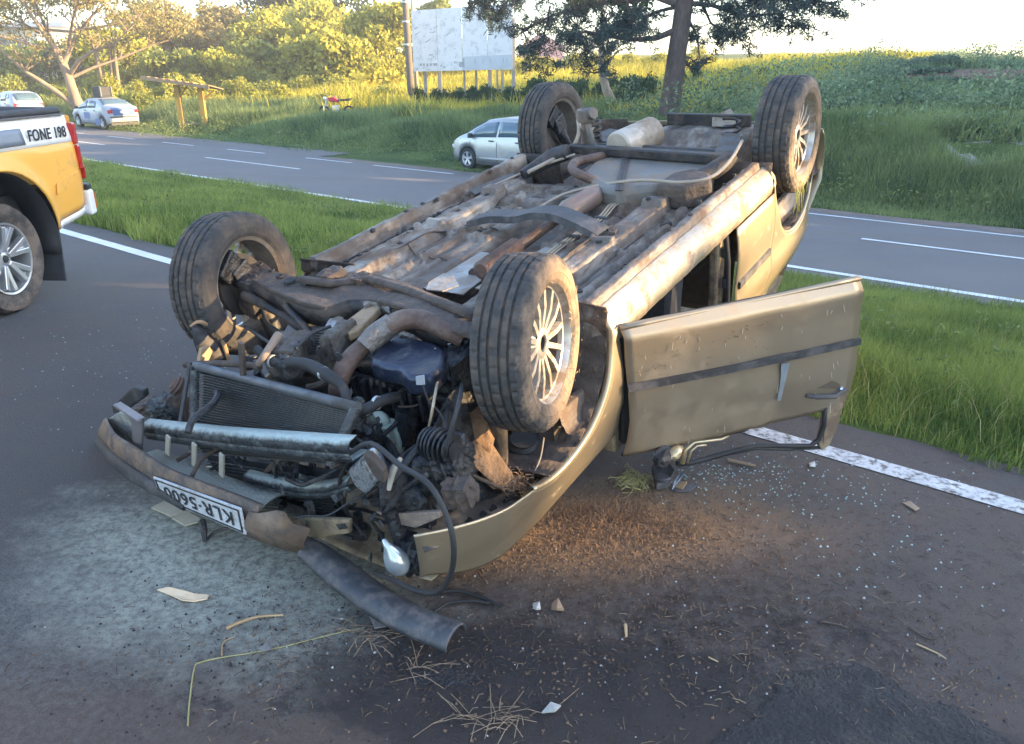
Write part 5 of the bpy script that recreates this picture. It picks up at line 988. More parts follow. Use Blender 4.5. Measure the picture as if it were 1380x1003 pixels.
for sgn in (1, -1):
    side_sheet('front_wing', -.435, .605 if sgn > 0 else .20, zt_front, (lambda x: float(np.interp(x, WBX, WBZ))) if sgn > 0 else (lambda x: -.62), sgn, bronze, 44, 18, ex)
    side_sheet('rear_wing', -3.12, -2.16, zt_rear, lambda x: -.86, sgn, bronze, 44, 16, [RAX+s*RAR*f for s in (-1, 1) for f in (.9, .96, .985, .997, 1.001)])
    side_sheet('rear_door', -2.155, -1.62, lambda x: -.20, lambda x: -.80, sgn, bronze, 14, 14)
    # sill
    rows = []
    for i, x in enumerate(np.linspace(-2.20, -.40, 60)):
        w_ = .0015*math.sin(x*31)+.001*math.sin(x*77); rows.append([(x, sgn*y, z+w_) for y, z in ((.735, -.075), (.748, -.078), (.775, -.095), (.798, -.125), (.806, -.165), (.800, -.20), (.775, -.215))])
    m = MB(); m.sheet(rows); B('sill', m, mk('scraped_sill_paint', (.40, .33, .24), (.54, .48, .40), scale=4, metal=.6, rough=.36, dirt=(.22, .16, .11), dirt_amt=.45, dirt_scale=6, streak=(.5, 2, 2), bump=.15), smooth='all', solid=.006)
    m = MB(); 
    for x0, x1 in ((-2.12, -1.66),): m.sheet([[(x, side_y(x, -.50)*sgn+.006*sgn, -.485), (x, side_y(x, -.50)*sgn+.016*sgn, -.49), (x, side_y(x, -.52)*sgn+.016*sgn, -.52), (x, side_y(x, -.52)*sgn+.006*sgn, -.525)] for x in np.linspace(x0, x1, 8)])
    B('rub_strip', m, plast, solid=.003)
    # arch liners
    for (cx, cz, r_, x0) in ((AX, AZ, AR-.012, 0), (RAX, RAZ, RAR-.012, 1)):
        rows = []
        for i in range(33):
            a = math.radians(172+i*((196 if x0 else 112 if sgn > 0 else 84)/32)); rr_ = r_+.008*math.sin(i*1.7); rows.append([(cx+math.cos(a)*rr_*(1+k_*.02), sgn*y, cz+math.sin(a)*rr_*(1+k_*.03)) for k_, y in enumerate((.795 if x0 == 0 else .79, .70, .58, .46))])
        m = MB(); m.sheet(rows); B('wheel_arch_liner', m, mk('muddy_arch_liner', (.035, .030, .028), (.09, .065, .05), scale=5, rough=.9, bump=.6, bscale=35, dirt=(.17, .11, .075), dirt_amt=.35), smooth='all', solid=.006)
        rows = []
        for i in range(33):
            a = math.radians(178+i*((184 if x0 else 124 if sgn > 0 else 84)/32)); rows.append([(cx+math.cos(a)*r2, sgn*(side_y(cx+math.cos(a)*(r_+.012), cz+math.sin(a)*(r_+.012))-dy), cz+math.sin(a)*r2) for r2, dy in ((r_+.014, -.002), (r_+.004, .004), (r_+.0, .022))])
        m = MB(); m.sheet(rows); B('wing_lip', m, bronze, smooth='all', solid=.004)
# pillars, door opening, cabin
for sgn in (1, -1):
    for x0, x1, w_ in ((-1.58, -1.66, .10), ):
        m = MB(); m.prism([(x0+.06, .72*sgn, -.18), (x0-.05, .72*sgn, -.18), (x1-.03, .66*sgn, gl(x1, .66)+.03), (x1+.05, .66*sgn, gl(x1, .66)+.03)], (0, .045*sgn, 0)); B('pillar', m, bronze_d, bevel=.012)
    m = MB(); m.prism([(-.52, .70*sgn, -.70), (-.44, .70*sgn, -.70), (-.80, .55*sgn, gl(-.8, .55)+.04), (-.88, .55*sgn, gl(-.8, .55)+.04)], (0, .04*sgn, 0)); B('pillar', m, bronze_d, bevel=.012)
    m = MB(); m.prism([(-.44, .70*sgn, -.14), (-.50, .70*sgn, -.14), (-.53, .70*sgn, -.72), (-.44, .70*sgn, -.72)], (0, .06*sgn, 0)); B('pillar', m, bronze_d, bevel=.012)
    m = MB(); m.prism([(-2.2, .70*sgn, -.80), (-3.05, .66*sgn, -.80), (-2.75, .56*sgn, gl(-2.75, .56)+.03), (-2.45, .56*sgn, gl(-2.4, .56)+.03)], (0, .04*sgn, 0)); B('pillar', m, bronze_d, bevel=.012)
m = MB()
for i, p in enumerate(((-1.57, .775, -.30), (-1.58, .77, -.46))): m.box(p, (.035, .02, .05), (0, .1, .2))
m.tube([(-1.545, .785, -.18), (-1.575, .79, -.35), (-1.60, .78, -.75)], .014, 6); B('door_latch_strip', m, rubber, bevel=.004)
rows = [[(x, y, gl(x, y)+.025+.02*(vnoise(x, y, 4, 2)-.5)+.05*(abs(y)/.6)**3) for y in np.linspace(-.60, .60, 20)] for x in np.linspace(-2.9, -.78, 40)]
m = MB(); m.sheet([[tuple(map(float, p)) for p in r_] for r_ in rows]); B('roof', m, bronze_d, smooth='all', solid=.01)
dkint = mk('dark_interior', (.018, .018, .02), (.035, .033, .033), scale=4, rough=.85)
m = MB(); m.box((-1.75, 0, -.30), (2.6, 1.36, .04)); m.box((-.55, 0, -.52), (.18, 1.3, .34)); m.box((-2.95, 0, -.55), (.05, 1.3, .5)); B('interior_trim', m, dkint)
for y in (-.36, .36):
    m = MB(); m.box((-1.15, y, -.36), (.48, .48, .16)); m.box((-1.42, y, -.66), (.15, .46, .56), (0, -.25, 0)); B('seat', m, mk('grey_seat_fabric', (.05, .05, .055), (.08, .08, .085), scale=30, rough=.9), bevel=.04)
m = MB(); m.box((-1.9, 0, -.40), (.5, 1.2, .18)); m.box((-2.15, 0, -.66), (.16, 1.2, .46), (0, -.2, 0)); B('rear_seat', m, mk('grey_seat_fabric', (.05, .05, .055)), bevel=.04)
# rear bumper and panel
m = MB(); rows = []
for y in np.linspace(-.80, .80, 25):
    xx = -3.12-.16*(1-(abs(y)/.8)**3.2); rows.append([(xx+.05, y, -.10), (xx-.01, y, -.16), (xx-.03, y, -.30), (xx-.01, y, -.42), (xx+.20, y*.97, -.60), (xx+.50, y*.93, -.86)])
m.sheet(rows); B('rear_bumper', m, bronze, smooth='all', solid=.006)
m = MB(); m.beam(cp(908, 161, 'z', -.02), cp(1010, 161, 'z', -.02), .09, .05); B('rear_cross_panel', m, blk, bevel=.006)
m = MB(); m.prism([cp(960, 158, 'z', .02), cp(985, 146, 'z', .04), cp(992, 158, 'z', .02)], (.06, .02, -.04)); B('tow_eye', m, under2)
# --- front door, swung open
Hh = Vector((-.43, .80, 0)); De = Vector((-1.18, 1.44, 0)); Dn = Vector((.64, .75, 0)).normalized()
def dp(u, v, off=0): return cpl(u, v, Hh, Dn)+Dn*off
def door():
    TL, TR, BR, BL = (833, 437), (1157, 371), (1135, 545), (838, 615)
    # outer skin: rows top to bottom, columns hinge to latch
    left = [(833, 437), (836, 452), (838, 480), (842, 520), (844, 560), (842, 590), (838, 615)]
    right = [(1157, 371), (1156, 388), (1153, 415), (1150, 450), (1146, 490), (1141, 520), (1135, 546)]
    rows = []; offs = [.0, .034, .028, .030, .034, .022, .004]; nc = 26
    belt_y = lambda f: 0 
    for (a, b_, o_) in zip(left, right, offs):
        r_ = []
        for i in range(nc+1):
            f = i/nc; u = a[0]+(b_[0]-a[0])*f; v = a[1]+(b_[1]-a[1])*f
            if a == left[0]: v += 0
            d_ = o_+.012*math.sin(f*math.pi)
            # dents: crease near the latch end and a soft hollow mid door
            d_ -= .020*math.exp(-((f-.67)/.035)**2)*(1 if o_ > .02 else .3)*smoothstep(500, 540, v) + .014*math.exp(-((f-.60)/.09)**2-((v-455)/28)**2)
            d_ += .008*math.exp(-((f-.62)/.02)**2)*smoothstep(520, 580, v)
            r_.append(tuple(dp(u, v, float(d_))))
        rows.append(r_)
    # refine vertically
    R2 = []
    for i in range(len(rows)-1):
        for s in range(4):
            k_ = s/4; R2.append([tuple(Vector(p).lerp(Vector(q), k_)) for p, q in zip(rows[i], rows[i+1])])
    R2.append(rows[-1]); m = MB(); m.sheet(R2); sk = B('front_door', m, mk('dusty_bronze_door_paint', (.31, .255, .185), (.35, .29, .21), scale=1.2, metal=.62, rough=.38, dirt=(.27, .21, .145), dirt_amt=.28, dirt_scale=2.2, bump=.03, bscale=10, dirt_rough=.55), smooth='all', solid=.004, label='front door hanging open towards the viewer, dented near its handle')
    def DB(nm, m, mt, **k): return m.build(nm, mt, sk, **k)
    # rolled lower edge (now on top)
    m = MB(); m.tube([dp(834+(1157-834)*f, 440+(373-440)*f+1, .012) for f in np.linspace(0, 1, 10)], .009, 8); DB('door_lip', m, mk('dusty_bronze_door_paint', (.47, .385, .26)), smooth='all')
    m = MB(); n = 14
    for i in range(n):
        f0, f1 = i/n, (i+1)/n; a0 = dp(840+310*f0, 512+(450-512)*f0, .036+.010*math.sin(f0*3.1)); a1 = dp(840+310*f1, 512+(450-512)*f1, .036+.010*math.sin(f1*3.1)); b0 = dp(841+309*f0, 521+(458-521)*f0, .036+.010*math.sin(f0*3.1)); b1 = dp(841+309*f1, 521+(458-521)*f1, .036+.010*math.sin(f1*3.1)); m.prism([a0, a1, b1, b0], Dn*.012)
    DB('rub_strip', m, plast)
    # inner panel
    m = MB(); m.prism([dp(842, 448, -.03), dp(1150, 385, -.03), dp(1132, 540, -.03), dp(842, 606, -.03)], -Dn*.05); DB('inner_panel', m, dkint, bevel=.01)
    m = MB(); m.tube([dp(1156, 374, .0), dp(1150, 450, .0), dp(1134, 548, .0)], .012, 6); DB('door_edge', m, bronze_d, smooth='all')
    # handle
    m = MB(); m.prism([dp(1082+26*math.cos(a)*1.05+18, 518+12*math.sin(a), .0345) for a in np.linspace(math.pi, 2*math.pi, 12)], Dn*.001); DB('handle_recess', m, mk('handle_recess_shade', (.09, .075, .055), rough=.5))  # flat dark half-ellipse, shade of the recess put into its colour
    m = MB(); m.tube([dp(1079, 527, .040), dp(1090, 527, .052), dp(1115, 526, .052), dp(1132, 518, .042)], [.008, .011, .011, .008], 8); DB('handle', m, plast, smooth='all')
    m = MB(); m.lathe([(0, .0), (0, .011), (-.01, .013)], (0, 0, 0), 'Y', 14); m.v = [tuple(dp(1128, 519, .04)+Vector(v)) for v in m.v]; DB('lock', m, chrome)
    # bare scraped metal at the crease
    m = MB(); m.sheet([[tuple(dp(1043, 483, .050)), tuple(dp(1055, 481, .050))], [tuple(dp(1043, 500, .048)), tuple(dp(1051, 500, .048))], [tuple(dp(1042, 515, .044)), tuple(dp(1048, 516, .044))], [tuple(dp(1040, 534, .038)), tuple(dp(1045, 534, .038))]]); DB('scraped_metal', m, mk('scraped_blue_grey_metal', (.30, .36, .42), (.45, .50, .54), scale=20, metal=.6, rough=.35))
    # paint scratches: thin raised curls
    r = random.Random(4); m = MB()
    for i in range(42):
        u = r.uniform(850, 1140); v = r.uniform(450, 600)-(u-850)*.2; 
        p = dp(u, v, .043); q = dp(u+r.uniform(-2, 2), v+r.uniform(3, 9), .043); m.tube([p, q], .0009, 4)
    DB('scratches', m, mk('pale_scratch', (.55, .5, .42), rough=.5), kind='stuff')
    m = MB()
    for i in range(60):
        u = 845+r.random()**1.6*190; v = r.uniform(455, 520)-(u-850)*.2; m.lathe([(-.002, .0), (.0, r.uniform(.001, .0035)), (.002, 0)], dp(u, v, .043), 'Y', 6)
    DB('mud_spots', m, mk('dark_mud_spot', (.05, .04, .03), rough=.9), kind='stuff')
    # window frame: post and rail
    m = MB(); m.prism([dp(1112, 546, .012), dp(1135, 541, .012), dp(1128, 575, .006), dp(1117, 600, .004), dp(1108, 608, 0), dp(1104, 600, 0), dp(1109, 580, .0)], -Dn*.03); DB('window_post', m, bronze_d, bevel=.004)
    m = MB(); m.tube([dp(1111, 548, .004), dp(1110, 572, .004), dp(1104, 592, .0), dp(1092, 601, .0), dp(1060, 601, 0), dp(1020, 601, 0), dp(992, 607, 0), dp(960, 616, 0), dp(930, 624, 0), dp(912, 625, 0)], .0105, 8); DB('window_seal', m, rubber, smooth='all')
    m = MB(); m.tube([dp(1108, 605, -.01), dp(1060, 607, -.01), dp(1020, 606, -.01), dp(985, 613, -.01), dp(945, 624, -.01), dp(915, 629, -.01)], .008, 8); DB('window_rail', m, mk('black_window_frame', (.03, .035, .04), rough=.3), smooth='all')
    m = MB(); m.tube([dp(838, 613, .0), dp(900, 600, -.0), dp(960, 588, 0), dp(1000, 578, .012), dp(1040, 560, .0), dp(1112, 548, .0)], .008, 6); DB('belt_seal', m, rubber, smooth='all')
    m = MB(); m.tube([dp(918, 622, .01), dp(922, 604, .012), dp(934, 594, .012), dp(955, 592, .01), dp(970, 590, .012), dp(980, 586, .012)], [.012, .009, .007, .007, .006, .003], 7); m.tube([dp(925, 622, .01), dp(930, 606, .01), dp(938, 599, .01), dp(950, 598, .012)], .005, 6); DB('torn_frame_corner', m, mk('torn_bronze_metal', (.5, .4, .24), (.6, .5, .33), metal=.6, rough=.35), smooth='all')
    # mirror remains
    m = MB(); m.lathe([(-.05, .0), (-.045, .022), (-.02, .032), (.02, .034), (.05, .024), (.06, 0)], (0, 0, 0), 'X', 12); m.jitter(.006, 3); c = dp(890, 608, .03); m.v = [tuple(c+Vector(v)) for v in m.v]; DB('mirror_base', m, plast)
    m = MB(); m.lathe([(-.03, .0), (-.028, .02), (.0, .026), (.03, .02), (.04, .0)], (0, 0, 0), 'X', 10); m.jitter(.006, 5); c = dp(905, 603, .035); m.v = [tuple(c+Vector(v)) for v in m.v]; DB('mirror_shell', m, mk('torn_bronze_metal', (.5, .4, .24)), smooth='all')
door()
# --- things bolted under the floor
Lz = lambda u, v, z=0.0: cp(u, v, 'z', z)
def curve0(q, s=4):
    P2 = []
    for i in range(len(q)-1):
        p0, p1, p2, p3 = q[max(i-1, 0)], q[i], q[i+1], q[min(i+2, len(q)-1)]
        for k in range(s): t_ = k/s; P2.append(.5*((2*p1)+(-p0+p2)*t_+(2*p0-5*p1+4*p2-p3)*t_*t_+(-p0+3*p1-3*p2+p3)*t_**3))
    return P2+[q[-1]]
m = MB(); pts = [(636, 295), (665, 288), (700, 288), (722, 283), (748, 284), (770, 291), (800, 305), (812, 313)]; zc = [-.04, -.03, -.02, .0, .005, .0, -.02, -.045]
top = [Lz(u, v, z) for (u, v), z in zip(pts, zc)]; wv = Vector((.055, 0, 0)); rows = []
top = curve0(top)
for p in top: rows.append([tuple(p-wv*1.05+Vector((0, 0, -.022))), tuple(p-wv), tuple(p+wv*.85), tuple(p+wv*.95+Vector((0, 0, -.03)))])
m.sheet(rows); B('tunnel_brace', m, plast, smooth=False, solid=.006)
def pipe(name, pts, r, mat, n=12, **k):
    q = [Lz(*p) for p in pts]; P2 = []
    for i in range(len(q)-1):
        p0, p1, p2, p3 = q[max(i-1, 0)], q[i], q[i+1], q[min(i+2, len(q)-1)]
        for s in range(5): t_ = s/5; P2.append(.5*((2*p1)+(-p0+p2)*t_+(2*p0-5*p1+4*p2-p3)*t_*t_+(-p0+3*p1-3*p2+p3)*t_**3))
    P2.append(q[-1]); rs = r
    if isinstance(r, (list, tuple)):
        rs = list(np.interp(np.linspace(0, len(r)-1, len(P2)), range(len(r)), r))
    m = MB(); m.tube(P2, rs, n); return B(name, m, mat, smooth=True, **k)
pipe('exhaust_pipe', [(640, 372, -.13), (672, 350, -.13), (706, 328, -.12), (745, 300, -.11), (762, 290, -.1)], [.035, .03, .026, .024, .024], rust)
pts = [Lz(648, 366, -.05), Lz(696, 332, -.05)]; m = MB(); n = 34
m.tube([pts[0].lerp(pts[1], i/n) for i in range(n+1)], [.036+(.006 if i % 2 else -.004) for i in range(n+1)], 14); B('flexible_pipe', m, rust, smooth=False)
pipe('front_silencer', [(752, 292, -.07), (765, 284, -.05), (798, 266, -.05), (808, 258, -.06)], [.02, .052, .055, .02], mk('pinkish_rust_steel', (.15, .10, .088), (.24, .18, .155), scale=5, rough=.6, metal=.3, dirt=(.2, .14, .1), dirt_amt=.3), 16)
pipe('tail_pipe', [(808, 258, -.06), (800, 244, -.02), (782, 236, .01), (771, 228, .02), (776, 219, .03), (795, 214, .02), (822, 208, .0)], .024, rust)
# rear silencer: fat drum
a, b_ = Lz(832, 200, .035), Lz(880, 178, .045); d = (b_-a); m = MB(); up = Vector((0, 0, 1)); rr_ = []
k_ = [(0, .02), (.008, .078), (.04, .088), (.96, .088), (.992, .078), (1.0, .02)]
m.tube([a+d*f for f, _ in k_], [r for _, r in k_], 22); B('rear_silencer', m, mk('dusty_silencer_steel', (.34, .29, .24), (.46, .41, .35), scale=5, metal=.35, rough=.5, dirt=(.22, .16, .11), dirt_amt=.4, streak=(1, 1, 1)), smooth=True)
m = MB(); m.prism([Lz(808, 178, -.02), Lz(822, 172, -.01), Lz(838, 175, -.01), Lz(842, 186, -.02), Lz(822, 192, -.02), Lz(810, 190, -.02)], (0, 0, -.05)); B('heat_shield', m, blk, bevel=.01)
# fuel tank
def slab(name, poly, z, th, mat, bev=.02, **k):
    m = MB(); m.prism([Lz(u, v, z) for u, v in poly], (0, 0, -th)); return B(name, m, mat, bevel=bev, smooth=True, **k)
slab('fuel_tank', [(783, 232), (800, 214), (832, 208), (880, 209), (955, 213), (962, 222), (952, 236), (920, 246), (880, 250), (835, 256), (812, 252)], -.0, .16, mk('grey_tank_plastic', (.10, .095, .09), (.16, .15, .14), scale=4, rough=.6, dirt=(.20, .15, .11), dirt_amt=.45, dirt_scale=5, bump=.15), .03)
slab('tank_cover', [(882, 249), (905, 232), (935, 226), (958, 232), (960, 244), (920, 252)], .015, .12, brownm, .02)
m = MB()
for (u0, v0, u1, v1) in ((832, 257, 843, 207), (836, 257, 847, 207)): m.beam(Lz(u0, v0, .006), Lz(u1, v1, .006), .02, .006)
B('tank_strap', m, blk)
m = MB(); m.beam(Lz(768, 200, .03), Lz(985, 215, .03), .05, .05, (0, 0, 1)); B('rear_axle_beam', m, blk, bevel=.008)
m = MB(); m.beam(Lz(900, 160, .0), Lz(1012, 163, .0), .03, .07, (0, 0, 1)); B('rear_frame_rail', m, blk, bevel=.005)
# spare wheel well plate is in floor; bracket right of it
slab('rear_bracket', [(975, 178), (1000, 180), (992, 205), (970, 210), (962, 205)], .03, .05, blk, .008)
# trailing arms and cups
pipe('brake_hose', [(712, 232, -.02), (745, 215, .0), (770, 200, .03), (780, 180, .10), (779, 162, .14)], .011, mk('dusty_hose', (.26, .21, .16), (.34, .28, .22), rough=.7))
m = MB(); m.lathe([(-.03, .02), (-.03, .05), (0, .058), (.035, .052), (.04, .03), (.02, .026)], (0, 0, 0), 'Z', 18); c = Lz(790, 156, .19); m.v = [tuple(c+Vector(v)) for v in m.v]; m.tube([c+Vector((0, 0, -.02)), c+Vector((-.02, -.02, -.10)), c+Vector((-.05, -.03, -.22))], [.034, .026, .05], 10); m.tube([c+Vector((.01, .01, -.03)), c+Vector((.05, .05, -.12)), c+Vector((.03, .08, -.20))], [.016, .02, .014], 8); m.tube([c+Vector((0, .0, 0)), c+Vector((.02, .06, .02))], [.04, .032], 10); B('trailing_arm_bush', m, mk('dusty_grey_steel', (.08, .075, .07), (.17, .155, .14), scale=8, rough=.65, metal=.3, dirt=(.22, .16, .12), dirt_amt=.45), smooth=True)
m = MB()
for s in range(40): pass
def coil(name, c, r, wire, h, turns, mat, axis=Vector((0, 0, 1)), n=90):
    m = MB(); ax = axis.normalized(); a = ax.cross(Vector((1, 0, 0))).normalized(); b2 = ax.cross(a); m.tube([c+ax*(h*i/n)+a*math.cos(i/n*turns*2*math.pi)*r+b2*math.sin(i/n*turns*2*math.pi)*r for i in range(n+1)], wire, 6); return B(name, m, mat, smooth='all')
coil('rear_spring', Lz(800, 190, .0), .045, .008, .12, 3.5, blk); coil('rear_spring', Lz(985, 195, -.06), .045, .008, .14, 3.5, blk)
pipe('trailing_arm', [(765, 205, .03), (745, 212, .0), (728, 222, -.02), (705, 236, -.05)], [.045, .05, .04, .03], blk, 10); pipe('trailing_arm', [(985, 212, .03), (965, 228, .0), (940, 240, -.02)], [.04, .045, .035], blk, 10)
pipe('rear_axle_tube', [(775, 198, .0), (880, 203, .0), (990, 210, .0)], .028, blk, 10)
pipe('parking_brake_cable', [(700, 300, -.08), (760, 262, -.06), (850, 244, .02), (920, 246, .04), (960, 238, .05), (985, 215, .05), (1000, 190, .06)], .008, mk('dusty_hose', (.26, .21, .16)))
pipe('parking_brake_cable', [(640, 262, -.07), (700, 235, -.05), (735, 222, -.02), (775, 208, .02)], .007, mk('dusty_hose', (.26, .21, .16)))
for k_ in range(4): pipe('fuel_line', [(822+k_*3, 318+k_*1.5, -.075), (850+k_*3, 300+k_, -.07), (880+k_*3, 280+k_, -.075), (906+k_*2, 262+k_, -.08)], .005, mk('thin_steel_line', (.35, .28, .2), (.45, .37, .28), metal=.4, rough=.5), 6)
slab('tunnel_heat_shield', [(740, 330), (790, 322), (700, 372), (660, 392), (640, 388)], -.105, .006, alu, .0)
slab('heat_shield', [(578, 380), (598, 368), (612, 372), (618, 384), (596, 392), (574, 390)], -.05, .006, alu, .0)
# narrow black seam patch on the far side
slab('seam_patch', [(640, 262), (668, 252), (700, 236), (690, 233), (655, 246), (632, 256)], -.058, .01, blk, .002)
m = MB(); r = random.Random(9)
for i in range(60):
    x = r.uniform(-2.1, -.4); y = r.choice((-1, 1))*r.choice((.25, .47, .60, .70)); z = uz(x, y); m.lathe([(z-.01, .014), (z+.006, .013), (z+.008, .006), (z+.0, .005)], (x, y+r.uniform(-.02, .02), 0), 'Z', 8)
B('floor_plugs', m, blk, kind='stuff')
# ================================================================ ENGINE BAY AND NOSE
Lx = lambda u, v, x: cp(u, v, 'x', x)
Ly = lambda u, v, y: cp(u, v, 'y', y)
def curve(q, s=5):
    q = [Vector(p) for p in q]; P2 = []
    for i in range(len(q)-1):
        p0, p1, p2, p3 = q[max(i-1, 0)], q[i], q[i+1], q[min(i+2, len(q)-1)]
        for k in range(s): t_ = k/s; P2.append(.5*((2*p1)+(-p0+p2)*t_+(2*p0-5*p1+4*p2-p3)*t_*t_+(-p0+3*p1-3*p2+p3)*t_**3))
    P2.append(q[-1]); return P2
def hose(name, q, r, mat, n=10, parent=None, **k):
    P2 = curve(q); rs = list(np.interp(np.linspace(0, len(r)-1, len(P2)), range(len(r)), r)) if isinstance(r, (list, tuple)) else r
    m = MB(); m.tube(P2, rs, n); return B(name, m, mat, parent, smooth=True, **k)
def lump(name, c, size, mat, rot=(0, 0, 0), seed=0, amp=.012, bev=.01, n=5):
    """casting-like block: subdivided box with ribs and noise"""
    bm = bmesh.new(); bmesh.ops.create_cube(bm, size=1); bmesh.ops.subdivide_edges(bm, edges=bm.edges, cuts=n*2+4, use_grid_fill=True)
    R = __import__('mathutils').Euler(rot).to_matrix(); c = Vector(c)
    for v in bm.verts:
        p = v.co.copy(); k = p.length; rr = (.5/ max(abs(p.x), abs(p.y), abs(p.z), 1e-6)); p = p*(1-.10*max(0, k-.62)/.25)
        p = Vector((p.x*size[0], p.y*size[1], p.z*size[2])); nz = mnoise.noise(p*16+Vector((seed, 0, 0)))*amp*.8 + mnoise.noise(p*70+Vector((seed, 3, 0)))*amp*.25 + amp*.55*max(0, min(1, (mnoise.noise(p*34+Vector((0, seed, 0)))-.05)*14)) + (amp*.35 if math.sin(p[(seed) % 2]*230) > .55 else 0); v.co = c+R@(p+p.normalized()*nz)
    vs = [tuple(v.co) for v in bm.verts]; fs = [tuple(v.index for v in f.verts) for f in bm.faces]; bm.free(); m = MB(); m.add(vs, fs); return B(name, m, mat, smooth=True)
# subframe: pressed plate reaching from one hub to the other
poly = [(312, 366), (318, 351), (333, 347), (352, 351), (372, 366), (398, 372), (432, 374), (470, 366), (505, 368), (545, 380), (590, 398), (640, 416), (652, 440), (640, 452), (600, 442), (572, 432), (540, 412), (505, 404), (470, 404), (440, 414), (405, 406), (372, 393), (345, 380)]
m = MB(); m.prism([Lz(u, v, .055+.012*math.sin(i*1.3)) for i, (u, v) in enumerate(poly)], (0, 0, -.022)); sf = B('front_subframe', m, brownm, bevel=.006, smooth=True)
m = MB(); e1 = poly[14:23]+[(318, 374)]; rows = []
for (u, v) in e1: p = Lz(u, v, .048); rows.append([tuple(p), tuple(p+Vector((.012, 0, -.03))), tuple(p+Vector((.004, 0, -.085)))])
m.sheet(rows); B('subframe_web', m, blk, smooth='all', solid=.006)
m = MB(); rows = []
for (u, v) in [(405, 378), (450, 384), (500, 378), (550, 392), (600, 412), (640, 428)]: p = Lz(u, v, .062); rows.append([tuple(p+Vector((-.02, 0, 0))), tuple(p+Vector((-.008, 0, .016))), tuple(p+Vector((.010, 0, .016))), tuple(p+Vector((.022, 0, 0)))])
m.sheet(rows); B('subframe_rib', m, brownm, smooth='all', solid=.004)
m = MB()
for (u, v, r_) in [(377, 372, .009), (390, 378, .018), (366, 364, .006), (410, 382, .006), (350, 356, .007), (425, 380, .006), (452, 378, .012), (480, 376, .010), (560, 396, .012), (585, 410, .008), (618, 424, .010)]:
    p = Lz(u, v, .062); m.lathe([(-.004, .0), (.0, r_), (.003, r_+.004), (.003, r_+.006), (-.004, r_+.007)], p, 'Z', 14)
B('subframe_hole_shade', m, rubber, kind='stuff')  # black discs laid on the plate for the shade inside its holes
lump('subframe_bush', Lz(446, 374, .06), (.09, .07, .05), brownm, seed=3, amp=.01); lump('subframe_bush', Lz(488, 380, .055), (.07, .06, .05), brownm, seed=4, amp=.01)
lump('steering_rack', Lz(600, 442, -.03), (.08, .34, .06), blk, seed=5, amp=.006)
# far front suspension
hose('steering_arm', [Lz(385, 412, .02), Lz(410, 440, -.03), Lz(428, 462, -.06)], .014, blk); hose('drive_shaft', [Lz(330, 398, .0), Lz(372, 420, -.03), Lz(415, 445, -.06)], [.022, .015, .028], blk)
hose('brake_hose', [Lz(345, 380, .02), Lz(352, 410, -.06), Lz(360, 435, -.1), Lz(380, 450, -.12)], .009, rubber)
lump('hub_carrier', (0.0, -.60, -.03), (.13, .08, .16), blk, seed=6, amp=.012); lump('hub_carrier', (0, .60, -.03), (.13, .08, .16), blk, seed=7, amp=.012)
hose('suspension_strut', [(0, -.60, -.08), (-.01, -.57, -.28), (-.02, -.55, -.48)], [.035, .035, .03], blk); coil('front_spring', Vector((-.01, -.56, -.50)), .065, .009, .26, 4.5, rubber)
hose('suspension_strut', [(0.02, .62, -.04), (.05, .60, -.25), (.06, .57, -.50)], [.035, .04, .04], blk)
hose('lower_control_arm', [Lz(640, 425, .03), (-.02, .55, .02), (0, .63, -.02)], [.035, .03, .028], brownm)
# ribbed boot seen under the near wheel
m = MB(); a = Ly(705, 590, .60); b_ = Ly(712, 645, .56); n = 22; m.tube([a.lerp(b_, i/n) for i in range(n+1)], [.050+(.009 if (i//2) % 2 else -.003) for i in range(n+1)], 16); B('strut_boot', m, rubber, smooth=True)
# engine
slab('oil_pan', [(497, 486), (505, 470), (515, 458), (532, 452), (560, 455), (590, 462), (602, 472), (598, 492), (580, 508), (548, 508), (536, 496), (515, 492)], .0, .07, mk('blue_black_oil_pan', (.012, .018, .04), (.03, .04, .07), scale=5, rough=.32, metal=.4, dirt=(.10, .10, .10), dirt_amt=.3, dirt_scale=6, bump=.12), .016)
m = MB(); pl = [(492, 492), (505, 474), (530, 460), (565, 462), (606, 478), (602, 500), (582, 514), (546, 514), (532, 502)]; m.prism([Lz(u, v, -.072) for u, v in pl], (0, 0, -.012)); B('oil_pan_flange', m, soot, bevel=.004)
c0 = Lz(540, 500, -.17); lump('engine_block', (c0.x-.03, c0.y+.04, -.20), (.26, .36, .20), soot, seed=11, amp=.014, n=9)
m = MB()
for i in range(9): p = Lz(482+i*13, 506+i*3.2, -.10); m.box(p+Vector((.02, 0, -.045)), (.03, .014, .10), None)
B('engine_ribs', m, soot, bevel=.004)
hose('engine_flange', [Lz(470, 503, -.13), Lz(520, 518, -.13), Lz(560, 530, -.13), Lz(605, 538, -.13)], .012, soot); 
lump('cylinder_head', (c0.x+.02, c0.y+.03, -.36), (.28, .40, .14), soot, seed=12, amp=.016, n=8)
lump('engine_pulley_cover', Lz(628, 505, -.12), (.22, .10, .2), soot, seed=13, amp=.012)
m = MB(); c = Lz(620, 520, -.16); m.lathe([(-.02, .0), (-.02, .06), (-.012, .055), (.0, .05), (.012, .055), (.02, .06), (.02, 0)], c, 'Y', 22); B('belt_pulley', m, soot, smooth=True)
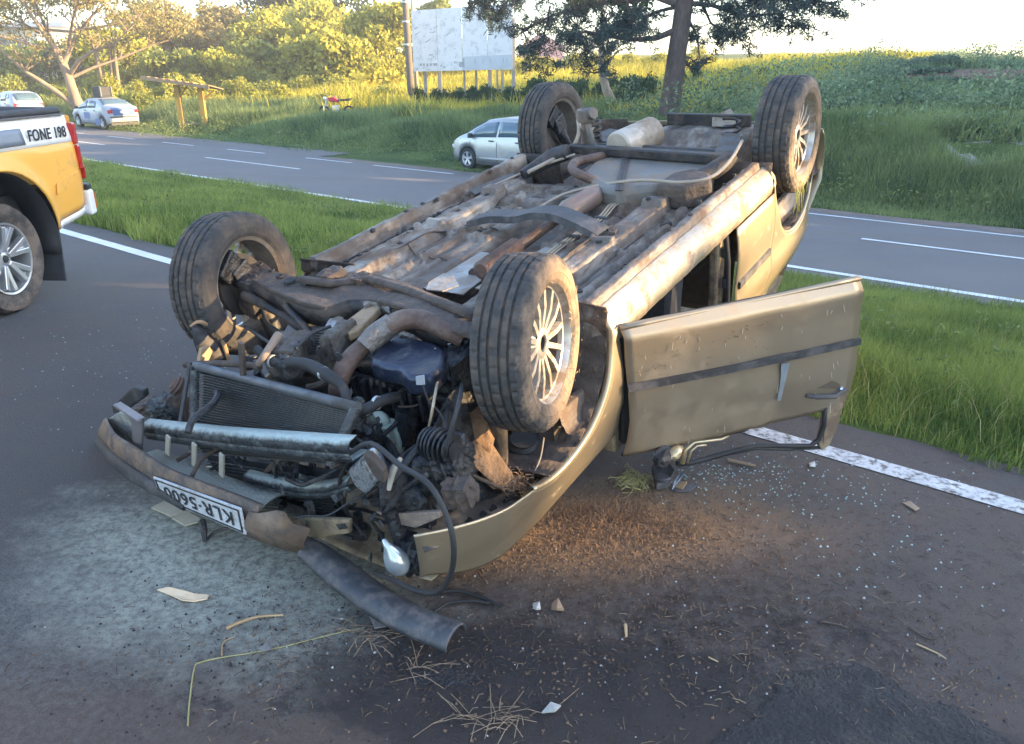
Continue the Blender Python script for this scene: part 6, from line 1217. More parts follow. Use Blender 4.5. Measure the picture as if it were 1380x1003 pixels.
# gearbox
g0 = Lz(420, 468, -.05); lump('gearbox', g0+Vector((-.02, 0, -.07)), (.22, .26, .17), caste, (0, 0, .2), 14, .008, n=9); lump('gearbox_cover', Lz(392, 478, -.03), (.15, .12, .11), caste, (0, 0, .4), 15, .008, n=6); lump('gearbox_bell', Lz(462, 470, -.03), (.14, .05, .16), caste, (0, 0, .1), 16, .01, n=5)
m = MB(); c = Lz(385, 488, -.0); m.lathe([(-.05, .03), (.0, .034), (.012, .03), (.014, .015), (.022, .014), (.022, 0)], c, 'Z', 12); B('gearbox_plug', m, soot)
m = MB()
for i in range(5): c = Lz(404+i*13, 462+i*4-(8 if i % 2 else 0), .02); m.lathe([(-.05, .010), (.0, .010), (.0, .006), (.008, .006), (.008, 0)], c, 'Z', 6)
B('gearbox_bolts', m, blk, kind='stuff')
# engine mount and bracket
m = MB(); m.prism([Lz(x, y, .045) for x, y in ((487, 402), (498, 396), (512, 396), (526, 408), (524, 414), (512, 408), (498, 408), (490, 412))], (0, 0, -.03)); B('engine_mount', m, mk('pale_cast_aluminium', (.24, .25, .27), (.36, .37, .38), metal=.5, rough=.45, dirt=(.12, .10, .08), dirt_amt=.5, dirt_scale=14), bevel=.006)
m = MB(); m.prism([Lz(x, y, .03) for x, y in ((498, 408), (518, 409), (482, 444), (470, 450), (458, 438))], (0, 0, -.03)); B('mount_bracket', m, mk('ochre_dust_bracket', (.20, .14, .085), (.33, .235, .145), scale=12, rough=.75, bump=.3), bevel=.006)
lump('mount_arm', Lz(452, 440, -.005), (.08, .05, .035), mk('pale_cast_aluminium', (.35, .36, .38)), (0, 0, .6), 21, .004)
# downpipe
hose('exhaust_downpipe', [Lz(624, 458, .0), Lz(600, 446, .03), Lz(572, 432, .05), Lz(545, 431, .06), Lz(522, 441, .05)], [.026, .030, .033, .034, .034], rust, 16)
hose('pipe_wrap', [Lz(530, 436, .055), Lz(508, 452, .03), Lz(492, 468, .005)], [.037, .040, .036], mk('silvery_wrap', (.12, .10, .09), (.26, .235, .21), scale=16, metal=.5, rough=.5, bump=.8, bscale=40), 16)
hose('exhaust_downpipe', [Lz(496, 462, .01), Lz(478, 478, -.01), Lz(464, 496, -.03), Lz(456, 520, -.08), Lz(455, 538, -.14)], [.028, .032, .032, .031, .030], rust, 16)
# --- radiator
TLr, TRr = Lx(268, 494, .45), Lx(476, 548, .47); BLr = Lx(262, 590, .47); 
A0, A1 = TLr, TRr; dL = (Lx(266, 584, .56)-A0)*1.3; dR = (Lx(452, 600, .56)-A1)*1.5; down = (dL+dR)/2; ax = (A1-A0); ex_ = ax.normalized(); rn = ex_.cross(down).normalized(); 
if rn.x < 0: rn = -rn
fin = mk('sooty_radiator_fins', (.03, .033, .038), (.10, .108, .112), scale=60, rough=.45, metal=.5, dirt=(.09, .085, .075), dirt_amt=.45, dirt_scale=7, bump=.5, bscale=160)
m = MB(); m.prism([A0-rn*.02, A1-rn*.02, A1+dR-rn*.02, A0+dL-rn*.02], -rn*.02); B('radiator_core', m, mk('radiator_dark_core', (.02, .022, .025), (.05, .05, .055), scale=50, rough=.6))
nf = 32
for i in range(nf):
    k_ = (i+.6)/nf; a = A0+dL*k_; b_ = A1+dR*k_; m = MB(); P_ = []
    nseg = 14
    for s in range(nseg+1): f = s/nseg; P_.append(a.lerp(b_, f)+rn*(.0022*math.sin(f*37+i*1.7)+.0015*math.sin(f*91+i)))
    rows = [[tuple(p-down.normalized()*.0020-rn*.012), tuple(p-down.normalized()*.0018+rn*.003), tuple(p+down.normalized()*.0016+rn*.003), tuple(p+down.normalized()*.002-rn*.012)] for p in P_]; m.sheet(rows); B('radiator_fin', m, fin)
hose('radiator_top_tank', [A0-ex_*.02+rn*.0, A0+ax*.5, A1+ex_*.02], .017, mk('grey_radiator_tank', (.07, .08, .095), (.15, .17, .19), scale=6, rough=.45, metal=.4, dirt=(.06, .055, .05), dirt_amt=.4), 10)
for q0, dd_ in ((A0-ex_*.018, dL), (A1+ex_*.018, dR)): hose('radiator_side_tank', [q0+rn*.005, q0+dd_*.5+rn*.005, q0+dd_+rn*.005], .017, sootp, 10)
hose('radiator_bracket', [A0-ex_*.035+rn*.01+Vector((0, 0, .01)), A0-ex_*.035+rn*.01+down*.9], .008, plast)
hose('radiator_hose', [Lz(345, 470, .03), Lz(372, 488, -.0), Lz(410, 490, .01), Lz(440, 505, -.0), Lz(462, 522, -.03), Lz(468, 545, -.07)], [.014, .016, .020, .020, .016, .016], rubber)
hose('gear_linkage', [Lz(349, 490, .0), Lz(357, 478, .03), Lz(375, 452, .04)], [.012, .011, .016], mk('dusty_grey_steel', (.15, .145, .14))); 
# black junk and bright powder behind the radiator's right end
lump('battery_tray_remains', Lx(505, 590, .36), (.10, .09, .12), sootp, (.2, .3, .5), 31, .02); lump('crumpled_mount', Lx(482, 565, .42), (.07, .06, .10), sootp, (.1, .4, .2), 32, .02)
m = MB(); c = Lx(512, 565, .33); m.lathe([(-.035, .0), (-.032, .018), (-.01, .026), (.012, .024), (.03, .012), (.034, 0)], (0, 0, 0), 'Z', 16); R = __import__('mathutils').Euler((.3, .5, .2)).to_matrix(); m.v = [tuple(c+R@Vector(v)) for v in m.v]; B('washer_bottle_cap', m, mk('milky_green_plastic', (.38, .46, .40), (.48, .56, .5), scale=6, rough=.45), smooth='all')
lump('washer_bottle', Lx(526, 588, .32), (.06, .09, .10), mk('milky_green_plastic', (.38, .46, .40)), (0, 0, .3), 33, .008)
hose('oil_filter', [Lx(548, 550, .28), Lx(545, 595, .30)], [.036, .034], soot, 18); hose('ochre_pipe', [Lx(498, 575, .38), Lx(515, 590, .37), Lx(532, 600, .36)], .009, mk('ochre_dust_bracket', (.30, .22, .13)))
# --- bumper beam
def cross_beam(name, pts, h, d, mat, plane=None):
    q = curve([Lx(u, v, x) for u, v, x in pts], 6); rows = []
    for p in q: rows.append([tuple(p+Vector((-d*.55, 0, h*.50))), tuple(p+Vector((-d*.12, 0, h*.44))), tuple(p+Vector((0, 0, h*.30))), tuple(p+Vector((.004, 0, h*.05))), tuple(p+Vector((-.006, 0, 0))), tuple(p+Vector((.004, 0, -h*.05))), tuple(p+Vector((0, 0, -h*.42))), tuple(p+Vector((-d, 0, -h*.5)))])
    m = MB(); m.sheet(rows); return B(name, m, mat, smooth='all', solid=.006)
pow_top = mk('powdered_black_beam', (.02, .024, .03), (.05, .055, .062), scale=8, rough=.5, metal=.2, dirt=(.10, .12, .12), dirt_amt=.3, dirt_scale=26, bump=.5, bscale=70, settle=(.40, .48, .46))
cross_beam('bumper_beam', [(194, 582, .60), (230, 587, .62), (300, 596, .64), (370, 603, .64), (430, 608, .62), (472, 611, .59)], .072, .07, pow_top)
cross_beam('lower_bumper_beam', [(330, 648, .58), (380, 660, .58), (430, 664, .57), (470, 655, .55)], .05, .06, pow_top)
m = MB()
for (u0, v0, u1, v1) in ((227, 588, 226, 612), (262, 598, 262, 628), (299, 612, 299, 642)): a, b_ = Lx(u0, v0, .655), Lx(u1, v1, .66); m2 = MB(); m2.beam(a, b_, .022, .008, (1, 0, 0)); B('bumper_bracket', m2, mk('ochre_grey_tab', (.26, .24, .20), (.36, .34, .30), rough=.7), bevel=.002)
# lower radiator, fins seen between the beams
m = MB()
for i in range(16): a, b_ = Lx(280, 622+i*4.5, .52), Lx(452, 648+i*3.5, .50); m.tube([a, b_], .0035, 5)
B('condenser_fins', m, fin, kind='stuff')
m = MB(); m.prism([Lx(275, 612, .49), Lx(462, 640, .47), Lx(460, 700, .47), Lx(330, 690, .49)], (-.02, 0, 0)); B('condenser_core', m, mk('radiator_dark_core', (.02, .022, .025)))
# --- bumper skin, upside down, torn off on the near side
def strip_skin(name, top, bot, xs_, mat, **k):
    rows = []; n = len(top)
    T = curve([Lx(u, v, x) for (u, v), x in zip(top, xs_)], 6); Bq = curve([Lx(u, v, x) for (u, v), x in zip(bot, xs_)], 6)
    for a, b_ in zip(T, Bq): rows.append([tuple(a+Vector((-.015, 0, 0))), tuple(a), tuple(a.lerp(b_, .5)+Vector((.012, 0, 0))), tuple(b_), tuple(b_+Vector((-.02, 0, 0)))])
    m = MB(); m.sheet(rows); return B(name, m, mat, smooth='all', solid=.005, **k)
browns = mk('scraped_brown_bumper', (.11, .08, .062), (.23, .165, .115), scale=6, rough=.6, metal=.2, dirt=(.08, .07, .065), dirt_amt=.45, dirt_scale=9, bump=.2)
xs_b = [.46, .58, .66, .70, .72, .73, .73, .72]
strip_skin('front_bumper', [(150, 570), (140, 566), (152, 588), (180, 606), (220, 632), (262, 650), (310, 668), (350, 684)], [(148, 588), (133, 590), (150, 610), (178, 634), (215, 660), (262, 682), (312, 704), (348, 722)], xs_b, browns)
strip_skin('bumper_moulding', [(136, 578), (132, 588), (148, 609), (176, 632), (205, 652), (250, 680)], [(134, 590), (130, 600), (146, 622), (172, 645), (200, 662), (248, 688)], [.50, .60, .68, .725, .745, .75], plast)
cross_sheet = [(195, 612, .62), (240, 628, .63), (290, 650, .64), (340, 668, .64), (368, 672, .62)]
rows = []
for (u, v, x) in cross_sheet: p = Lx(u, v, x); rows.append([tuple(p+Vector((-.05, 0, -.012))), tuple(p), tuple(p+Vector((.05, 0, -.004))), tuple(p+Vector((.085, 0, -.02)))])
m = MB(); m.sheet(rows); B('bumper_shelf', m, mk('powdered_shelf', (.20, .19, .17), (.38, .40, .38), scale=18, rough=.9, bump=.6, bscale=80, dirt=(.15, .11, .08), dirt_amt=.4, settle=(.36, .38, .34)), smooth='all', solid=.006)
# corner end, folded panel and horn
m = MB(); m.prism([Lx(x, y, .40) for x, y in ((150, 548), (178, 522), (192, 526), (194, 536), (166, 556), (152, 558))], (-.03, 0, 0)); B('bumper_corner', m, plast, bevel=.008)
m = MB(); m.prism([Lx(x, y, .56) for x, y in ((144, 566), (160, 556), (176, 560), (186, 590), (184, 608), (160, 592))], (-.015, 0, 0)); B('corner_plate', m, mk('powdered_shelf', (.20, .19, .17)), bevel=.004)
m = MB(); m.prism([Lx(x, y, .66) for x, y in ((176, 564), (192, 564), (190, 610), (180, 612))], (-.01, 0, 0)); m.beam(Lx(158, 545, .6), Lx(190, 566, .66), .03, .012, (0, 0, 1)); B('bumper_stay', m, mk('grey_purple_steel', (.16, .15, .16), (.25, .24, .25), rough=.5, metal=.4), bevel=.003)
m = MB(); c = Lx(236, 518, .46); m.lathe([(-.03, .0), (-.028, .03), (-.01, .038), (-.004, .034), (.004, .036), (.006, .026), (.012, .022), (.012, 0)], (0, 0, 0), 'Z', 22); R = __import__('mathutils').Euler((.5, .5, .3)).to_matrix(); m.v = [tuple(c+R@Vector(v)) for v in m.v]; B('horn', m, rust, smooth=True)
lump('headlamp_housing', Lx(225, 553, .47), (.09, .13, .10), sootp, (.3, .2, .4), 41, .02); lump('lamp_bracket', Lx(200, 548, .50), (.06, .09, .04), brownm, (.2, .1, .5), 42, .015); lump('side_support', Lx(252, 560, .44), (.06, .05, .20), brownm, (.1, .1, .2), 43, .015)
# far wing stub, curved ochre edge against the far tyre
m = MB(); pa = [(256, 440), (268, 434), (284, 440), (298, 456), (306, 478), (310, 492)]; q = curve([Ly(u, v, -.62) for u, v in pa], 5); pb = [(258, 446), (262, 465), (272, 485), (285, 492), (298, 494), (306, 494)]; q2 = curve([Ly(u, v, -.62) for u, v in pb], 5)
m.sheet([[tuple(a), tuple(a.lerp(b_, .5)+Vector((0, .01, 0))), tuple(b_)] for a, b_ in zip(q, q2)]); B('wing_stub', m, plast, smooth='all', solid=.006)
hose('wing_stub_edge', [Ly(u, v, -.60) for u, v in pa], [.003, .009, .010, .009, .006], mk('ochre_scraped_edge', (.28, .18, .10), (.38, .26, .15), rough=.6), 7)
m = MB(); m.prism([Ly(x, y, -.56) for x, y in ((268, 492), (272, 470), (282, 466), (287, 474), (280, 490))], (0, -.02, 0)); B('wing_tab', m, mk('ochre_scraped_edge', (.42, .27, .14)), bevel=.003)
hose('radiator_support', [Lx(250, 492, .44), Lx(290, 490, .43), Lx(335, 492, .42), Lx(350, 496, .42)], .012, brownm); m = MB(); m.beam(Lx(325, 462, .45), Lx(328, 510, .46), .012, .02, (0, 1, 0)); B('support_stay', m, brownm)
# --- number plate
P0, P1, P3 = Lx(206, 643, .745), Lx(324, 686, .752), Lx(218, 672, .752)
P2 = Lx(331, 721, .762)
pm = MB(); pm.prism([P0, P1, P2, P3], Vector((-.006, 0, 0))); plate = B('number_plate', pm, mk('dusty_plate_white', (.40, .43, .46), (.52, .55, .58), scale=5, rough=.5, dirt=(.3, .27, .25), dirt_amt=.3, dirt_scale=30), bevel=.001)
def plate_pt(s, q): return P0.lerp(P1, s).lerp(P3.lerp(P2, s), q)
plate_n = (P1-P0).cross(P3-P0).normalized(); 
if plate_n.x < 0: plate_n = -plate_n
cu = bpy.data.curves.new('plate_text', 'FONT'); cu.body = 'KLR·5600'; cu.size = 1; cu.offset = .012; cu.space_character = 1.12
tmp = bpy.data.objects.new('plate_text', cu); C.objects.link(tmp); bpy.context.view_layer.update(); me = bpy.data.meshes.new_from_object(tmp.evaluated_get(bpy.context.evaluated_depsgraph_get())); bpy.data.objects.remove(tmp)
xs_ = [v.co.x for v in me.vertices]; ys_ = [v.co.y for v in me.vertices]; x0, x1, y0, y1 = min(xs_), max(xs_), min(ys_), max(ys_)
for v in me.vertices:    # the plate hangs upside down: text turned by half a turn
    s = 1-((v.co.x-x0)/(x1-x0)*.80+.10); q = ((v.co.y-y0)/(y1-y0))*.54+.25; v.co = plate_pt(s, q)+plate_n*.003
o = bpy.data.objects.new('lettering', me); C.objects.link(o); me.materials.clear(); me.materials.append(mk('dark_lettering', (.02, .02, .025))); o.parent = plate
m = MB()
for s0, s1, q0, q1 in ((.025, .975, .07, .11), (.025, .975, .90, .94), (.02, .032, .07, .94), (.968, .98, .07, .94)): m.prism([plate_pt(s0, q0), plate_pt(s1, q0), plate_pt(s1, q1), plate_pt(s0, q1)], plate_n*.003)
m.build('plate_border', mk('dark_lettering', (.02, .02, .025)), plate)
# torn end and long dark moulding reaching the ground
rows = []
T1 = [(335, 690, .74), (350, 692, .73), (372, 688, .72), (384, 690, .70), (395, 706, .68), (418, 712, .66)]; B1 = [(332, 722, .74), (352, 730, .73), (375, 738, .72), (392, 742, .70), (404, 745, .68), (412, 744, .66)]
for (a, b_) in zip(T1, B1): p, q = Lx(*a), Lx(*b_); rows.append([tuple(p), tuple(p.lerp(q, .5)+Vector((.018, 0, 0))), tuple(q)])
m = MB(); m.sheet(rows); B('torn_bumper_end', m, browns, smooth='all', solid=.006)
def gpt(u, v, h): # point at world height h
    d = ray(u, v); P = _C+d*((h-_C.z)/d.z); return MWT@(P-TW)
ctr = [(408, 738, .145), (430, 752, .11), (460, 775, .075), (500, 805, .055), (545, 832, .05), (590, 852, .05), (615, 862, .05)]
q = curve([gpt(*p) for p in ctr], 6); m = MB(); upw = MWT@Vector((0, 0, 1)); rows = []
for i, p in enumerate(q):
    d = (q[min(i+1, len(q)-1)]-q[max(i-1, 0)]).normalized(); sd_ = d.cross(upw).normalized(); w_ = .048+.006*min(1, i/12); rows.append([tuple(p+sd_*(math.cos(a)*w_)+upw*(math.sin(a)*w_*.72)) for a in np.linspace(-.15, math.pi+.15, 11)])
m.sheet(rows); B('loose_moulding', m, mk('scuffed_grey_moulding', (.035, .04, .05), (.065, .07, .08), scale=9, rough=.5, dirt=(.13, .12, .12), dirt_amt=.4, dirt_scale=16, bump=.15), smooth='all', solid=.006)
# --- bonnet on the ground and inner wing
rows = []
for i, x in enumerate(np.linspace(-.25, .50, 26)): rows.append([(float(x), float(y), gl(x, y)+.03+.05*(abs(y)/.62)**2.5+.03*(vnoise(x, y, 5, 12)-.5)+.05*max(0, (x-.5)/.2)**2) for y in np.linspace(-.64, .60, 30)])
m = MB(); m.sheet([[tuple(map(float, p)) for p in r_] for r_ in rows]); B('bonnet', m, bronze_d, smooth='all', solid=.006)
m = MB(); m.prism([Lx(x, y, .60) for x, y in ((400, 698), (470, 702), (470, 720), (420, 726), (398, 716))], (-.02, 0, 0)); B('bonnet_edge', m, bronze_d, bevel=.006)
# inner wing: slotted flange from arch to lamp
def W2(u, v, y=.70): return Ly(u, v, y)
fl0 = [(696, 654), (672, 664), (645, 677), (612, 692), (585, 704), (562, 716)]; fl1 = [(703, 672), (684, 684), (655, 702), (622, 722), (595, 736), (572, 744)]
rows = []
for a, b_ in zip(fl0, fl1): p, q = W2(*a, .64), W2(*b_, .73); rows.append([tuple(p+Vector((0, -.04, -.01))), tuple(p), tuple(p.lerp(q, .35)+Vector((0, 0, .008))), tuple(p.lerp(q, .65)-Vector((0, 0, .004))), tuple(q)])
m = MB(); m.sheet(rows); B('slotted_flange', m, mk('dusty_black_flange', (.04, .037, .035), (.12, .10, .085), scale=8, rough=.6, metal=.2, dirt=(.25, .18, .12), dirt_amt=.4, dirt_scale=10), smooth='all', solid=.004)
m = MB()
for (u, v) in ((612, 716), (632, 706), (650, 697), (664, 688), (682, 678)): m.box(W2(u, v, .70)+Vector((0, 0, .004)), (.030, .014, .016), (0, .3, 0))
B('flange_slot_shade', m, rubber, kind='stuff')  # black blocks laid on the flange for the shade inside its slots
m = MB(); rows = []
for f in np.linspace(0, 1, 14):   # inner wing wall
    x = .60-.42*f; rows.append([(x, .60-.02*math.sin(f*9), -.08-.20*f*0-.10*(1-f)), (x, .58+.03*math.sin(f*7), -.26), (x, .60, -.46), (x, .66, -.50)])
m.sheet([[tuple(map(float, p)) for p in r_] for r_ in rows]); B('inner_wing', m, soot, smooth='all', solid=.005)
def flap(name, pts, mat, th=.004, **k):
    m = MB(); m.prism(pts, Vector((-.6, 0, .5)).normalized()*-th); return B(name, m, mat, bevel=.001, **k)
# torn, mud-caked liner under the near wheel
P_ = lambda u, v, y: Ly(u, v, y)
flap('torn_arch_liner', [P_(606, 564, .52), P_(622, 545, .54), P_(640, 532, .55), P_(650, 560, .58), P_(668, 584, .60), P_(664, 604, .62), P_(700, 655, .66), P_(694, 666, .68), P_(660, 640, .64), P_(632, 615, .60), P_(612, 596, .56)], mudm)
flap('torn_arch_liner', [P_(622, 612, .60), P_(640, 592, .62), P_(660, 612, .64), P_(662, 596, .63), P_(692, 640, .68), P_(706, 662, .70), P_(668, 652, .67)], mk('dried_tan_mud', (.12, .075, .045), (.26, .17, .11), scale=18, rough=.95, bump=.9, bscale=45))
hose('hanging_rod', [P_(578, 612, .66), P_(605, 620, .67), P_(640, 642, .69), P_(680, 660, .71), P_(700, 670, .72)], [.003, .005, .006, .006, .005], brownm); m = MB(); m.prism([P_(578, 608, .66), P_(588, 612, .66), P_(590, 618, .66), P_(584, 616, .66)], (0, .004, 0)); B('rod_tip', m, mk('ochre_grey_tab', (.26, .24, .20)))
hose('spring_wire', [P_(733, 590, .72), P_(728, 618, .72), P_(716, 645, .72)], .003, mk('dusty_hose', (.26, .21, .16)), 6)
# pale tab hanging from the block, small wires
m = MB(); m.prism([Lx(x, y, .34) for x, y in ((560, 508), (571, 506), (572, 519), (561, 519))], (-.004, 0, 0)); B('pale_tab', m, mk('pale_grey_tag', (.34, .36, .40), rough=.6))
hose('thin_wire', [Lx(570, 519, .345), Lx(578, 540, .35), Lx(595, 560, .36), Lx(612, 600, .38), Lx(640, 620, .40)], .0035, rubber, 6)
# silver headlamp reflector wedge
m = MB(); m.prism([Lx(x, y, .60) for x, y in ((467, 636), (488, 618), (500, 640), (506, 655), (492, 668), (476, 655))], (-.05, .01, .02)); B('lamp_reflector', m, mk('dull_reflector', (.35, .37, .40), (.5, .52, .55), rough=.2, metal=.9, dirt=(.06, .06, .06), dirt_amt=.5, dirt_scale=25), bevel=.01)
m = MB(); m.prism([Lx(x, y, .625) for x, y in ((488, 614), (498, 617), (516, 636), (519, 652), (508, 648), (497, 632))], (-.02, .0, .01)); B('lamp_shell', m, brownm, bevel=.004)
# egg-shaped clear lamp at the near corner
c = Ly(533, 754, .62); m = MB(); m.lathe([(-.055, .0), (-.050, .020), (-.030, .034), (-.005, .038), (.025, .028), (.05, .013), (.078, .006), (.08, 0)], (0, 0, 0), 'Z', 24); R = __import__('mathutils').Euler((.25, .1, .0)).to_matrix(); m.v = [tuple(c+R@Vector((v[0]*1.0, v[1]*1.0, v[2]))) for v in m.v]; B('indicator_lamp', m, mk('clear_lamp_glass', (.38, .44, .48), (.46, .52, .56), rough=.18, metal=.6, scale=5), smooth='all')
hose('lamp_lead', [Ly(520, 705, .52), Ly(500, 700, .50), Ly(515, 722, .5), Ly(520, 738, .5)], .006, rubber, 7)
lump('corner_debris', Ly(562, 748, .64), (.09, .06, .07), soot, (.2, .4, .1), 51, .02); lump('corner_debris', Ly(585, 755, .62), (.05, .05, .05), soot, (.2, .4, .1), 52, .012)
# cables
hose('wiring_loop', [Lx(470, 612, .58), Lx(500, 598, .60), Lx(540, 628, .64), Lx(575, 650, .68), Lx(598, 686, .70), Lx(611, 730, .72), Lx(608, 772, .72), Lx(590, 798, .72), Lx(560, 796, .72), Lx(530, 782, .70), Lx(505, 772, .66)], .0075, rubber)
hose('wiring_loop', [Lx(472, 618, .56), Lx(460, 640, .56), Lx(458, 665, .55), Lx(470, 695, .54), Lx(490, 720, .54)], .006, rubber)
hose('wire_on_ground', [gpt(552, 792, .03), gpt(580, 800, .012), gpt(615, 796, .012), gpt(650, 806, .012), gpt(677, 818, .012)], .006, rubber); hose('wire_on_ground', [gpt(585, 825, .012), gpt(605, 813, .012), gpt(635, 810, .012), gpt(660, 813, .012)], .005, rubber)
hose('coolant_hose', [Lx(488, 592, .42), Lx(500, 600, .46), Lx(512, 620, .52), Lx(518, 640, .58)], [.012, .014, .013, .01], mk('grey_hose', (.08, .085, .095), (.14, .145, .155), rough=.5)); hose('coolant_hose', [Lx(470, 598, .5), Lx(480, 592, .5), Lx(496, 604, .5), Lx(505, 622, .52)], .006, rubber)
hose('strut_bar', [Lx(580, 585, .42), Lx(550, 620, .50), Lx(528, 650, .58)], .011, soot); hose('strut_bar', [Lx(575, 640, .56), Lx(545, 660, .58), Lx(520, 690, .60)], .008, soot); hose('tan_strut', [Lx(540, 618, .56), Lx(530, 634, .58), Lx(524, 660, .60)], [.006, .010, .006], mk('ochre_grey_tab', (.26, .24, .20)))
lump('alternator', Lx(600, 625, .42), (.14, .12, .12), soot, (.2, .1, .3), 61, .018, n=7); lump('air_box', Lx(560, 660, .45), (.20, .16, .13), soot, (.1, .2, .2), 62, .016, n=7)
lump('lamp_socket', Lx(618, 665, .50), (.05, .07, .07), brownm, (.2, .1, .3), 63, .014); m = MB(); m.prism([Lx(x, y, .56) for x, y in ((505, 690), (545, 692), (590, 690), (592, 698), (560, 712), (530, 706))], (-.02, 0, -.005)); B('powdered_tray', m, mk('dusty_tray', (.16, .12, .10), (.28, .22, .18), scale=18, rough=.9, bump=.5), bevel=.003)
lump('front_slam_panel', Lx(425, 690, .50), (.05, .50, .05), soot, (0, 0, 0), 64, .012, n=9)
# more recognisable pieces: alternator fins, clamps, dipstick, belt, bolts
m = MB(); c = Lx(592, 600, .44)
for i in range(7): m.lathe([(-.004, .02), (-.004, .052-.003*abs(i-3)), (.003, .052-.003*abs(i-3)), (.003, .02)], c+Vector((0, -.045+i*.015, 0)), 'Y', 22)
m.lathe([(.06, 0), (.06, .03), (.052, .026), (.045, .03), (.045, 0)], c, 'Y', 18); B('alternator_fins', m, soot, smooth=True)
hose('drive_belt', [c+Vector((.03, .055, .03)), Lx(618, 545, .40), Lz(622, 516, -.10), Lz(612, 524, -.16), Lx(600, 580, .40), c+Vector((-.02, .055, -.03))], .007, rubber, 6)
hose('dipstick_tube', [Lz(586, 470, -.0), Lz(592, 492, -.05), Lx(585, 540, .36), Lx(578, 575, .38)], .0045, mk('thin_steel_line', (.35, .28, .2)), 6)
hose('lower_hose', [Lx(470, 560, .44), Lx(492, 552, .42), Lx(515, 540, .36), Lx(535, 535, .30)], .017, rubber, 12)
for q_ in (Lx(476, 558, .44), Lx(508, 543, .38), Lz(368, 487, .0), Lz(436, 503, .0)): m = MB(); m.lathe([(-.005, .0195), (-.005, .022), (.005, .022), (.005, .0195)], q_, 'Y', 18, closed=True); B('hose_clamp', m, mk('galvanised_steel', (.4, .42, .44)))
m = MB()
for i in range(12): p = Lz(500+i*8.5, 512+(i % 3)*3-i*.5, -.085); m.lathe([(-.01, .006), (.004, .006), (.004, 0)], p, 'Z', 6)
B('pan_bolts', m, caste, kind='stuff')
m = MB()
for i in range(8): m.box(g0+Vector((-.06+i*.018, .0, .018)), (.006, .20, .022), (0, 0, .2))
B('gearbox_ribs', m, caste, bevel=.002)
hose('shift_cable', [Lz(330, 440, -.06), Lz(352, 455, -.0), Lz(372, 470, .02), Lz(382, 492, .0)], .006, rubber); hose('shift_cable', [Lz(398, 470, .03), Lz(420, 450, .04), Lz(445, 440, .03)], .006, rubber)
r = random.Random(55)
for i in range(26):   # wires, pipes and straps strung through the bay
    y0 = r.uniform(-.35, .55); x0 = r.uniform(.10, .52); z0 = -.10-.25*r.random(); p = Vector((x0, y0, z0)); d = Vector((r.uniform(-1, 1), r.uniform(-1, 1), r.uniform(-.5, .3))).normalized(); q = [p]
    for s in range(5): d = (d+Vector((r.uniform(-.7, .7), r.uniform(-.7, .7), r.uniform(-.5, .4)))).normalized(); p = p+d*r.uniform(.04, .08); q.append(p.copy())
    hose('bay_wire', q, r.choice((.0035, .005, .008, .012)), r.choice((rubber, soot, soot, blk, brownm)), 7)
# crushed scraps filling the bay (nobody could count them)
r = random.Random(77); m = MB()
for i in range(150):
    y = r.uniform(-.45, .60); x = r.uniform(.05, .56); zt = -.14 if x < .4 else -.26; z = r.uniform(-.52, zt); E_ = __import__('mathutils').Euler((r.uniform(0, 3), r.uniform(0, 3), r.uniform(0, 3))).to_matrix()
    k_ = r.random()
    if k_ < .5: m.box((x, y, z), (r.uniform(.02, .09), r.uniform(.01, .05), r.uniform(.004, .03)), E_, r.uniform(.5, 1))
    else:
        p = Vector((x, y, z)); q = [p]; d = Vector((r.uniform(-1, 1), r.uniform(-1, 1), r.uniform(-.6, .6)))
        for s in range(4): d = (d+Vector((r.uniform(-.6, .6), r.uniform(-.6, .6), r.uniform(-.5, .5)))).normalized(); p = p+d*r.uniform(.02, .05); q.append(p)
        m.tube(curve(q, 3), r.uniform(.003, .010), 6)
B('crushed_scraps', m, soot, kind='stuff')
r = random.Random(78); m = MB()
for i in range(60):
    y = r.uniform(-.10, .62); x = r.uniform(.45, .64); z = r.uniform(-.50, -.20); E_ = __import__('mathutils').Euler((r.uniform(0, 3), r.uniform(0, 3), r.uniform(0, 3))).to_matrix()
    m.box((x, y, z), (r.uniform(.01, .05), r.uniform(.008, .03), r.uniform(.003, .008)), E_, r.uniform(.4, 1))
B('powdered_scraps', m, sootp, kind='stuff')
# clods and grass caught in the car
r = random.Random(12); m = MB()
for i in range(420):
    u = r.gauss(700, 12); v = r.gauss(655, 8); p = Ly(u, v, .70+r.uniform(-.03, .04)); d = Vector((r.uniform(-1, 1), r.uniform(-1, 1), r.uniform(-.4, 1)))*.02; m.tube([p, p+d*.5+Vector((0, 0, .004)), p+d], .0011, 3, cap=False)
B('root_clump', m, mk('dry_roots', (.20, .12, .07), (.34, .22, .13), rough=.9), kind='stuff')
m = MB(); c = Vector((-WB, .815, 0))
for i in range(26):
    a = r.uniform(-2.1, -1.0); p = c+Vector((math.cos(a)*.20, .01, math.sin(a)*.20)); L_ = r.uniform(.08, .24); q = p+Vector((r.uniform(-.05, .04), r.uniform(.0, .05), -L_)); m.tube([p, (p+q)/2+Vector((r.uniform(-.02, .02), .02, 0)), q], [.0022, .002, .0008], 4, cap=False)
B('caught_grass', m, mk('yellow_green_straw', (.22, .24, .06), (.40, .40, .14), scale=12, rough=.8), kind='stuff')
m = MB()
for i in range(90):
    a = r.uniform(0, 6.28); rad = r.uniform(.14, .29); p = Vector((math.cos(a)*rad, .096, math.sin(a)*rad)); 
    if math.sin(a) > .3 and r.random() < .6: continue
    q = p+Vector((r.uniform(-.03, .03), r.uniform(-.004, .006), r.uniform(-.03, .03))); m.tube([p, q], .0009, 3, cap=False)
m.build('caught_straw', mk('dry_straw', (.30, .20, .11), (.46, .34, .2), rough=.9), wf, kind='stuff')

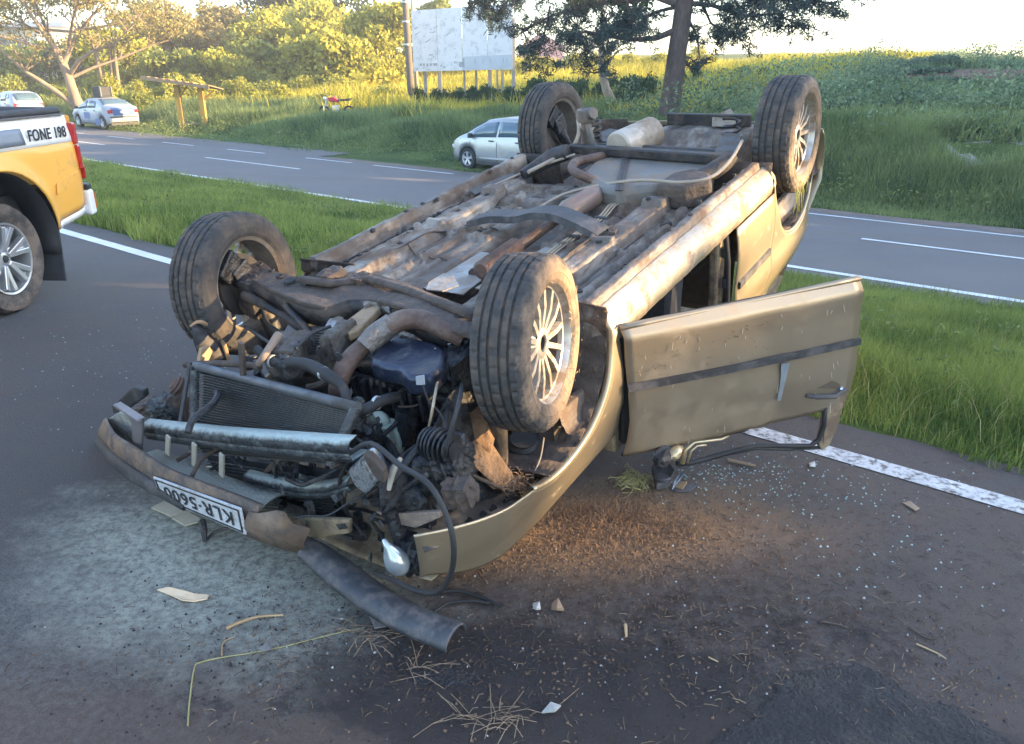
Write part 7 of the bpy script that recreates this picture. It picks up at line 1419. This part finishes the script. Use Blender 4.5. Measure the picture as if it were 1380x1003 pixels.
# seams, clips and brackets on the floor pan
r = random.Random(31)
for y0 in (-.655, -.535, -.405, .415, .53, .665):
    hose('seam_bead', [(x, y0+.004*math.sin(x*9+y0*5), uz(x, y0)+.002) for x in np.linspace(-1.70, -.42, 18)], .0035, blk, 5)
for x0 in (-.70, -1.10, -1.38):
    for ya, yb in ((-.40, -.18), (.19, .40)): hose('seam_bead', [(x0, y, uz(x0, y)+.002) for y in np.linspace(ya, yb, 8)], .0035, blk, 5)
for i in range(14):
    x = r.uniform(-1.65, -.45); y = r.choice((-1, 1))*r.uniform(.18, .64); z = uz(x, y); m = MB(); m.box((x, y, z+.008), (r.uniform(.03, .07), r.uniform(.015, .03), .012), (0, 0, r.uniform(-.3, .3))); m.lathe([(z+.012, .007), (z+.020, .007), (z+.020, 0)], (x, y, 0), 'Z', 6); B('floor_bracket', m, r.choice((blk, brownm, under2)), bevel=.002)
for y0, r_ in ((.245, .005), (.262, .005), (.279, .004)):
    hose('brake_line', [(x, y0+.006*math.sin(x*6), uz(x, .25)+.012) for x in np.linspace(-1.72, -.40, 16)], r_, mk('thin_steel_line', (.35, .28, .2)), 6)
for i in range(5): m = MB(); x = -.55-i*.26; m.box((x, .262, uz(x, .25)+.014), (.022, .065, .016)); B('line_clip', m, plast, bevel=.002)
m = MB(); m.prism([(-.46, -.13, -.135), (-.46, .09, -.135), (-.86, .07, -.125), (-.86, -.11, -.125)], (0, 0, .004)); B('tunnel_heat_shield', m, alu)
# ================================================================ DEBRIS ON THE ROAD
straw = mk('dry_straw', (.30, .20, .11)); 
def Gd(u, v, h=0.0): return at(u, v, h)
def thing_mesh(name, label, cat, m, mat, loc, group=None, **k):
    loc = Vector(loc); m.v = [tuple(Vector(v)-loc) for v in m.v]; o = m.build(name, mat, None, loc=tuple(loc), **k); o['label'] = label; o['category'] = cat
    if group: o['group'] = group
    return o
def stick(name, label, pts, r, mat, cat='stick', group=None):
    q = curve([Gd(u, v, r+.001+(p[2] if len(p) > 2 else 0)) for p in pts for u, v in [p[:2]]], 4); m = MB(); m.tube(q, list(np.linspace(r, r*.6, len(q))), 6); return thing_mesh(name, label, cat, m, mat, q[0], group)
greenstalk = mk('drying_grass_stalk', (.24, .22, .09), (.38, .34, .17), scale=20, rough=.85)
stick('long_stalk', 'long dry grass stalk bent at a right angle, lying left of the dark moulding', [(253, 978), (256, 940), (262, 900), (270, 893), (300, 886), (340, 880), (380, 872), (420, 862), (460, 852), (490, 846)], .0024, greenstalk, 'grass stalk')
stick('dry_leaf', 'curled dry brown leaf above the long grass stalk', [(305, 847), (325, 838), (350, 831), (382, 829)], .006, straw, 'leaf')
stick('twig', 'short pale twig standing out to the right of the dark moulding tip', [(843, 842), (844, 858)], .006, straw, 'twig')
stick('wood_stick', 'brown stick lying under the open car door', [(982, 620), (1000, 624), (1018, 628)], .009, mk('brown_stick', (.16, .11, .07), (.28, .2, .14), rough=.9))
stick('twig', 'thin twig bent upward from the long stalk near its corner', [(299, 884), (301, 866), (316, 858)], .0025, straw, 'twig')
stick('twig', 'thin pale twig at the right edge of the dark foreground', [(1235, 868), (1262, 880), (1275, 888)], .003, straw, 'twig')
stick('twig', 'thin straight twig near the bottom of the foreground, right of the straw clump', [(955, 886), (968, 892)], .003, straw, 'twig')
stick('branch_scrap', 'dark twig lying across the tarmac right of centre', [(1108, 838), (1130, 842), (1140, 846)], .004, mk('dark_twig', (.05, .035, .03), (.1, .075, .06), rough=.9), 'twig')
stick('branch_scrap', 'thin dark twig near the wet patch', [(1225, 845), (1245, 858), (1260, 862)], .0035, mk('dark_twig', (.05, .035, .03)), 'twig')
def shard(name, label, poly, mat, h=.012, cat='fragment', tilt=.5):
    r = random.Random(len(label)); P_ = [Gd(u, v, .003)+Vector((0, 0, h*tilt*(i % 2))) for i, (u, v) in enumerate(poly)]; m = MB(); m.prism(P_, (0, 0, h*.35)); return thing_mesh(name, label, cat, m, mat, P_[0], bevel=.0008)
pale = mk('pale_plastic_shard', (.26, .26, .25), (.44, .44, .42), scale=20, rough=.6); brn = mk('brown_plastic_shard', (.18, .12, .08), (.28, .20, .13), scale=12, rough=.7)
cream = mk('cream_torn_card', (.62, .45, .28), (.72, .56, .38), scale=16, rough=.9)
shard('torn_card', 'torn scrap of cream card on the powdered tarmac below the number plate', [(212, 796), (228, 794), (250, 797), (262, 803), (282, 803), (280, 810), (262, 812), (246, 812), (232, 804)], cream, .012)
shard('paper_scrap', 'small white paper scrap right of the black wires', [(718, 815), (727, 816), (729, 822), (723, 826), (718, 821)], pale, .02)
shard('brown_shard', 'brown folded shard right of the small white scrap', [(744, 816), (752, 814), (760, 824), (750, 828), (743, 822)], brn, .03)
shard('grey_shard', 'flat grey shard just below the dark moulding', [(498, 832), (512, 834), (523, 845), (505, 850)], mk('grey_plastic_shard', (.16, .15, .15), (.24, .23, .22), rough=.6), .012)
shard('pale_shard', 'crumpled pale shard near the lower middle of the foreground', [(730, 962), (742, 952), (756, 953), (748, 964)], pale, .02)
shard('grey_triangle', 'grey triangular shard lying on the long stalk', [(348, 876), (360, 868), (366, 876), (356, 880)], mk('grey_plastic_shard', (.16, .15, .15)), .01)
shard('white_tile', 'small square white fragment behind the mirror wreckage, on the tarmac', [(1090, 625), (1098, 624), (1099, 630), (1091, 631)], pale, .012)
shard('ochre_flake', 'flat ochre flake near the white edge line on the right', [(1216, 678), (1226, 676), (1240, 686), (1234, 690)], brn, .006)
shard('beige_flap', 'beige plastic flap on the ground under the number plate', [(204, 686), (226, 678), (252, 684), (262, 694), (230, 697)], mk('beige_dusty_flap', (.30, .27, .2), (.4, .37, .29), scale=8, rough=.8), .02)
shard('beige_flap', 'smaller beige flap half under the bumper, right of the larger flap', [(232, 700), (250, 692), (268, 696), (275, 706), (250, 710)], mk('beige_dusty_flap', (.30, .27, .2)), .02)
t = thing('plastic_clip', 'black bent plastic clip standing under the number plate', 'plastic piece', tuple(Gd(277, 732))); b0 = Vector(t.location)
m = MB(); q = [Gd(276, 730, .0)-b0, Gd(275, 715, .04)-b0, Gd(272, 702, .06)-b0]; m.tube(q, [.008, .012, .014], 6); m.build('stem', plast, t)
m = MB(); m.tube(curve([Gd(278, 728, .01)-b0, Gd(292, 716, .02)-b0, Gd(315, 710, .03)-b0]), .006, 6); m.build('arm', plast, t)
# oil and coolant puddle with a crisp ragged rim
def puddle(name, pts, mat, seed, h=.0035):
    q = [at(u, v, h) for u, v in pts]; n = len(q); P_ = []
    for i in range(n):
        a, b_ = q[i], q[(i+1) % n]; k = max(2, int((b_-a).length/.006)); d = (b_-a); nn = Vector((-d.y, d.x, 0)).normalized()
        for s in range(k):
            p = a+d*(s/k); w_ = (float(vnoise(p.x, p.y, 22, seed))-.5)*.035+(float(vnoise(p.x, p.y, 70, seed+1))-.5)*.014; P_.append(p+nn*w_)
    c = sum(P_, Vector())/len(P_); m = MB(); k = len(P_); m.v = [tuple(p) for p in P_]+[tuple(c+(p-c)*.96+Vector((0, 0, .0012))) for p in P_]; m.f = [(i, (i+1) % k, k+(i+1) % k, k+i) for i in range(k)]+[tuple(range(k, 2*k))]
    return m.build(name, mat, None, kind='structure')
wetm = mk('wet_black_oil', (.006, .006, .009), (.018, .019, .024), scale=26, rough=.36, spec=.45, detail=9, bump=1.0, bscale=85, dirt=(.018, .018, .022), dirt_amt=.62, dirt_scale=5, dirt_rough=.8)
puddle('oil_puddle', [(930, 1030), (990, 985), (1030, 952), (1056, 925), (1085, 905), (1120, 897), (1160, 900), (1195, 908), (1215, 928), (1250, 945), (1300, 960), (1340, 985), (1400, 1030)], wetm, 71)
puddle('oil_puddle', [(548, 905), (590, 898), (640, 903), (660, 915), (610, 925), (560, 922)], mk('soaked_oil_stain', (.012, .012, .015), (.028, .027, .03), scale=26, rough=.55, spec=.4, bump=.8, bscale=85), 72, .002)
# mirror wreckage
t = thing('door_mirror', 'smashed door mirror lying on the tarmac below the open door', 'wing mirror', tuple(Gd(905, 652))); b0 = Vector(t.location)
def mm(name, poly, mat, th=.01, h0=.0):
    m = MB(); m.prism([Gd(u, v, h)-b0 for u, v, h in poly], (0, 0, th)); m.build(name, mat, t, bevel=.002)
mm('housing', [(878, 636, .03), (900, 630, .05), (908, 642, .05), (902, 656, .02), (884, 662, .01)], plast, .03)
mm('mirror_glass', [(908, 650, .03), (918, 636, .05), (922, 640, .05), (905, 662, .01)], mk('shattered_mirror_glass', (.25, .30, .38), (.55, .6, .68), scale=60, metal=.7, rough=.2), .004)
mm('shell_fragment', [(912, 650, .01), (926, 651, .03), (920, 660, .02), (909, 657, .01)], mk('ochre_scraped_edge', (.42, .27, .14)), .008); mm('base_plate', [(900, 660, .002), (945, 650, .01), (930, 664, .002), (912, 664, .002)], plast, .004)
m = MB(); m.lathe([(-.01, .0), (-.01, .03), (.01, .034), (.012, .026), (.012, 0)], Gd(893, 645, .045)-b0, 'Z', 16); m.build('motor', mk('grey_metal_disc', (.10, .10, .11), (.2, .2, .22), metal=.6, rough=.3), t)
# stuff: glass crumbs, straw, clods
def crumbs(name, label, cat, regs, size, mat, seed, flat=.6):
    r = np.random.default_rng(seed); pts = []
    for (u, v, su, sv, n) in regs:
        uu = r.normal(u, su, n); vv = r.normal(v, sv, n); vv = np.where(vv > 1000, 1000-(vv-1000)*1.5, np.maximum(vv, 405+r.uniform(0, 40, n)))
        for a, b_ in zip(uu, vv):
            p = at(a, b_, 0.0)
            if p.x*.6246+p.y*.781 < 3.5 and abs(p.x) < 8: pts.append((p.x, p.y))
    pts = np.array(pts); n = len(pts); s = size*r.uniform(.3, 1.35, n)[:, None]; base = np.array([[-1, -1, 0], [1, -.8, 0], [.8, 1, 0], [-.9, .7, 0], [0, 0, 1.3]])*np.array([.5, .5, flat]); a = r.uniform(0, 6.28, n)
    V = np.repeat(base[None], n, 0)*s[:, None, :]; V += r.normal(0, .12, V.shape)*s[:, None]*np.array([1, 1, .0]); x = V[..., 0]*np.cos(a)[:, None]-V[..., 1]*np.sin(a)[:, None]; y = V[..., 0]*np.sin(a)[:, None]+V[..., 1]*np.cos(a)[:, None]
    V = np.stack([x+pts[:, :1], y+pts[:, 1:], V[..., 2]+.0005], -1).reshape(-1, 3); b0_ = np.arange(n)*5; F_ = np.concatenate([np.stack([b0_+i, b0_+(i+1) % 4, b0_+4], -1) for i in range(4)])
    return fastmesh(name, V, F_, mat, k=3, kind='stuff', label=label, category=cat)
crumbs('glass_crumbs', 'pale green crumbs of safety glass round the open door', 'broken glass', [(1060, 650, 90, 22, 240), (960, 640, 45, 18, 160), (1180, 720, 130, 60, 150), (130, 500, 80, 50, 90), (200, 460, 60, 40, 50), (120, 580, 90, 60, 30)], .0062, mk('green_glass_crumbs', (.22, .32, .30), (.42, .52, .50), scale=50, rough=.15), 41)
crumbs('white_fragments', 'tiny white fragments scattered over the foreground tarmac', 'fragments', [(700, 860, 380, 90, 90), (1200, 850, 150, 90, 50), (520, 790, 90, 40, 30)], .006, pale, 42)
crumbs('mud_clods', 'small brown clods of earth on the tarmac round the nose of the car', 'clods', [(850, 710, 80, 30, 2200), (760, 750, 100, 24, 900), (900, 850, 230, 70, 700), (560, 900, 220, 60, 250), (1250, 940, 70, 30, 200)], .007, mk('brown_clods', (.09, .055, .038), (.20, .13, .085), scale=20, rough=.95), 43)
crumbs('soot_flakes', 'black flakes over the dark foreground', 'flakes', [(820, 900, 300, 70, 500), (330, 860, 150, 60, 200)], .006, mk('black_flakes', (.012, .012, .014), (.035, .033, .035), rough=.8), 44)
def straws(name, label, regs, mat, seed, L0=.035, rad=.0012, hgt=.012):
    r = random.Random(seed); m = MB()
    for (u, v, su, sv, n, ang) in regs:
        for i in range(n):
            p = at(r.gauss(u, su), min(1000, r.gauss(v, sv)), 0)
            if p.x*.6246+p.y*.781 > 3.5: continue
            a = r.uniform(0, 6.28) if ang is None else ang+r.gauss(0, .5); L_ = L0*r.uniform(.3, 1.6); d = Vector((math.cos(a), math.sin(a), 0))*L_; s = Vector((-d.y, d.x, 0))*r.uniform(-.06, .06); h = r.uniform(.001, hgt)
            p = p+Vector((0, 0, .002)); m.tube([p, p+d*.5+s+Vector((0, 0, h)), p+d+Vector((0, 0, r.uniform(0, h)))], rad*r.uniform(.6, 1.3), 3, cap=False)
    o = m.build(name, mat, None, kind='stuff', label=label, category='straw'); return o
straws('dry_roots_litter', 'brown tangle of roots and grass litter beside the front wing', [(815, 700, 36, 14, 2300, None), (885, 715, 50, 12, 700, None), (760, 735, 50, 12, 400, None), (850, 650, 30, 12, 350, None), (930, 780, 120, 40, 500, None)], mk('soil_roots', (.12, .075, .05), (.25, .16, .10), rough=.95), 5, .018, .0007, .022)
straws('straw_litter', 'scattered bits of straw over the foreground tarmac', [(650, 900, 280, 60, 130, None), (1050, 830, 180, 70, 150, None), (1180, 930, 120, 40, 60, None), (300, 900, 130, 50, 20, None)], mk('dull_straw', (.17, .12, .08), (.30, .22, .15), rough=.9), 6, .026, .0009, .005)
straws('dark_litter', 'dark root threads and bark bits over the foreground tarmac', [(800, 850, 260, 60, 1500, None), (1080, 800, 150, 80, 900, None), (480, 900, 120, 40, 300, None)], mk('dark_roots', (.04, .027, .022), (.09, .06, .045), rough=.95), 16, .02, .0010, .006)
for i, (lab, u, v, n, su) in enumerate((('straw clump at the bottom of the foreground, left of centre', 665, 968, 40, 24), ('straw clump at the end of the long stalk', 492, 858, 32, 16), ('small straw clump under the lower end of the dark moulding', 570, 905, 12, 12))):
    r = random.Random(90+i); m = MB(); 
    for k_ in range(n):
        p = at(r.gauss(u, su), r.gauss(v, su*.35), 0); a = r.gauss(.5, .9)+(math.pi if r.random() < .5 else 0); L_ = r.uniform(.03, .12); d = Vector((math.cos(a), math.sin(a), 0))*L_; m.tube([p+Vector((0, 0, .003)), p+d*.5+Vector((0, 0, r.uniform(.004, .02))), p+d+Vector((0, 0, r.uniform(.001, .012)))], .0010, 4, cap=False)
    thing_mesh('straw_clump', 'pale dry '+lab, 'straw', m, mk('dull_straw', (.17, .12, .08)), at(u, v, 0), 'straw clumps on the tarmac')
# grass torn up beside the door mirror
r = random.Random(5); m = MB()
for i in range(120):
    p = at(r.gauss(862, 9), r.gauss(652, 5), 0); a = r.uniform(2.2, 4.4); L_ = r.uniform(.03, .09); d = Vector((math.cos(a), math.sin(a), 0))*L_; m.tube([p, p+d*.6+Vector((0, 0, r.uniform(.01, .04))), p+d+Vector((0, 0, r.uniform(.0, .03)))], .0015, 3, cap=False)
thing_mesh('torn_turf', 'small tuft of torn green turf under the open door hinge', 'turf', m, greenstalk, at(862, 652, 0))
# ================================================================ AIR
m = MB(); m.box((20, 60, 22), (520, 480, 52)); hz_m = bpy.data.materials.new('morning_haze'); hz_m.use_nodes = True; N = hz_m.node_tree.nodes; N.remove(N['Principled BSDF']); pv = N.new('ShaderNodeVolumePrincipled'); pv.inputs['Color'].default_value = (.96, .97, 1, 1); pv.inputs['Density'].default_value = .0014; pv.inputs['Anisotropy'].default_value = .2
hz_m.node_tree.links.new(pv.outputs[0], N['Material Output'].inputs['Volume']); m.build('haze', hz_m, None, kind='stuff')
